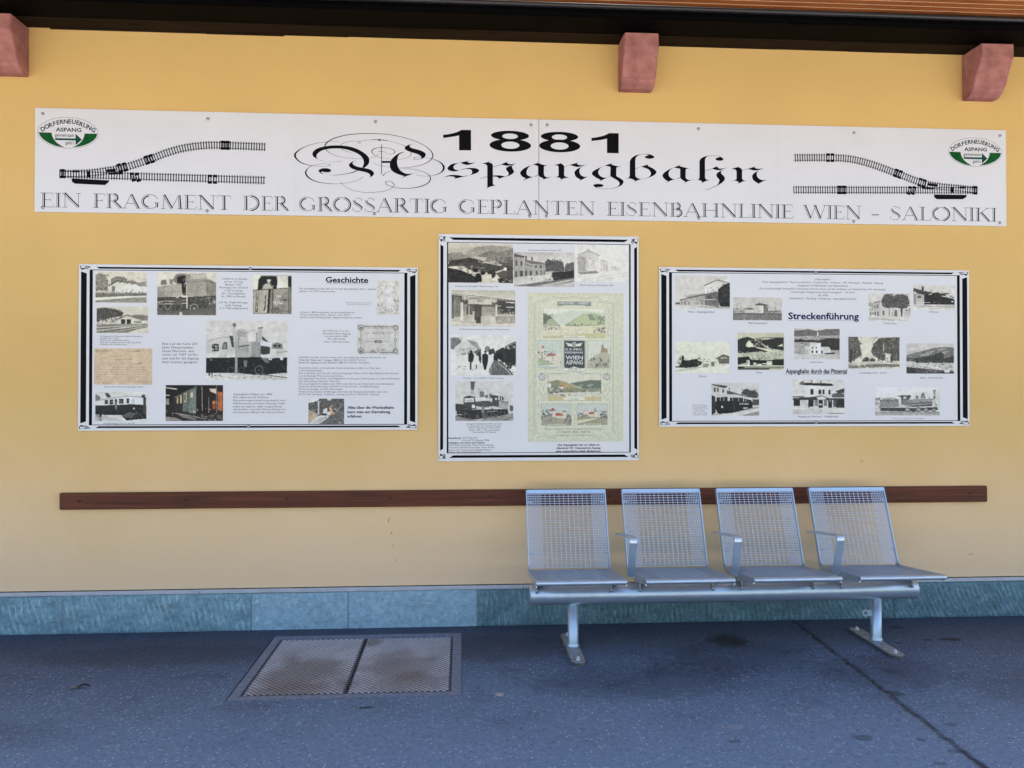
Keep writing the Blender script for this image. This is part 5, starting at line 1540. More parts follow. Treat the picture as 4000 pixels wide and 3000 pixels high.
STROKES=[[(18594, 4715, 13), (18216, 4736, 13), (17696, 4691, 16), (17047, 4571, 21), (16400, 4346, 36), (15961, 4060, 73), (15807, 3819, 124), (15911, 3584, 88), (16197, 3352, 57), (16663, 3203, 31), (17078, 3158, 18), (17597, 3155, 13), (17909, 3187, 16), (18008, 3242, 31), (17883, 3298, 13), (17571, 3308, 13), (17182, 3266, 13), (16871, 3167, 18), (16612, 2990, 42), (16478, 2750, 94), (16588, 2488, 88), (16926, 2257, 57), (17445, 2108, 36), (18225, 2048, 21), (18746, 2079, 15), (19397, 2196, 16), (19788, 2349, 16), (19997, 2472, 21), (20049, 2553, 13)],
[(21026, 4004, 23), (20882, 3863, 19), (20568, 3751, 13), (20045, 3693, 13), (19523, 3677, 13), (19001, 3712, 13), (18427, 3819, 18), (17958, 4021, 26), (17698, 4254, 52), (17666, 4412, 57), (17774, 4626, 63), (18085, 4858, 52), (18605, 5054, 47), (19257, 5201, 41), (20302, 5285, 36), (21087, 5281, 32), (21725, 5241, 32), (22514, 5099, 29), (23305, 4876, 27), (23966, 4570, 32), (24310, 4284, 48), (24457, 4021, 68), (24418, 3807, 58), (24180, 3562, 40), (23706, 3340, 29), (23047, 3194, 21), (22310, 3140, 16), (21732, 3168, 13), (21075, 3275, 13), (20682, 3435, 13)],
[(18659, 4499, 32), (18815, 4635, 21), (19258, 4769, 13), (19676, 4772, 13), (19885, 4711, 16), (19833, 4648, 16), (19741, 4707, 16), (19833, 4776, 13), (20172, 4849, 13), (20696, 4892, 15), (21089, 4887, 21), (21516, 4851, 16), (21989, 4768, 13), (22410, 4658, 16), (22727, 4526, 21)],
[(18712, 4275, 26), (18895, 4147, 16), (19287, 4049, 13)],
[(21047, 4138, 47), (21231, 4168, 15), (21388, 4145, 13), (21546, 4041, 13), (21782, 3993, 16), (21992, 4051, 27), (22071, 4145, 42), (21965, 4276, 32), (21676, 4376, 21), (21230, 4412, 26), (20811, 4345, 36), (20628, 4209, 57), (20615, 4102, 52), (20733, 3945, 27), (20943, 3817, 16), (21285, 3744, 13), (21810, 3680, 13), (22256, 3678, 14), (22651, 3723, 13), (22940, 3844, 16), (23071, 4019, 32), (23071, 4166, 42)],
[(23418, 2695, 13), (23709, 2647, 13), (24105, 2636, 13), (24633, 2731, 27), (25003, 2911, 64), (25161, 3208, 128), (24949, 3524, 63), (24498, 3728, 21), (24101, 3814, 13), (23705, 3846, 13), (23441, 3840, 16), (23257, 3770, 31), (23336, 3692, 19), (23679, 3725, 18)],
[(21288, 2602, 47), (21524, 2819, 23), (21891, 2972, 15), (22364, 3061, 13), (22916, 3085, 16), (23444, 3028, 18), (23972, 2865, 24), (24263, 2658, 42), (24303, 2445, 59), (24159, 2203, 47), (23710, 1982, 43), (23052, 1850, 26), (22525, 1841, 24), (22052, 1886, 21), (21605, 2024, 26), (21473, 2181, 32), (21578, 2276, 21), (21788, 2266, 21), (21998, 2111, 37), (21999, 1991, 26), (21789, 1788, 19), (21344, 1621, 18), (20427, 1526, 18), (19922, 1557, 16), (19400, 1667, 15), (18956, 1871, 15), (18747, 2065, 20), (18668, 2170, 16)]]
DISCS=[(21092, 4888, 118, 53, 2), (20861, 4899, 74, 23, 1), (20678, 4895, 58, 23, 1), (21333, 4882, 74, 24, 2), (21504, 4859, 74, 24, 2)]
YEAR=['25118,5315* 25444,5349 25975,5494 26280,5648* 26891,5653* 26895,4343* 26129,4335* 26127,5289* 25789,5210 25119,5102*', '34665,5316* 34977,5358 35493,5491 35820,5652* 36447,5657* 36444,4353* 35678,4354* 35676,5292* 35276,5194 34665,5114*']
RINGS=[((29395, 5346, 1221, 314, 27), (29395, 5306, 501, 177, 11)), ((29412, 4724, 1337, 406, 28), (29412, 4730, 582, 230, 12)), ((32587, 5352, 1212, 310, 26), (32584, 5314, 492, 178, 11)), ((32602, 4749, 1328, 412, 28), (32596, 4744, 579, 231, 12))]
LOGOS=[{'e': (1976, 4928, 1807, 958), 'green': ['226,4922* 996,4913* 1023,4734 1138,4499 1326,4287 1575,4120 1783,4016* 1493,4053 1161,4132 746,4318 434,4549 268,4783', '2960,4906* 3731,4908* 3653,4662 3446,4440 3134,4250 2718,4100 2219,4031* 2510,4172 2759,4382 2903,4624 2954,4798'], 'arrow': '1204,4580* 2429,4581* 2428,4877* 2806,4513* 2431,4159* 2430,4456* 1205,4457*', 'arc': [('D', 469, 5132, -30), ('O', 706, 5289, -22), ('R', 948, 5402, -18), ('F', 1154, 5483, -14), ('E', 1368, 5552, -9), ('R', 1600, 5601, -5), ('N', 1838, 5621, 0), ('E', 2077, 5627, 3), ('U', 2316, 5617, 7), ('E', 2556, 5569, 11), ('R', 2770, 5476, 16), ('U', 3004, 5405, 19), ('N', 3244, 5281, 25), ('G', 3501, 5135, 32)], 'cap': 255, 'tx': [('ASPANG', 'b', 1240, 5000, 1532, 229), ('gemeinsam', '', 1193, 4678, 1152, 208), ("geht's", '', 1820, 4207, 523, 207)]}, {'e': (60510, 4921, 1858, 958), 'green': ['58709,4917* 59501,4907* 59528,4729 59646,4493 59838,4281 60094,4113 60307,4009* 60008,4047 59667,4126 59241,4312 58922,4544 58751,4778', '61521,4898* 62315,4899* 62233,4653 62019,4432 61697,4242 61269,4093 60756,4024* 61055,4164 61312,4375 61461,4616 61515,4790'], 'arrow': '59714,4575* 60974,4574* 60974,4870* 61361,4506* 60974,4152* 60974,4448* 59714,4451*', 'arc': [('D', 58960, 5127, -30), ('O', 59205, 5284, -22), ('R', 59454, 5397, -18), ('F', 59667, 5477, -14), ('E', 59886, 5546, -9), ('R', 60125, 5595, -5), ('N', 60371, 5615, 0), ('E', 60616, 5620, 3), ('U', 60862, 5610, 7), ('E', 61108, 5561, 11), ('R', 61329, 5468, 16), ('U', 61568, 5398, 19), ('N', 61815, 5273, 25), ('G', 62079, 5126, 32)], 'cap': 255, 'tx': [('ASPANG', 'b', 59752, 4993, 1577, 229), ('gemeinsam', '', 59703, 4671, 1185, 208), ("geht's", '', 60345, 4200, 539, 208)]}]
SLOGAN=[
(0,'t','542,310 538,1169'),
(0,'h','348,1169 1076,1169 1099,1031'),
(0,'h','540,756 932,756'),
(0,'h','932,825 933,688'),
(0,'h','352,310 1125,310 1169,481'),
(0,'t','1394,310 1390,1169'),
(0,'h','1203,310 1585,310'),
(0,'h','1199,1169 1581,1169'),
(0,'h','1821,310 1817,1143'),
(0,'t','1783,1169 2631,310'),
(0,'h','2631,310 2627,1169'),
(0,'h','1675,310 1967,310'),
(0,'h','2480,1169 2773,1169'),
(0,'h','1626,1169 1817,1169'),
(1,'t','3682,310 3678,1169'),
(1,'h','3499,1169 4186,1170 4207,1032'),
(1,'h','3680,757 4050,757'),
(1,'h','4050,826 4050,688'),
(1,'h','3503,310 3862,310'),
(1,'t','4465,310 4461,1170'),
(1,'h','4281,1170 4694,1170'),
(1,'t','4716,1152 4789,1138 4854,1108 4905,1065 4938,1013 4949,955 4938,897 4906,844 4855,801 4791,771 4718,758'),
(1,'h','4463,740 4727,740'),
(1,'t','4727,740 5153,310'),
(1,'h','4285,310 4645,310'),
(1,'h','5121,310 5291,310'),
(1,'h','5387,310 5786,1170'),
(1,'t','5786,1170 6215,310'),
(1,'h','5523,611 6044,611'),
(1,'h','5249,310 5525,310'),
(1,'h','6098,310 6375,310'),
(1,'t','6882,1138 6791,1117 6707,1082 6632,1035 6570,976 6523,909 6492,835 6480,758 6485,680 6508,604 6549,534 6605,471 6675,418 6755,377 6844,350'),
(1,'h','6882,1164 6960,1170 7038,1166 7115,1150 7187,1125 7255,1089 7315,1044'),
(1,'h','7330,1050 7363,895'),
(1,'h','6849,325 6938,311 7028,313 7116,331 7198,364 7272,411'),
(1,'t','7332,654 7333,379'),
(1,'h','7193,671 7471,671'),
(1,'h','7728,310 7799,1170'),
(1,'t','7778,1170 8252,327'),
(1,'h','8252,310 8676,1171'),
(1,'t','8698,1171 8765,310'),
(1,'h','7589,310 7867,310'),
(1,'h','8605,310 8947,310'),
(1,'t','9172,310 9169,1171'),
(1,'h','8987,1171 9684,1171 9706,1033'),
(1,'h','9171,758 9546,758'),
(1,'h','9546,827 9546,689'),
(1,'h','8990,310 9730,310 9772,482'),
(1,'h','10009,310 10006,1145'),
(1,'t','9974,1171 10784,310'),
(1,'h','10784,310 10780,1171'),
(1,'h','9870,310 10149,310'),
(1,'h','10640,1171 10920,1171'),
(1,'h','9823,1171 10006,1171'),
(1,'t','11441,310 11437,1171'),
(1,'h','11018,1016 11039,1171 11837,1172 11859,1016'),
(1,'h','11257,310 11624,310'),
(2,'t','12789,310 12785,1172'),
(2,'h','12614,1172 13037,1172'),
(2,'t','13055,1163 13151,1152 13243,1127 13327,1087 13401,1034 13461,971 13506,899 13534,822 13543,741 13535,661 13507,583 13463,511 13403,448 13330,395 13246,355 13154,330 13058,319'),
(2,'h','12617,310 13041,310'),
(2,'t','13899,310 13895,1172'),
(2,'h','13724,1172 14381,1172 14402,1034'),
(2,'h','13897,758 14251,758'),
(2,'h','14251,827 14251,690'),
(2,'h','13727,310 14425,310 14464,483'),
(2,'t','14688,310 14685,1172'),
(2,'h','14512,1172 14907,1172'),
(2,'t','14929,1154 14999,1141 15061,1111 15110,1068 15141,1015 15152,957 15141,899 15110,846 15062,803 15000,773 14930,759'),
(2,'h','14686,741 14939,741'),
(2,'t','14939,741 15347,310'),
(2,'h','14516,310 14860,310'),
(2,'h','15316,310 15479,310'),
(3,'t','16525,1141 16437,1120 16356,1085 16284,1037 16224,978 16179,911 16149,837 16137,759 16142,681 16164,605 16203,535 16257,472 16325,419 16402,378 16488,350'),
(3,'h','16525,1166 16600,1173 16675,1168 16749,1153 16819,1127 16884,1091 16941,1047'),
(3,'h','16957,1052 16988,897'),
(3,'h','16493,325 16578,312 16665,314 16750,332 16829,365 16900,411'),
(3,'t','16958,655 16959,379'),
(3,'h','16824,673 17091,673'),
(3,'t','17391,311 17388,1173'),
(3,'h','17213,1173 17614,1173'),
(3,'t','17636,1155 17707,1141 17770,1112 17820,1068 17851,1015 17862,957 17852,899 17820,847 17771,803 17708,773 17637,760'),
(3,'h','17389,742 17647,742'),
(3,'t','17647,742 18060,311'),
(3,'h','17216,311 17566,311'),
(3,'h','18029,311 18194,311'),
(3,'t','18610,1150 18523,1123 18444,1082 18375,1029 18319,967 18278,896 18253,820 18244,742 18253,663 18279,587 18321,517 18377,454 18446,402 18526,361 18613,334'),
(3,'t','18866,1150 18953,1123 19033,1082 19102,1030 19158,967 19200,896 19226,821 19235,742 19227,663 19201,588 19160,517 19104,454 19035,402 18956,361 18869,334'),
(3,'h','18610,1159 18695,1172 18781,1172 18866,1159'),
(3,'h','18613,325 18698,312 18784,312 18869,325'),
(3,'h','19979,1156 19959,1001'),
(3,'h','19908,1103 19870,1131 19826,1153 19777,1167 19725,1173 19672,1172 19621,1162'),
(3,'t','19503,1053 19493,932 19597,811 19804,699 19960,570 19940,431'),
(3,'h','19910,378 19861,345 19801,322 19735,311 19667,314 19603,328 19546,355'),
(3,'h','19443,345 19422,518'),
(3,'h','20746,1157 20726,1001'),
(3,'h','20675,1103 20637,1131 20593,1153 20543,1167 20491,1173 20439,1172 20388,1162'),
(3,'t','20269,1053 20259,932 20363,811 20571,699 20727,570 20707,432'),
(3,'h','20677,379 20628,345 20568,322 20502,311 20434,314 20369,328 20312,355'),
(3,'h','20209,345 20188,518'),
(3,'h','20998,311 21390,1174'),
(3,'t','21390,1174 21809,311'),
(3,'h','21132,613 21641,613'),
(3,'h','20863,311 21133,311'),
(3,'h','21694,311 21965,311'),
(3,'t','22173,311 22170,1174'),
(3,'h','21993,1174 22400,1174'),
(3,'t','22421,1156 22493,1143 22557,1113 22607,1070 22639,1017 22651,958 22640,900 22608,847 22558,804 22495,774 22423,761'),
(3,'h','22172,742 22432,743'),
(3,'t','22432,743 22851,311'),
(3,'h','21996,311 22350,311'),
(3,'h','22819,311 22986,311'),
(3,'t','23425,311 23422,1175'),
(3,'h','23016,1019 23036,1174 23809,1175 23831,1019'),
(3,'h','23247,311 23603,311'),
(3,'t','24084,311 24081,1175'),
(3,'h','23906,311 24262,311'),
(3,'h','23903,1175 24259,1175'),
(3,'t','24773,1143 24684,1122 24601,1087 24527,1039 24466,980 24419,912 24389,838 24376,761 24381,682 24404,606 24444,535 24499,472 24568,419 24647,378 24734,351'),
(3,'h','24773,1168 24850,1175 24927,1170 25002,1155 25074,1129 25140,1093 25199,1049'),
(3,'h','25214,1054 25246,899'),
(3,'h','24740,326 24827,312 24916,314 25002,332 25083,365 25156,412'),
(3,'t','25215,657 25216,380'),
(3,'h','25079,674 25352,674'),
(4,'t','26567,1143 26478,1122 26395,1087 26321,1039 26260,980 26214,913 26183,838 26171,761 26176,683 26199,607 26238,536 26293,472 26362,419 26441,378 26528,351'),
(4,'h','26567,1169 26644,1175 26721,1171 26796,1155 26868,1130 26934,1094 26992,1049'),
(4,'h','27008,1054 27040,899'),
(4,'h','26534,326 26621,312 26709,314 26796,332 26877,365 26950,412'),
(4,'t','27009,657 27010,380'),
(4,'h','26872,674 27145,674'),
(4,'t','27451,311 27448,1176'),
(4,'h','27270,1176 27953,1176 27974,1037'),
(4,'h','27450,761 27817,761'),
(4,'h','27817,830 27818,692'),
(4,'h','27272,311 27997,311 28039,484'),
(4,'t','28271,311 28269,1176'),
(4,'h','28090,1176 28500,1176'),
(4,'t','28525,1158 28607,1143 28680,1110 28737,1063 28773,1006 28786,942 28773,879 28737,822 28681,774 28608,742 28526,727'),
(4,'h','28270,718 28502,718'),
(4,'h','28092,311 28450,311'),
(4,'t','29135,311 29133,1176'),
(4,'h','28954,1176 29312,1176'),
(4,'h','28956,311 29663,311 29705,501'),
(4,'h','29853,311 30253,1176'),
(4,'t','30253,1176 30679,311'),
(4,'h','29990,614 30509,614'),
(4,'h','29716,311 29991,311'),
(4,'h','30562,311 30838,311'),
(4,'h','31050,311 31048,1151'),
(4,'t','31016,1177 31814,311'),
(4,'h','31814,311 31812,1177'),
(4,'h','30912,311 31188,311'),
(4,'h','31674,1177 31950,1177'),
(4,'h','30867,1177 31048,1177'),
(4,'t','32462,311 32460,1177'),
(4,'h','32046,1021 32067,1177 32854,1177 32876,1021'),
(4,'h','32282,311 32643,311'),
(4,'t','33155,311 33153,1177'),
(4,'h','32972,1177 33665,1177 33687,1039'),
(4,'h','33154,762 33527,762'),
(4,'h','33527,831 33527,692'),
(4,'h','32974,311 33710,311 33752,485'),
(4,'h','33987,311 33985,1151'),
(4,'t','33953,1177 34757,311'),
(4,'h','34757,311 34755,1178'),
(4,'h','33848,311 34126,311'),
(4,'h','34616,1178 34895,1178'),
(4,'h','33804,1177 33985,1177'),
(5,'t','35850,312 35848,1178'),
(5,'h','35661,1178 36374,1178 36397,1039'),
(5,'h','35849,762 36233,762'),
(5,'h','36232,831 36233,693'),
(5,'h','35663,312 36420,312 36464,485'),
(5,'t','36684,312 36682,1178'),
(5,'h','36497,312 36871,312'),
(5,'h','36495,1178 36869,1178'),
(5,'h','37562,1161 37541,1005'),
(5,'h','37487,1107 37447,1135 37400,1157 37347,1171 37292,1178 37236,1176 37182,1166'),
(5,'t','37056,1057 37045,936 37156,814 37376,702 37541,572 37520,433'),
(5,'h','37488,380 37435,346 37372,323 37302,312 37230,315 37161,329 37101,356'),
(5,'h','36992,346 36969,520'),
(5,'t','37916,312 37915,1178'),
(5,'h','37727,1178 38444,1179 38467,1040'),
(5,'h','37916,762 38302,762'),
(5,'h','38302,832 38302,693'),
(5,'h','37729,312 38490,312 38534,485'),
(5,'h','38777,312 38776,1153'),
(5,'t','38743,1179 39574,312'),
(5,'h','39574,312 39572,1179'),
(5,'h','38634,312 38921,312'),
(5,'h','39428,1179 39716,1179'),
(5,'h','38588,1179 38776,1179'),
(5,'t','39972,312 39971,1179'),
(5,'h','39782,1179 40215,1179'),
(5,'t','40234,1161 40305,1146 40365,1113 40410,1066 40434,1009 40434,950 40410,893 40366,846 40305,813 40235,798'),
(5,'t','40244,779 40340,764 40425,730 40491,681 40534,621 40549,555 40534,489 40492,429 40425,379 40341,346 40245,330'),
(5,'h','39971,789 40249,789'),
(5,'h','39784,312 40249,312'),
(5,'h','40838,312 41258,1179'),
(5,'t','41258,1179 41705,312'),
(5,'h','40982,615 41526,615'),
(5,'h','40693,312 40982,312'),
(5,'h','41582,312 41872,312'),
(5,'t','42095,312 42093,1179'),
(5,'t','42875,312 42874,1180'),
(5,'h','42094,746 42875,746'),
(5,'h','41905,312 42284,312'),
(5,'h','41904,1179 42283,1180'),
(5,'h','42686,312 43065,312'),
(5,'h','42684,1180 43064,1180'),
(5,'h','43322,312 43321,1154'),
(5,'t','43287,1180 44128,312'),
(5,'h','44128,312 44127,1180'),
(5,'h','43177,312 43468,312'),
(5,'h','43981,1180 44272,1180'),
(5,'h','43131,1180 43321,1180'),
(5,'t','44531,312 44530,1180'),
(5,'h','44339,1180 44721,1180'),
(5,'h','44341,312 45092,312 45137,503'),
(5,'t','45362,312 45361,1180'),
(5,'h','45171,312 45553,312'),
(5,'h','45170,1180 45552,1180'),
(5,'h','45789,312 45788,1154'),
(5,'t','45754,1180 46600,312'),
(5,'h','46600,312 46598,1181'),
(5,'h','45643,312 45935,312'),
(5,'h','46452,1181 46745,1181'),
(5,'h','45597,1180 45788,1180'),
(5,'t','46983,312 46982,1181'),
(5,'h','46791,312 47175,312'),
(5,'h','46790,1181 47174,1181'),
(5,'t','47412,312 47411,1181'),
(5,'h','47219,1181 47953,1181 47976,1042'),
(5,'h','47411,764 47807,764'),
(5,'h','47807,833 47807,694'),
(5,'h','47220,312 48000,312 48045,486'),
(6,'t','48812,1181 49194,312'),
(6,'h','49194,312 49533,1138'),
(6,'t','49491,1181 49853,312'),
(6,'h','49853,312 50192,1182'),
(6,'h','48674,1181 48950,1181'),
(6,'h','49353,1181 49629,1181'),
(6,'h','50054,1182 50331,1182'),
(6,'t','50491,312 50490,1182'),
(6,'h','50310,312 50672,312'),
(6,'h','50309,1182 50671,1182'),
(6,'t','50896,312 50895,1182'),
(6,'h','50714,1182 51407,1182 51428,1043'),
(6,'h','50895,764 51268,764'),
(6,'h','51268,834 51268,695'),
(6,'h','50715,312 51450,312 51493,486'),
(6,'h','51728,312 51727,1156'),
(6,'t','51695,1182 52497,312'),
(6,'h','52497,312 52497,1182'),
(6,'h','51589,312 51867,312'),
(6,'h','52358,1182 52636,1182'),
(6,'h','51546,1182 51727,1182'),
(7,'h','53350,643 53860,643'),
(7,'h','53350,600 53860,600'),
(8,'h','55265,1166 55243,1009'),
(8,'h','55187,1111 55146,1140 55097,1162 55043,1176 54985,1183 54928,1181 54871,1171'),
(8,'t','54741,1061 54730,939 54844,817 55072,704 55243,574 55220,434'),
(8,'h','55188,381 55133,347 55067,324 54994,313 54920,315 54849,330 54786,357'),
(8,'h','54673,347 54650,521'),
(8,'h','55540,313 55974,1183'),
(8,'t','55974,1183 56432,313'),
(8,'h','55688,617 56248,617'),
(8,'h','55392,313 55688,313'),
(8,'h','56306,313 56603,313'),
(8,'t','56832,313 56832,1183'),
(8,'h','56637,1183 57027,1183'),
(8,'h','56638,313 57406,313 57451,504'),
(8,'t','57974,1160 57878,1133 57790,1091 57713,1038 57650,975 57604,904 57576,827 57566,748 57576,669 57604,592 57651,521 57713,458 57790,405 57878,364 57975,336'),
(8,'t','58260,1160 58357,1133 58445,1092 58522,1039 58585,975 58631,904 58660,828 58669,748 58660,669 58631,592 58585,521 58522,458 58445,405 58357,364 58260,336'),
(8,'h','57974,1169 58069,1182 58165,1182 58260,1169'),
(8,'h','57975,328 58069,314 58166,314 58260,328'),
(8,'h','59015,313 59015,1158'),
(8,'t','58980,1184 59845,313'),
(8,'h','59845,313 59845,1184'),
(8,'h','58865,313 59165,313'),
(8,'h','59695,1184 59995,1184'),
(8,'h','58819,1184 59015,1184'),
(8,'t','60238,313 60238,1184'),
(8,'h','60041,313 60434,313'),
(8,'h','60041,1184 60434,1184'),
(8,'t','60677,313 60677,1184'),
(8,'h','60677,731 61348,1185'),
(8,'t','60908,853 61441,313'),
(8,'h','60480,313 60874,313'),
(8,'h','60480,1184 60874,1184'),
(8,'h','61221,1184 61522,1185'),
(8,'h','61372,313 61580,313'),
(8,'t','61789,313 61789,1185'),
(8,'h','61592,313 61986,313'),
(8,'h','61592,1185 61986,1185')]
TRACKS=[{'straight': [(1504, 2360), (13987, 2192)], 'branch': [(1504, 2369), (2417, 2395), (3333, 2455), (4584, 2652), (5421, 2842), (6846, 3348), (7940, 3805), (9038, 4133), (10309, 4317), (11500, 4342), (13979, 4297)], 'motor': [(2211, 2097), (4462, 2017), (4445, 1913), (4212, 1718), (2420, 1772), (2228, 1890)], 'half': 259, 'pads': [(1669, 2381), (5885, 2243), (6179, 2231), (10572, 2199), (10887, 2196), (5086, 2792), (5396, 2859), (6746, 3328), (7031, 3421), (11355, 4347), (11645, 4345)], 'blot': [[(2250, 2599), (2624, 2606), (2625, 2485), (2250, 2478)], [(3124, 2564), (3315, 2567), (3292, 2186), (3125, 2183)], [(4250, 2672), (4835, 2770), (4878, 2528), (4334, 2518)], [(4501, 2477), (5254, 2535), (5255, 2405), (4418, 2363)], [(4586, 2193), (4904, 2181), (4904, 2138), (4586, 2149)]]}, {'straight': [(60628, 2364), (48069, 2187)], 'branch': [(60628, 2364), (59398, 2468), (57955, 2581), (56804, 2796), (55084, 3387), (53371, 3962), (51949, 4278), (50533, 4346), (48066, 4297)], 'motor': [(57638, 2035), (59904, 2046), (59875, 1893), (59615, 1750), (57840, 1720), (57653, 1842)], 'half': 260, 'pads': [(60483, 2362), (55943, 2269), (56230, 2274), (51171, 2227), (51483, 2233), (56948, 2757), (56675, 2835), (55313, 3322), (55041, 3414), (50688, 4350), (50391, 4344)], 'blot': [[(59398, 2579), (59832, 2586), (59832, 2475), (59398, 2468)], [(58762, 2554), (58964, 2557), (58964, 2169), (58777, 2166)], [(57206, 2803), (57883, 2718), (57811, 2551), (57163, 2636)], [(56804, 2492), (57638, 2478), (57595, 2367), (56804, 2395)]]}]
SEAM=31251; SHEETS=[15864, 46944]
SCREWS={'N': [(459, 6070), (10438, 5989), (20831, 6055), (30747, 6066), (31789, 6089), (41705, 6061), (52175, 6022), (62248, 6052), (486, 263), (10402, 206), (20769, 200), (30662, 190), (31737, 207), (41715, 211), (52128, 167), (62212, 215)], 'L': [(477, 10106), (10414, 10145), (20291, 10161), (473, 237), (10332, 239), (20327, 277)], 'C': [(334, 14105), (12516, 14118), (367, 364), (12471, 285)], 'R': [(506, 10113), (10458, 10123), (20454, 10138), (539, 232), (10450, 260), (20454, 258)]}
FT = .012
# fonts: built-in vector font turned into flat meshes
def text_geo(s, bold=0.0, shear=0.0, res=3):
    cu = bpy.data.curves.new('txt', 'FONT'); cu.body = s; cu.size = 1.0; cu.resolution_u = res; cu.fill_mode = 'FRONT'
    cu.offset = bold; cu.shear = shear
    o = bpy.data.objects.new('txt', cu); COL.objects.link(o)
    dg = bpy.context.evaluated_depsgraph_get(); me = o.evaluated_get(dg).to_mesh()
    vs = [(v.co.x, v.co.y) for v in me.vertices]; fs = [tuple(p.vertices) for p in me.polygons]
    o.evaluated_get(dg).to_mesh_clear(); bpy.data.objects.remove(o); bpy.data.curves.remove(cu)
    return vs, fs
_v, _f = text_geo('H'); CAPH = max(v[1] for v in _v)
U = 1e-4
class Print:
    """flat layers of ink in a board's own plane; every layer lies a hair in front of the last"""
    def __init__(s, y=-FT - .0004): s.bm = bmesh.new(); s.y = y; s.cl = None; s.soft = False; s.rnd = random.Random(17)
    def col(s):
        s.cl = s.bm.loops.layers.float_color.new('Col'); return s
    def poly(s, pts, c=None):
        s.y -= 5e-6
        if len(pts) < 3: return
        f = s.bm.faces.new([s.bm.verts.new((p[0], s.y, p[1])) for p in pts])
        f.normal_update()
        if f.normal.y > 0: f.normal_flip()
        if c and s.cl:
            for l in f.loops:
                j = s.rnd.uniform(.72, 1.26) if s.soft else 1
                l[s.cl] = (*[min(.8, q * j + (.012 * (j - .7) if s.soft else 0)) for q in c], 1)
        return f
    def geo(s, vs, fs, c=None):
        s.y -= 5e-6
        bv = [s.bm.verts.new((x, s.y, z)) for x, z in vs]
        for f in fs:
            try: q = s.bm.faces.new([bv[i] for i in f])
            except ValueError: continue
            if c and s.cl:
                for l in q.loops: l[s.cl] = (*c, 1)
    def strip(s, pts, c=None):
        """variable width stroke (x, z, w) as one quad strip"""
        s.y -= 5e-6; L = []; n = len(pts)
        for i, (x, z, w) in enumerate(pts):
            a = pts[max(0, i - 1)]; b = pts[min(n - 1, i + 1)]; d = Vector((b[0] - a[0], b[1] - a[1]))
            if d.length < 1e-9: d = Vector((1, 0))
            d.normalize(); L.append((s.bm.verts.new((x - d.y * w / 2, s.y, z + d.x * w / 2)), s.bm.verts.new((x + d.y * w / 2, s.y - 1e-6 * 0, z - d.x * w / 2))))
        for (a, b), (c1, d1) in zip(L, L[1:]):
            s.y -= 2e-6
            f = s.bm.faces.new((a, b, d1, c1))
            if c and s.cl:
                for l in f.loops: l[s.cl] = (*c, 1)
    def cut(s, x, keep_left):
        g = s.bm.verts[:] + s.bm.edges[:] + s.bm.faces[:]
        bmesh.ops.bisect_plane(s.bm, geom=g, plane_co=(x, 0, 0), plane_no=(1, 0, 0), clear_outer=keep_left, clear_inner=not keep_left)
    def build(s, name, mat, parent):
        me = bpy.data.meshes.new(name); s.bm.to_mesh(me); s.bm.free(); me.materials.append(mat)
        o = bpy.data.objects.new(name, me); COL.objects.link(o); o.parent = parent
        return o
def spl(pts, closed=False, n=5):
    """Catmull-Rom through points"""
    out = []; m = len(pts)
    for i in range(m if closed else m - 1):
        p = [pts[(i + k) % m] if closed else pts[min(max(i + k, 0), m - 1)] for k in (-1, 0, 1, 2)]
        for j in range(n):
            t = j / n
            out.append(tuple(.5 * (2 * b + (c - a) * t + (2 * a - 5 * b + 4 * c - d) * t * t + (3 * b - a - 3 * c + d) * t ** 3) for a, b, c, d in zip(*p)))
    if not closed: out.append(tuple(pts[-1]))
    return out
def outline(spec):
    """'x,y x,y* ...' : smooth between the corners marked with *"""
    pts = []; cor = []
    for i, t in enumerate(spec.split()):
        k = t.endswith('*'); x, y = t.rstrip('*').split(','); pts.append((float(x) * U, float(y) * U))
        if k: cor.append(i)
    if not cor: return spl(pts, True)
    out = []; n = len(pts)
    for a, b in zip(cor, cor[1:] + [cor[0] + n]):
        seg = [pts[i % n] for i in range(a, b + 1)]
        out += spl(seg, False)[:-1] if len(seg) > 2 else [seg[0]]
    return out
def text_into(P, s, x, z, w, cap, st='', c=None):
    vs, fs = text_geo(s, .027 if 'b' in st else (.008 if 'm' in st else 0.0), .22 if 'i' in st else 0.0, 4 if cap > 150 else 2)
    if not vs: return
    x0 = min(v[0] for v in vs); x1 = max(v[0] for v in vs); kx = w / max(1e-6, x1 - x0); kz = cap / CAPH
    P.geo([(x + (a - x0) * kx, z + b * kz) for a, b in vs], fs, c)

WREF = tuple(lin(v) for v in (206, 209, 217))
TINT = {'sepia': (1.0, .985, .92), 'neutral': (1, 1, .985), 'green': (.985, 1.0, .89), 'cream': (1, .99, .92), 'tan': (1.0, .90, .77), 'warm': (1, .95, .89), 'poster': (1, 1, 1)}
def pcol(v, tint):
    if isinstance(v, str) and len(v) == 6 and not v.isdigit(): rgb = [int(v[i:i + 2], 16) for i in (0, 2, 4)]
    elif isinstance(v, str) and len(v) == 6: rgb = [int(v[i:i + 2], 16) for i in (0, 2, 4)]
    else: rgb = [float(v)] * 3
    t = TINT[tint]
    return tuple(min(.82, lin(c * k) / r * (.66 if tint == 'poster' else .70)) for c, k, r in zip(rgb, t, WREF))
def blur(a, n=1):
    for _ in range(n):
        p = np.pad(a, ((1, 1), (1, 1), (0, 0)), 'edge')
        a = (p[:-2, 1:-1] + p[2:, 1:-1] + p[1:-1, :-2] + p[1:-1, 2:] + 2 * p[1:-1, 1:-1]) / 6
    return a
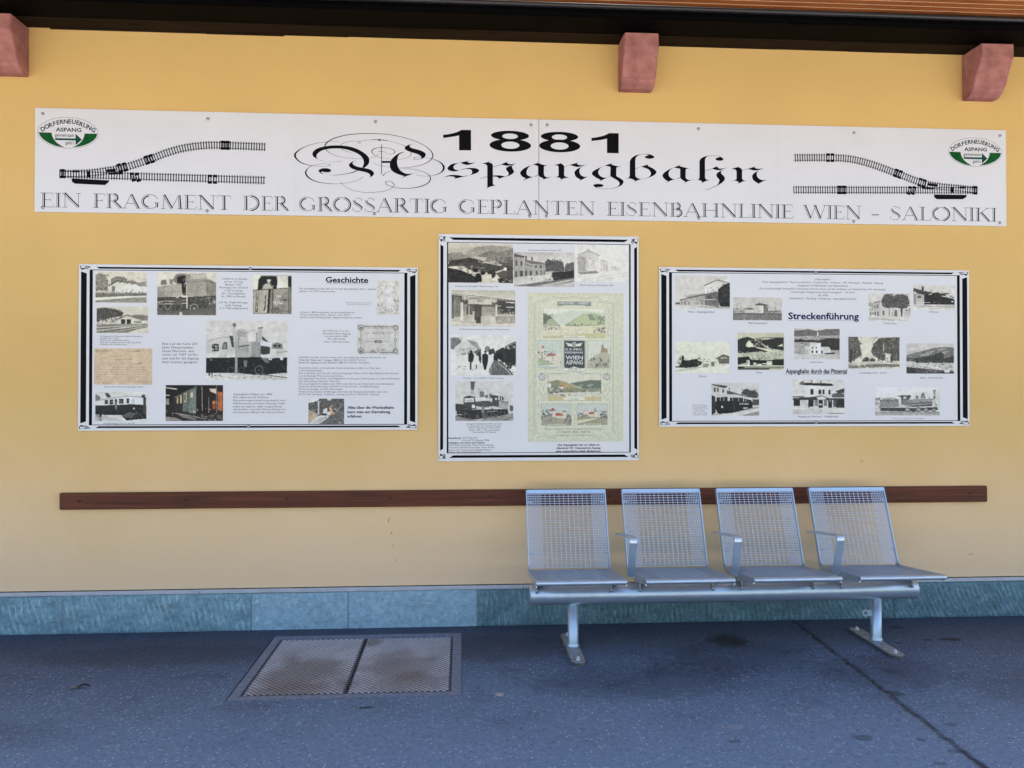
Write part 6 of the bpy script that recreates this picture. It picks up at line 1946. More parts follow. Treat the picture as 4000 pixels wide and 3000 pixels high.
def picture(parent, label, tint, x, z, w, h, bg, shapes):
    """a printed picture: its patches are toned into a fine grid of vertex colours, so that it has soft photographic tones"""
    post = tint == 'poster'; x *= U; z *= U; w *= U; h *= U
    cell = .0024; nx, ny = max(24, int(w / cell)), max(16, int(h / cell))
    gx, gy = np.meshgrid((np.arange(nx + 1)) / nx * 100, (np.arange(ny + 1)) / ny * 100)
    img = np.zeros((ny + 1, nx + 1, 3)); img[:] = pcol('cdd0bb' if post else bg, tint)
    rs = np.random.RandomState(sum(map(ord, label)))
    def fill(pts, c, amt=1.0):
        P_ = np.array(pts); x0, y0 = P_.min(0); x1, y1 = P_.max(0)
        a0, a1 = max(0, int(x0 / 100 * nx)), min(nx, int(x1 / 100 * nx) + 1); b0, b1 = max(0, int(y0 / 100 * ny)), min(ny, int(y1 / 100 * ny) + 1)
        if a1 < a0 or b1 < b0: return
        X, Y = gx[b0:b1 + 1, a0:a1 + 1], gy[b0:b1 + 1, a0:a1 + 1]; ins = np.zeros(X.shape, bool)
        q = np.roll(P_, -1, 0)
        for (ax, ay), (bx, by) in zip(P_, q):
            if ay == by: continue
            cr = ((ay > Y) != (by > Y)) & (X < (bx - ax) * (Y - ay) / (by - ay) + ax); ins ^= cr
        sub = img[b0:b1 + 1, a0:a1 + 1]; cc = np.array(c)
        if not post:      # tone drifts across every patch
            t = ((X - x0) / max(1, x1 - x0) - .5) * rs.uniform(-.3, .3) + ((Y - y0) / max(1, y1 - y0) - .5) * rs.uniform(-.2, .4)
            cc = np.clip(cc[None, None] * (1 + t[..., None]), 0, .82); sub[ins] = cc[ins] * amt + sub[ins] * (1 - amt)
        else: sub[ins] = cc
    P2 = Print(-FT - .0009).col()
    def mp(px, py): return (x + w * min(100, max(0, px)) / 100, z + h * (1 - min(100, max(0, py)) / 100))
    fl = lambda t: tuple(map(float, t.split(',')))
    for ln in shapes.split('\n'):
        t = ln.split(); k = t[0]
        if k in 'pC': fill([fl(q) for q in t[2:]], pcol(t[1], tint))
        elif k == 'r':
            (a, b), (c1, d) = fl(t[2]), fl(t[3]); fill([(a, b), (c1, b), (c1, d), (a, d)], pcol(t[1], tint))
        elif k == 'c':
            (cx, cy), rx, ry = fl(t[2]), float(t[3]), float(t[4])
            fill([(cx + rx * math.cos(a * math.pi / 9), cy + ry * math.sin(a * math.pi / 9)) for a in range(18)], pcol(t[1], tint))
        elif k == 'l':
            q = [fl(v) for v in t[3:]]; c = pcol(t[1], tint)
            if post: P2.strip([(*mp(*v), max(.0011, float(t[2]) / 100 * h)) for v in q], c)
            else:
                hw = max(float(t[2]) * .5, 55.0 / ny); asp = w / h
                for (ax, ay), (bx, by) in zip(q, q[1:]):
                    dx, dy = (bx - ax) * asp, by - ay; L_ = math.hypot(dx, dy) or 1; ox, oy = -dy / L_ * hw / asp, dx / L_ * hw
                    fill([(ax + ox, ay + oy), (bx + ox, by + oy), (bx - ox, by - oy), (ax - ox, ay - oy)], c)
        elif k == 'n':
            r = random.Random(int(t[1])); (a, b), (c1, d) = fl(t[3]), fl(t[4]); sw, sh, g0, g1 = map(float, t[5:9])
            for _ in range(int(int(t[2]) * (1 if post else 1.5))):
                cx, cy = r.uniform(a, c1), r.uniform(b, d); q = r.uniform(.4, 1.1); m = r.choice((5, 6, 7)); ph = r.random() * 6
                fill([(cx + sw * q * .5 * math.cos(ph + 6.283 * e / m) * r.uniform(.5, 1.2), cy + sh * q * .5 * math.sin(ph + 6.283 * e / m) * r.uniform(.5, 1.2)) for e in range(m)], pcol(r.uniform(g0, g1), tint), .8)
        elif k == 'T':
            v = ln.split("'", 1)[1].rsplit("'", 1)[0]; a = mp(*fl(t[2])); b = mp(*fl(t[3]))
            text_into(P2, v, a[0], a[1], b[0] - a[0], b[1] - a[1], 'm', pcol(t[1], tint))
    if not post:
        soft = blur(img, 2); img = blur(img, 1) * 1.5 - soft * .5       # soft edge with a little of the camera's sharpening
        lum = img.mean(2, keepdims=True); mid = np.clip(1.15 - np.abs(lum - .16) * 2.2, .12, 1)
        n1 = blur(rs.randn(ny + 1, nx + 1, 1), 1); n2 = blur(rs.randn(ny + 1, nx + 1, 1), 5); n2 /= n2.std(); n3 = blur(rs.randn(ny + 1, nx + 1, 1), 40); n3 /= n3.std()
        img = img * np.exp(mid * (n1 * .19 + n2 * .11) + n3 * .05) * .93 + .018
    else: img = blur(img, 1) * np.exp(blur(rs.randn(ny + 1, nx + 1, 1), 2) * .10)
    img = np.clip(img, .003, .80)
    me = bpy.data.meshes.new('print'); yv = -FT - .0007
    co = np.stack([x + w * gx / 100, np.full_like(gx, yv), z + h * (1 - gy / 100)], -1).reshape(-1, 3)
    idx = np.arange((ny + 1) * (nx + 1)).reshape(ny + 1, nx + 1)
    fc = np.stack([idx[:-1, :-1], idx[1:, :-1], idx[1:, 1:], idx[:-1, 1:]], -1).reshape(-1, 4)
    me.from_pydata(co.tolist(), [], fc.tolist())
    at = me.color_attributes.new('Col', 'FLOAT_COLOR', 'POINT')
    at.data.foreach_set('color', np.concatenate([img, np.ones_like(img[..., :1])], -1).reshape(-1).astype(np.float32))
    mat = M['poster' if post else 'print']; me.materials.append(mat)
    o = bpy.data.objects.new('poster' if post else 'photo_print', me); COL.objects.link(o); o.parent = parent
    tag(o, label)
    if len(P2.bm.faces): P2.build('poster_linework' if post else 'photo_lettering', mat, o)
    else: P2.bm.free()

def board_body(t, W_, H_, name='panel'):
    b = MB(); b.box(0, W_, -FT, -.0005, 0, H_, .0012); o = b.build(name, M['board'], t)
    return o
def screw(t, x, z):
    b = MB(); b.dome((x * U, -FT - .0005, z * U), .0105, .0065); b.build('screw', M['bolt'], t)

# ---- the long banner, two panels that meet at a seam
bx0, bz0, bx1, bz1 = BOARDS['N']; BW, BH = bx1 - bx0, bz1 - bz0; SX = SEAM * U
PAN = []
for left in (True, False):
    t = empty('banner_panel', (bx0, 0, bz0)); PAN.append(t)
    b = MB(); b.box(0 if left else SX + .0015, SX - .0015 if left else BW, -FT, -.0005, 0, BH, .001); b.build('panel', M['board'], t)
tag(PAN[0], 'white banner panel with flourished initial and the digits 18, left of the seam', 'sign', 'two halves of the long white banner')
tag(PAN[1], 'white banner panel with the digits 81 and the word WIEN, right of the seam', 'sign', 'two halves of the long white banner')
def both(make, name, mat):
    for left, t in zip((True, False), PAN):
        P = Print(); make(P); P.cut(SX, left)
        if len(P.bm.faces): P.build(name, mat, t)
        else: P.bm.free()
def mk_letter(P):
    for s in GLYPHS: P.poly(outline(s))
    for s in STROKES:
        P.strip([(a, b, w) for a, b, w in spl([(p[0] * U, p[1] * U, p[2] * U) for p in s], False, 6)])
    for cx, cz, rx, rz, sl in DISCS: P.poly([((cx + rx * math.cos(a * .35)) * U, (cz + rz * math.sin(a * .35)) * U) for a in range(18)])
def mk_year(P, q):
    if q in (0, 3): P.poly(outline(YEAR[q // 3]))
    for (ax, az, arx, arz, _), (hx, hz, hrx, hrz, _) in (RINGS[:2] if q == 1 else RINGS[2:] if q == 2 else ()):
        N = 64; P.y -= 5e-6
        o = [P.bm.verts.new(((ax + arx * math.cos(k * 2 * math.pi / N)) * U, P.y, (az + arz * math.sin(k * 2 * math.pi / N)) * U)) for k in range(N)]
        i = [P.bm.verts.new(((hx + hrx * math.cos(k * 2 * math.pi / N)) * U, P.y, (hz + hrz * math.sin(k * 2 * math.pi / N)) * U)) for k in range(N)]
        for k in range(N): P.bm.faces.new((o[k], o[(k + 1) % N], i[(k + 1) % N], i[k]))
def mk_slogan(P, wi):
    for w0, kd, s in SLOGAN:
        if w0 != wi: continue
        p = [tuple(float(v) * U for v in q.split(',')) for q in s.split()]
        if kd == 'h': P.strip([(a, b, .0025) for a, b in p])
        else:
            n = len(p); off = []
            for i in range(n):
                a, b = p[max(0, i - 1)], p[min(n - 1, i + 1)]; d = Vector((b[0] - a[0], b[1] - a[1])).normalized(); nn = Vector((d.y, -d.x))
                if nn.x < 0: nn = -nn
                off.append(nn)
            tp = [1 if (n < 5 or 0 < i < n - 1) else .45 for i in range(n)]
            P.strip([(a + v.x * .0045, b + v.y * .0045, .0074 * k) for (a, b), v, k in zip(p, off, tp)])
            P.strip([(a - v.x * .0056, b - v.y * .0056, .0027) for (a, b), v in zip(p, off)])
both(mk_letter, 'lettering', M['ink'])
for q in range(4): both(lambda P: mk_year(P, q), 'numeral', M['ink'])
for q in range(1 + max(v[0] for v in SLOGAN)): both(lambda P: mk_slogan(P, q), 'slogan_word', M['ink'])
GREENM = simple('green_print', (.008, .085, .020), .5, 0, .25, 25, 0, .06); TEAL = simple('teal_print', (.008, .062, .045), .5, 0, .1, 20, 0, .06); SLATE = simple('slate_print', (.020, .040, .052), .5, 0, .1, 20, 0, .06); GREYL = simple('grey_line_print', (.16, .16, .18), .4)
for L, t in zip(LOGOS, PAN):
    ex, ez, rx, rz = L['e']
    P = Print(); P.strip([((ex + rx * math.cos(k * math.pi / 40)) * U, (ez + rz * math.sin(k * math.pi / 40) - rx * .012 * math.cos(k * math.pi / 40)) * U, .0020) for k in range(81)])
    em = P.build('emblem', GREYL, t)
    for s in L['green']:
        P = Print(); P.poly(outline(s)); P.build('emblem_field', GREENM, em)
    P = Print(); P.poly(outline(L['arrow'])); P.build('emblem_arrow', TEAL, em)
    P = Print()
    for ch, x, z, a in L['arc']:
        vs, fs = text_geo(ch, .028); k = L['cap'] * U / CAPH; cx = (min(v[0] for v in vs) + max(v[0] for v in vs)) / 2; ca, sa = math.cos(R(-a)), math.sin(R(-a))
        q = []
        for vx, vy in vs:
            px_, py_ = (vx - cx) * k * 1.0, (vy - CAPH / 2) * k
            q.append((x * U + px_ * ca - py_ * sa, z * U + px_ * sa + py_ * ca))
        P.geo(q, fs)
    P.build('emblem_word', SLATE, em)
    for s, bo, x, z, w_, cap in L['tx']:
        P = Print(); text_into(P, s, x * U, z * U, w_ * U, cap * U, bo or 'm'); P.build('emblem_word', SLATE, em)
GREYR = simple('grey_rail_print', (.10, .10, .115), .4)
for Tk, t in zip(TRACKS, PAN):
    P = Print(); hf = Tk['half'] * U; G = []
    def resample(pl, step):
        out = []; acc = 0.0; last = pl[0]
        for a, b in zip(pl, pl[1:]):
            d = Vector((b[0] - a[0], b[1] - a[1])); ln = d.length; pos = -acc + step if out else 0
            while pos <= ln:
                out.append((a[0] + d.x * pos / ln, a[1] + d.y * pos / ln, d.x / ln, d.y / ln)); pos += step
            acc = ln - (pos - step)
        return out
    skip = 0
    for nm in ('straight', 'branch'):
        pl = [(a * U, b * U) for a, b in Tk[nm]]
        pl = spl(pl, False, 8) if len(pl) > 2 else [(pl[0][0] + (pl[1][0] - pl[0][0]) * i / 20, pl[0][1] + (pl[1][1] - pl[0][1]) * i / 20) for i in range(21)]
        for x, z, dx, dz in resample(pl, .0163):
            n = Vector((-dz, dx)) * hf; w2 = Vector((dx, dz)) * .0030
            P.poly([(x + n.x - w2.x, z + n.y - w2.y), (x + n.x + w2.x, z + n.y + w2.y), (x - n.x + w2.x, z - n.y + w2.y), (x - n.x - w2.x, z - n.y - w2.y)])
        for sg in (-1, 1):
            st = []
            for i in range(len(pl)):
                a, b = pl[max(0, i - 1)], pl[min(len(pl) - 1, i + 1)]; d = Vector((b[0] - a[0], b[1] - a[1])).normalized()
                st.append((pl[i][0] - d.y * sg * hf * .66, pl[i][1] + d.x * sg * hf * .66, .0032))
            P.strip(st)
    P.poly([(a * U, b * U) for a, b in Tk['motor']])
    for q in Tk['blot']: P.poly([(a * U, b * U) for a, b in q])
    allp = []
    for nm in ('straight', 'branch'):
        pl = [(a * U, b * U) for a, b in Tk[nm]]
        allp += [(p, (pl[min(i + 1, len(pl) - 1)][0] - pl[max(0, i - 1)][0], pl[min(i + 1, len(pl) - 1)][1] - pl[max(0, i - 1)][1])) for i, p in enumerate(pl)]
    for a, b in Tk['pads']:
        p = (a * U, b * U); dr = min(allp, key=lambda q: (q[0][0] - p[0]) ** 2 + (q[0][1] - p[1]) ** 2 * 6)[1]; d = Vector(dr).normalized()
        if d.x < 0: d = -d
        n = Vector((-d.y, d.x))
        def qd(u0, u1, v0, v1): P.poly([(p[0] + d.x * u + n.x * v, p[1] + d.y * u + n.y * v) for u, v in ((u0, v0), (u1, v0), (u1, v1), (u0, v1))])
        qd(-.0095, -.0045, -hf * 1.05, hf * 1.05); qd(.0045, .0095, -hf * 1.05, hf * 1.05); qd(-.013, .013, hf * .5, hf * 1.1); qd(-.013, .013, -hf * 1.1, -hf * .5)
    P.build('track_drawing', M['ink'], t)
for x, t in zip(SHEETS, PAN):
    P = Print(); P.poly([(x * U, .002), (x * U + .0018, .002), (x * U + .0018, BH - .002), (x * U, BH - .002)]); P.build('sheet_seam', M['seamline'], t)
for x, z in SCREWS['N']: screw(PAN[0] if x < SEAM else PAN[1], x, z)

# ---- the three information boards
KB = {}
for key, label in (('L', 'wide white history board with locomotive photographs, left of the tall board'),
                   ('C', 'tall white board with a cream railway poster, hung in the middle under the banner'),
                   ('R', 'wide white route board with station photographs, above the bench at right')):
    x0, z0, x1, z1 = BOARDS[key]; W_, H_ = x1 - x0, z1 - z0
    t = tag(empty('info_board', (x0, 0, z0)), label, 'information board', 'framed information boards'); KB[key] = t
    board_body(t, W_, H_)
    P = Print(); mm = .00165
    if key == 'C': X0, X1, Y0, Y1, nx, ny, cx, cy, cw, ch, i0, i1, j0, j1 = 7, 18.5, 13, 23, 41, 41, 3, 9, 16, 13, 32.5, 38.5, 31, 33.2
    else: X0, X1, Y0, Y1, nx, ny, cx, cy, cw, ch, i0, i1, j0, j1 = 8.4, 29, 10, 17, 63, 28, 4, 7, 27, 9.5, 39.5, 51, 20.5, 23
    q = lambda u, v: (u * mm, v * mm); Wp, Hp = W_ / mm, H_ / mm
    for fx in (0, 1):
        for fy in (0, 1):
            m = lambda u, v: ((u if not fx else Wp - u) * mm, (v if not fy else Hp - v) * mm)
            P.poly([m(cx, cy), m(cx + cw, cy), m(cx + cw, cy + ch), m(cx, cy + ch)])                       # corner block
            P.poly([m(cx + cw, cy + 2), m(cx + cw + (nx - cx - cw) * .5, cy + 2), m(cx + cw, cy + ch)])
            P.poly([m(X0, cy + ch), m(cx + cw, cy + ch), m(X0, cy + ch + (ny - cy - ch) * .5)])
    P.poly([q(nx, Y0), q(Wp - nx, Y0), q(Wp - nx - (Y1 - Y0) * 1.7, Y1), q(nx + (Y1 - Y0) * 1.7, Y1)])
    P.poly([q(nx, Hp - Y0), q(Wp - nx, Hp - Y0), q(Wp - nx - (Y1 - Y0) * 1.7, Hp - Y1), q(nx + (Y1 - Y0) * 1.7, Hp - Y1)])
    P.poly([q(X0, ny), q(X1, ny + 7), q(X1, Hp - ny - 7), q(X0, Hp - ny)])
    P.poly([q(Wp - X0, ny), q(Wp - X1, ny + 7), q(Wp - X1, Hp - ny - 7), q(Wp - X0, Hp - ny)])
    for a, b, c, d in ((i0, Wp - i0, j0, j1), (i0, Wp - i0, Hp - j1, Hp - j0), (i0, i1, j1, Hp - j1), (Wp - i1, Wp - i0, j1, Hp - j1)):
        P.poly([q(a, c), q(b, c), q(b, d), q(a, d)])
    P.build('printed_border', M['ink'], t)
    for fx in (0, 1):
        for fy in (0, 1):
            m = lambda u, v: ((u if not fx else Wp - u) * mm, (v if not fy else Hp - v) * mm)
            dx, dy = (3.5, 1.2) if key != 'C' else (1.6, 1.4)
            P = Print(-FT - .0009); P.poly([m(cx + dx, cy + dy), m(cx + cw - dx, cy + dy), m(cx + cw - dx, cy + ch - dy), m(cx + dx, cy + ch - dy)])
            P.build('corner_mark', M['board'], t)
    for x, z in SCREWS[key]: screw(t, x, z)
for b_, lab, tint, x, z, w_, h_, bg, sh in PICS: picture(KB[b_], lab, tint, x, z, w_, h_, bg, sh)
for b_, st, colr, s, x, z, w_, cap in TEXTS:
    P = Print(); text_into(P, s, x * U, z * U, w_ * U, cap * U, st)
    P.build('heading' if cap > 250 else 'text_line', ink(colr), KB[b_])
for b_, colr, x, z, w_, th in RULES:
    P = Print(); P.poly([(x * U, z * U), ((x + w_) * U, z * U), ((x + w_) * U, z * U + th * U), (x * U, z * U + th * U)]); P.build('underline', ink(colr), KB[b_])

# ---------------------------------------------------------------- access cover in the platform
COV = tag(empty('access_cover', (-.565, -.645, 0)), 'two leaf diamond plate access cover with brown dirt, set in the asphalt', 'floor cover')
def cl(x, y): return (x + .565, y + .645)
b = MB()
ix0, ix1, iy0, iy1 = -1.082, -.049, -.203, -1.092
for a in ((CX0 + .007, ix0, CY1 + .002, CY0 - .002), (ix1, CX1 - .002, CY1 + .002, CY0 - .002), (ix0, ix1, iy0, CY0 - .002), (ix0, ix1, CY1 + .002, iy1)):
    (xa, ya), (xb, yb) = cl(a[0], a[2]), cl(a[1], a[3]); b.box(xa, xb, ya, yb, -.06, .0015)
b.build('frame', M['frame_cover'], COV)
b = MB(); (xa, ya), (xb, yb) = cl(ix0, iy1), cl(ix1, iy0); b.box(xa, xb, ya, yb, -.09, -.055); b.build('pit', M['gap'], COV)
sx = -.570
for xa, xb in ((ix0 + .004, sx - .0045), (sx + .0045, ix1 - .004)):
    b = MB(); p0 = cl(xa, iy1 + .004); p1 = cl(xb, iy0 - .004); b.box(p0[0], p1[0], p0[1], p1[1], -.05, -.006)
    d = .0155; ny_ = int((p1[1] - p0[1]) / d); nx_ = int((p1[0] - p0[0]) / d)
    for j in range(1, ny_):
        for i in range(1, nx_):
            if (i + j) % 2: continue
            X, Y = p0[0] + i * d + (p1[0] - p0[0] - nx_ * d) / 2, p0[1] + j * d + (p1[1] - p0[1] - ny_ * d) / 2; r0, r1 = .0138, .0100
            lo = [b.bm.verts.new((X + r0 * c, Y + r0 * s, -.0059)) for c, s in ((1, 0), (0, 1), (-1, 0), (0, -1))]
            hi = [b.bm.verts.new((X + r1 * c, Y + r1 * s, -.0005)) for c, s in ((1, 0), (0, 1), (-1, 0), (0, -1))]
            b.bm.faces.new(hi)
            for k in range(4): b.bm.faces.new((lo[k], lo[(k + 1) % 4], hi[(k + 1) % 4], hi[k]))
    b.build('cover_plate', M['cover'], COV, recalc=True)

# ---------------------------------------------------------------- bench
BEN = tag(empty('bench', (1.55, -.475, 0)), 'four seat silver metal bench with mesh seats and armrests on two posts', 'bench')
OX, OY = 1.55, -.475
BZ, BR = .312, .0575
b = MB(); xa, xb = .397 - OX, 2.715 - OX
b.tube([(xa, 0, BZ), (xa + .006, 0, BZ), (xb - .006, 0, BZ), (xb, 0, BZ)], [BR - .006, BR, BR, BR - .006], 40); b.build('beam', M['silver'], BEN)
def leg(x, cx, dy, lug):
    b = MB(); b.tube([(x, 0, .012), (x, 0, .020), (x, 0, .034), (x, 0, BZ - .02)], [.040, .036, .0315, .0315], 28); L = b.build('leg', M['silver'], BEN)
    b = MB(); pts = []
    for k in range(13): a = math.pi * k / 12; pts.append((cx + .047 * math.cos(a), .265 - .047 + dy + .047 * math.sin(a)))
    for k in range(13): a = math.pi + math.pi * k / 12; pts.append((cx + .047 * math.cos(a), -.295 + .047 + dy + .047 * math.sin(a)))
    b.slab(pts, .0005, .013)
    bmesh.ops.bevel(b.bm, geom=[e for e in b.bm.edges if abs(e.verts[0].co.z - e.verts[1].co.z) < 1e-6 and e.verts[0].co.z > .01], offset=.003, segments=2, affect='EDGES')
    b.build('base_plate', M['rust'], L)
    b = MB(); pts2 = [(cx + (p[0] - cx) * .82, dy + (p[1] - dy) * .955) for p in pts]; b.slab(pts2, .0131, .0140); b.build('plate_paint', M['silver_pl'], L)
    for yy in (.205 + dy, -.225 + dy):
        b = MB(); b.tube([(cx, yy, .0141), (cx, yy, .022)], .013, 6); b.tube([(cx, yy, .0221), (cx, yy, .032), (cx, yy, .034)], [.008, .008, .004], 10); b.build('bolt', M['nut'], L)
    if lug:
        b = MB(); z0 = .172; N = 20; xo = x - .066
        o = [(xo + .021 * math.cos(2 * math.pi * k / N), z0 + .021 * math.sin(2 * math.pi * k / N)) for k in range(N)]; i_ = [(xo + .0105 * math.cos(2 * math.pi * k / N), z0 + .0105 * math.sin(2 * math.pi * k / N)) for k in range(N)]
        ya, yb = -.004, .004
        A = [[b.bm.verts.new((p[0], y_, p[1])) for p in ring] for ring in (o, i_) for y_ in (ya, yb)]
        for k in range(N):
            n_ = (k + 1) % N
            b.bm.faces.new((A[0][k], A[0][n_], A[2][n_], A[2][k])); b.bm.faces.new((A[1][k], A[1][n_], A[3][n_], A[3][k])); b.bm.faces.new((A[0][k], A[0][n_], A[1][n_], A[1][k])); b.bm.faces.new((A[2][k], A[2][n_], A[3][n_], A[3][k]))
        b.box(xo + .017, x - .028, -.0038, .0038, z0 - .018, z0 + .018); b.build('lug', M['silver'], L)
M['silver_pl'] = simple('worn_silver_paint', (.34, .37, .41), .5, .45, .45, 35, .2)
leg(.652 - OX, .645 - OX, -.015, False); leg(2.474 - OX, 2.455 - OX, -.015, True)
# seat shell profile (y, z) relative to the bench origin
SW = .498
def seat(x0):
    top, crz, fr = (-.16 - OY, .881), (-.33 - OY, .424), (-.795 - OY, .470)
    bd = Vector((crz[0] - top[0], crz[1] - top[1])); bl = bd.length; bd.normalize()
    sd_ = Vector((fr[0] - crz[0], fr[1] - crz[1])); sl = sd_.length; sd_.normalize()
    # side frame strips follow back, crease and seat
    path = [top]
    a = Vector(crz) - bd * .03; c = Vector(crz) + sd_ * .03
    path.append(tuple(a))
    for k in range(1, 6):
        t = k / 6; path.append(tuple((1 - t) ** 2 * a + 2 * t * (1 - t) * Vector(crz) + t * t * c))
    path += [tuple(c), tuple(Vector(fr) - sd_ * .004)]
    strips = []
    for sx_ in (x0, x0 + SW - .007):
        b = MB(); strips.append(b); rings = []
        for i, p in enumerate(path):
            q0, q1 = Vector(path[max(0, i - 1)]), Vector(path[min(len(path) - 1, i + 1)]); d = (q1 - q0).normalized(); n = Vector((-d.y, d.x))
            dep = .030 if i < 2 else .036
            e = Vector(p) + n * dep
            rings.append([b.bm.verts.new((xx, yy, zz)) for xx, yy, zz in ((sx_, p[0], p[1]), (sx_ + .007, p[0], p[1]), (sx_ + .007, e.x, e.y), (sx_, e.x, e.y))])
        for r0, r1 in zip(rings, rings[1:]):
            for k in range(4): b.bm.faces.new((r0[k], r0[(k + 1) % 4], r1[(k + 1) % 4], r1[k]))
        b.bm.faces.new(rings[0][::-1]); b.bm.faces.new(rings[-1])
    S = bpy.data.objects.new('seat', bpy.data.meshes.new('seat')); COL.objects.link(S); S.parent = BEN
    for b in strips:
        bmesh.ops.bevel(b.bm, geom=[e for e in b.bm.edges if abs(e.verts[0].co.x - e.verts[1].co.x) < 1e-6], offset=.0018, segments=2, affect='EDGES')
        b.build('side_frame', M['silver'], S)
    # top band
    b = MB(); t0 = Vector(top); t1 = t0 + bd * .022; nb = Vector((-bd.y, bd.x)); nb = nb if nb.x > 0 else -nb
    b.prism([(t0.x, t0.y + .001), (t1.x, t1.y), (t1.x + nb.x * .006, t1.y + nb.y * .006), (t0.x + nb.x * .028, t0.y + nb.y * .028 - .002), (t0.x + nb.x * .026, t0.y + nb.y * .026 + .004)], x0 + .0071, x0 + SW - .0071); b.build('top_band', M['silver'], S)
    # rolled front edge
    b = MB(); f = Vector(fr); b.tube([(x0, f.x, f.y - .013), (x0 + .003, f.x, f.y - .013), (x0 + SW - .003, f.x, f.y - .013), (x0 + SW, f.x, f.y - .013)], [.012, .0145, .0145, .012], 18)
    b.build('front_edge', M['silver'], S)
    # welded grid of the back: flat cross strips and thin uprights, closer at both sides
    b = MB(); nrow = 30; u0, u1 = .026, bl - .012
    xi0, xi1 = x0 + .012, x0 + SW - .012
    for r in range(nrow + 1):
        u = u0 + (u1 - u0) * r / nrow; p = t0 + bd * u
        b.prism([(p.x - bd.x * .00125, p.y - bd.y * .00125), (p.x + bd.x * .00125, p.y + bd.y * .00125), (p.x + bd.x * .00125 + nb.x * .006, p.y + bd.y * .00125 + nb.y * .006), (p.x - bd.x * .00125 + nb.x * .006, p.y - bd.y * .00125 + nb.y * .006)], xi0 - .0045, xi1 + .0045)
    ups = [.003 + i * .0108 for i in range(8)] + [.003 + .0756 + .030 * (i + 1) for i in range(10)]
    wd = xi1 - xi0; ups = [u * (wd - .0786) / (.003 + .0756 + .33) if u > .08 else u for u in ups]
    ups = [xi0 + u for u in ups] + [xi1 - (.003 + i * .0108) for i in range(8)]
    A, Bq = t0 + bd * u0, t0 + bd * u1
    for x in ups:
        o0, o1 = nb * .0062, nb * .0088
        vs = [b.bm.verts.new((xx, q.x + o.x, q.y + o.y)) for q in (A, Bq) for o in (o0, o1) for xx in (x - .0014, x + .0014)]
        for f_ in ((0, 1, 3, 2), (4, 6, 7, 5), (0, 4, 5, 1), (2, 3, 7, 6), (0, 2, 6, 4), (1, 5, 7, 3)): b.bm.faces.new([vs[i] for i in f_])
    b.build('back_mesh', M['wire'], S)
    # welded grid of the seat: upright strips
    b = MB(); nn = Vector((sd_.y, -sd_.x)); nn = nn if nn.y < 0 else -nn; c0 = Vector(crz) + bd * -.004; ns = 34
    for r in range(ns + 1):
        p = Vector(crz) + sd_ * (.004 + (sl - .012) * r / ns)
        b.prism([(p.x - .0015, p.y), (p.x + .0015, p.y), (p.x + .0015 + nn.x * .011, p.y + nn.y * .011), (p.x - .0015 + nn.x * .011, p.y + nn.y * .011)], xi0 - .0045, xi1 + .0045)
    A, Bq = Vector(crz) + sd_ * .004, Vector(crz) + sd_ * (sl - .008)
    for x in ups:
        o0, o1 = nn * -.0012, nn * .002
        vs = [b.bm.verts.new((xx, q.x + o.x, q.y + o.y)) for q in (A, Bq) for o in (o0, o1) for xx in (x - .0014, x + .0014)]
        for f_ in ((0, 1, 3, 2), (4, 6, 7, 5), (0, 4, 5, 1), (2, 3, 7, 6), (0, 2, 6, 4), (1, 5, 7, 3)): b.bm.faces.new([vs[i] for i in f_])
    bmesh.ops.recalc_face_normals(b.bm, faces=b.bm.faces); b.bm.to_mesh(S.data); b.bm.free(); S.data.materials.append(M['wire'])
    # mesh clips on the side frame
    b = MB()
    for u in (.075, bl * .80):
        p = t0 + bd * u
        for xx in (x0 + .0072, x0 + SW - .0372): b.box(xx, xx + .03, p.x + nb.x * .013, p.x + nb.x * .013 + .004, p.y + nb.y * .013 - .003, p.y + nb.y * .013 + .003)
    b.build('mesh_clip', M['silver_dk'], S)
    for bx in (x0 + .028, x0 + SW - .040):
        b = MB()
        b.box(bx, bx + .006, -.055, .045, BZ + .045, .3975); b.box(bx + .0061, bx + .034, -.055, .045, .3925, .3975)
        b.tube([(bx + .02, -.03, .375), (bx + .02, -.03, .3924)], .006, 8); b.tube([(bx + .003, -.056, BZ + .022), (bx + .003, -.05, BZ + .05)], .008, 8)
        b.box(bx + .002, bx + .030, -.04, .03, .3976, .415)
        b.build('bracket', M['silver_dk'], S)
    return S
for sx_ in (.403, 1.003, 1.605, 2.206): seat(sx_ - OX)
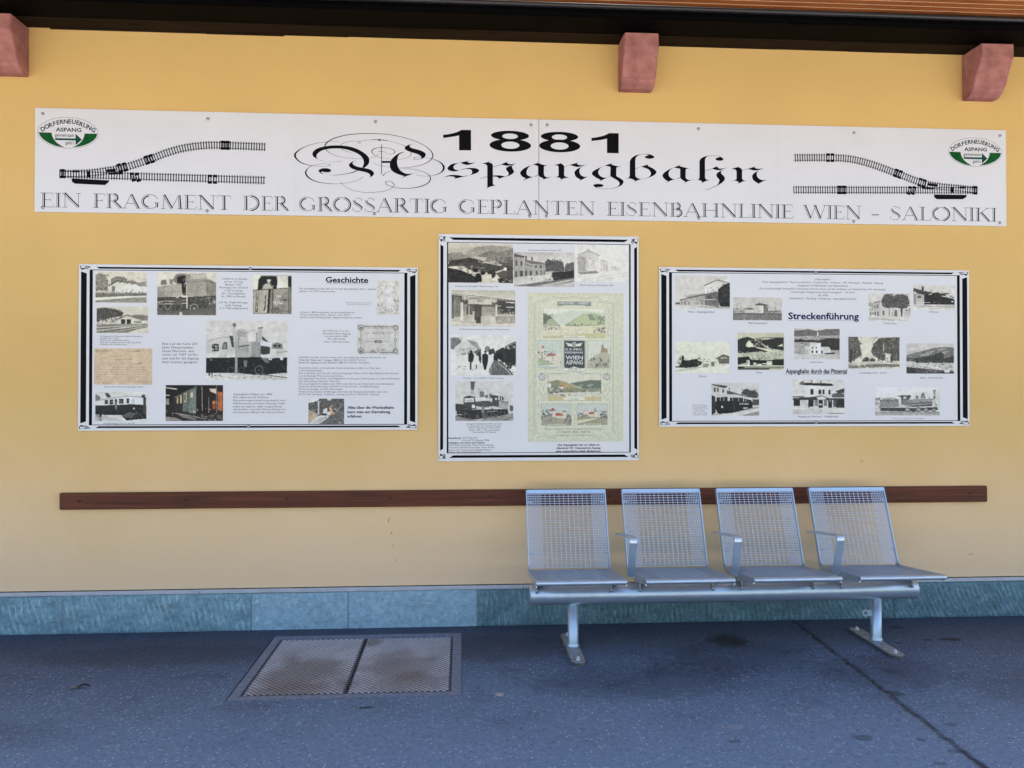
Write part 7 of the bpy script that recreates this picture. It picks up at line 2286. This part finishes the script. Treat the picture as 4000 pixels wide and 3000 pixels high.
def armrest(x0):
    ax = x0 - .034; b = MB(); yb, zb = -.588 - OY, .438; yt, zt = -.650 - OY, .668; yr, zr = -.262 - OY, .622
    pth = [(ax, yb, zb), (ax, yt + .003, zt - .028)]; nr = [(0, -1, -.2), (0, -1, -.2)]
    for k in range(1, 6):
        t = k / 6; A = Vector((yt + .004, zt - .026)); Bc = Vector((yt, zt)); Cc = Vector((yt + .03, zt - .003)); q = (1 - t) ** 2 * A + 2 * t * (1 - t) * Bc + t * t * Cc
        pth.append((ax, q.x, q.y)); nr.append((0, -math.cos(t * math.pi / 2), math.sin(t * math.pi / 2)))
    pth += [(ax, yt + .03, zt - .003), (ax - .006, yr - .05, zr + .006), (ax - .010, yr, zr)]; nr += [(0, .08, 1)] * 3
    wd = [.043] * (len(pth) - 3) + [.046, .052, .034]
    b.ribbon(pth, nr, wd, .009)
    o = b.build('armrest', M['silver'], BEN)
    b = MB(); b.tube([(ax + .024, yb + .01, zb + .01), (ax + .022, yb + .012, zb - .012), (ax + .024, yb + .014, zb - .030), (ax + .034, yb + .015, zb - .036), (x0 + .055, yb + .015, zb - .036)], .0042, 8); b.build('arm_stay', M['silver_dk'], o)
    b = MB(); b.box(ax + .0, x0 + .0, yb + .008, yb + .06, zb - .008, zb - .002); b.build('arm_foot', M['silver_dk'], o)
for sx_ in (1.003, 1.605, 2.206): armrest(sx_ - OX)

# ---------------------------------------------------------------- litter on the platform
def leaf(x, y, ln, wd, rot, mat, name, label, cat, curl=.006):
    b = MB(); n = 8; vs = []
    for i in range(n + 1):
        t = i / n; hw = wd / 2 * math.sin(math.pi * min(1, t * .9 + .08)) ; zz = .002 + curl * math.sin(t * 3.1)
        vs.append([b.bm.verts.new((ln * (t - .5), s * hw, zz + abs(s) * curl * .5)) for s in (-1, 0, 1)])
    for a, c in zip(vs, vs[1:]):
        for k in (0, 1): b.bm.faces.new((a[k], a[k + 1], c[k + 1], c[k])).smooth = True
    ext = bmesh.ops.solidify(b.bm, geom=b.bm.faces[:], thickness=.0008)
    o = b.build(name, mat, None, (x, y, .0016)); o.rotation_euler = (0, 0, rot)
    return tag(o, label, cat)
leaf(-1.938, -.945, .045, .02, R(15), simple('pale_leaf', (.42, .36, .25), .8), 'dry_leaf', 'small pale dry leaf on the asphalt left of the floor cover', 'leaf')
leaf(-1.895, -.925, .06, .025, R(25), simple('dark_leaf', (.035, .03, .025), .8), 'dry_leaf', 'dark shrivelled leaf lying against the pale leaf on the asphalt', 'leaf', .01)
b = MB(); b.tube([(0, 0, 0), (0, 0, .003), (0, 0, .004)], [.022, .021, .017], 16); o = b.build('bottle_cap', simple('pale_cap', (.40, .39, .37), .6), None, (.189, -1.148, .0008)); tag(o, 'flat pale round scrap on the asphalt right of the floor cover', 'litter')
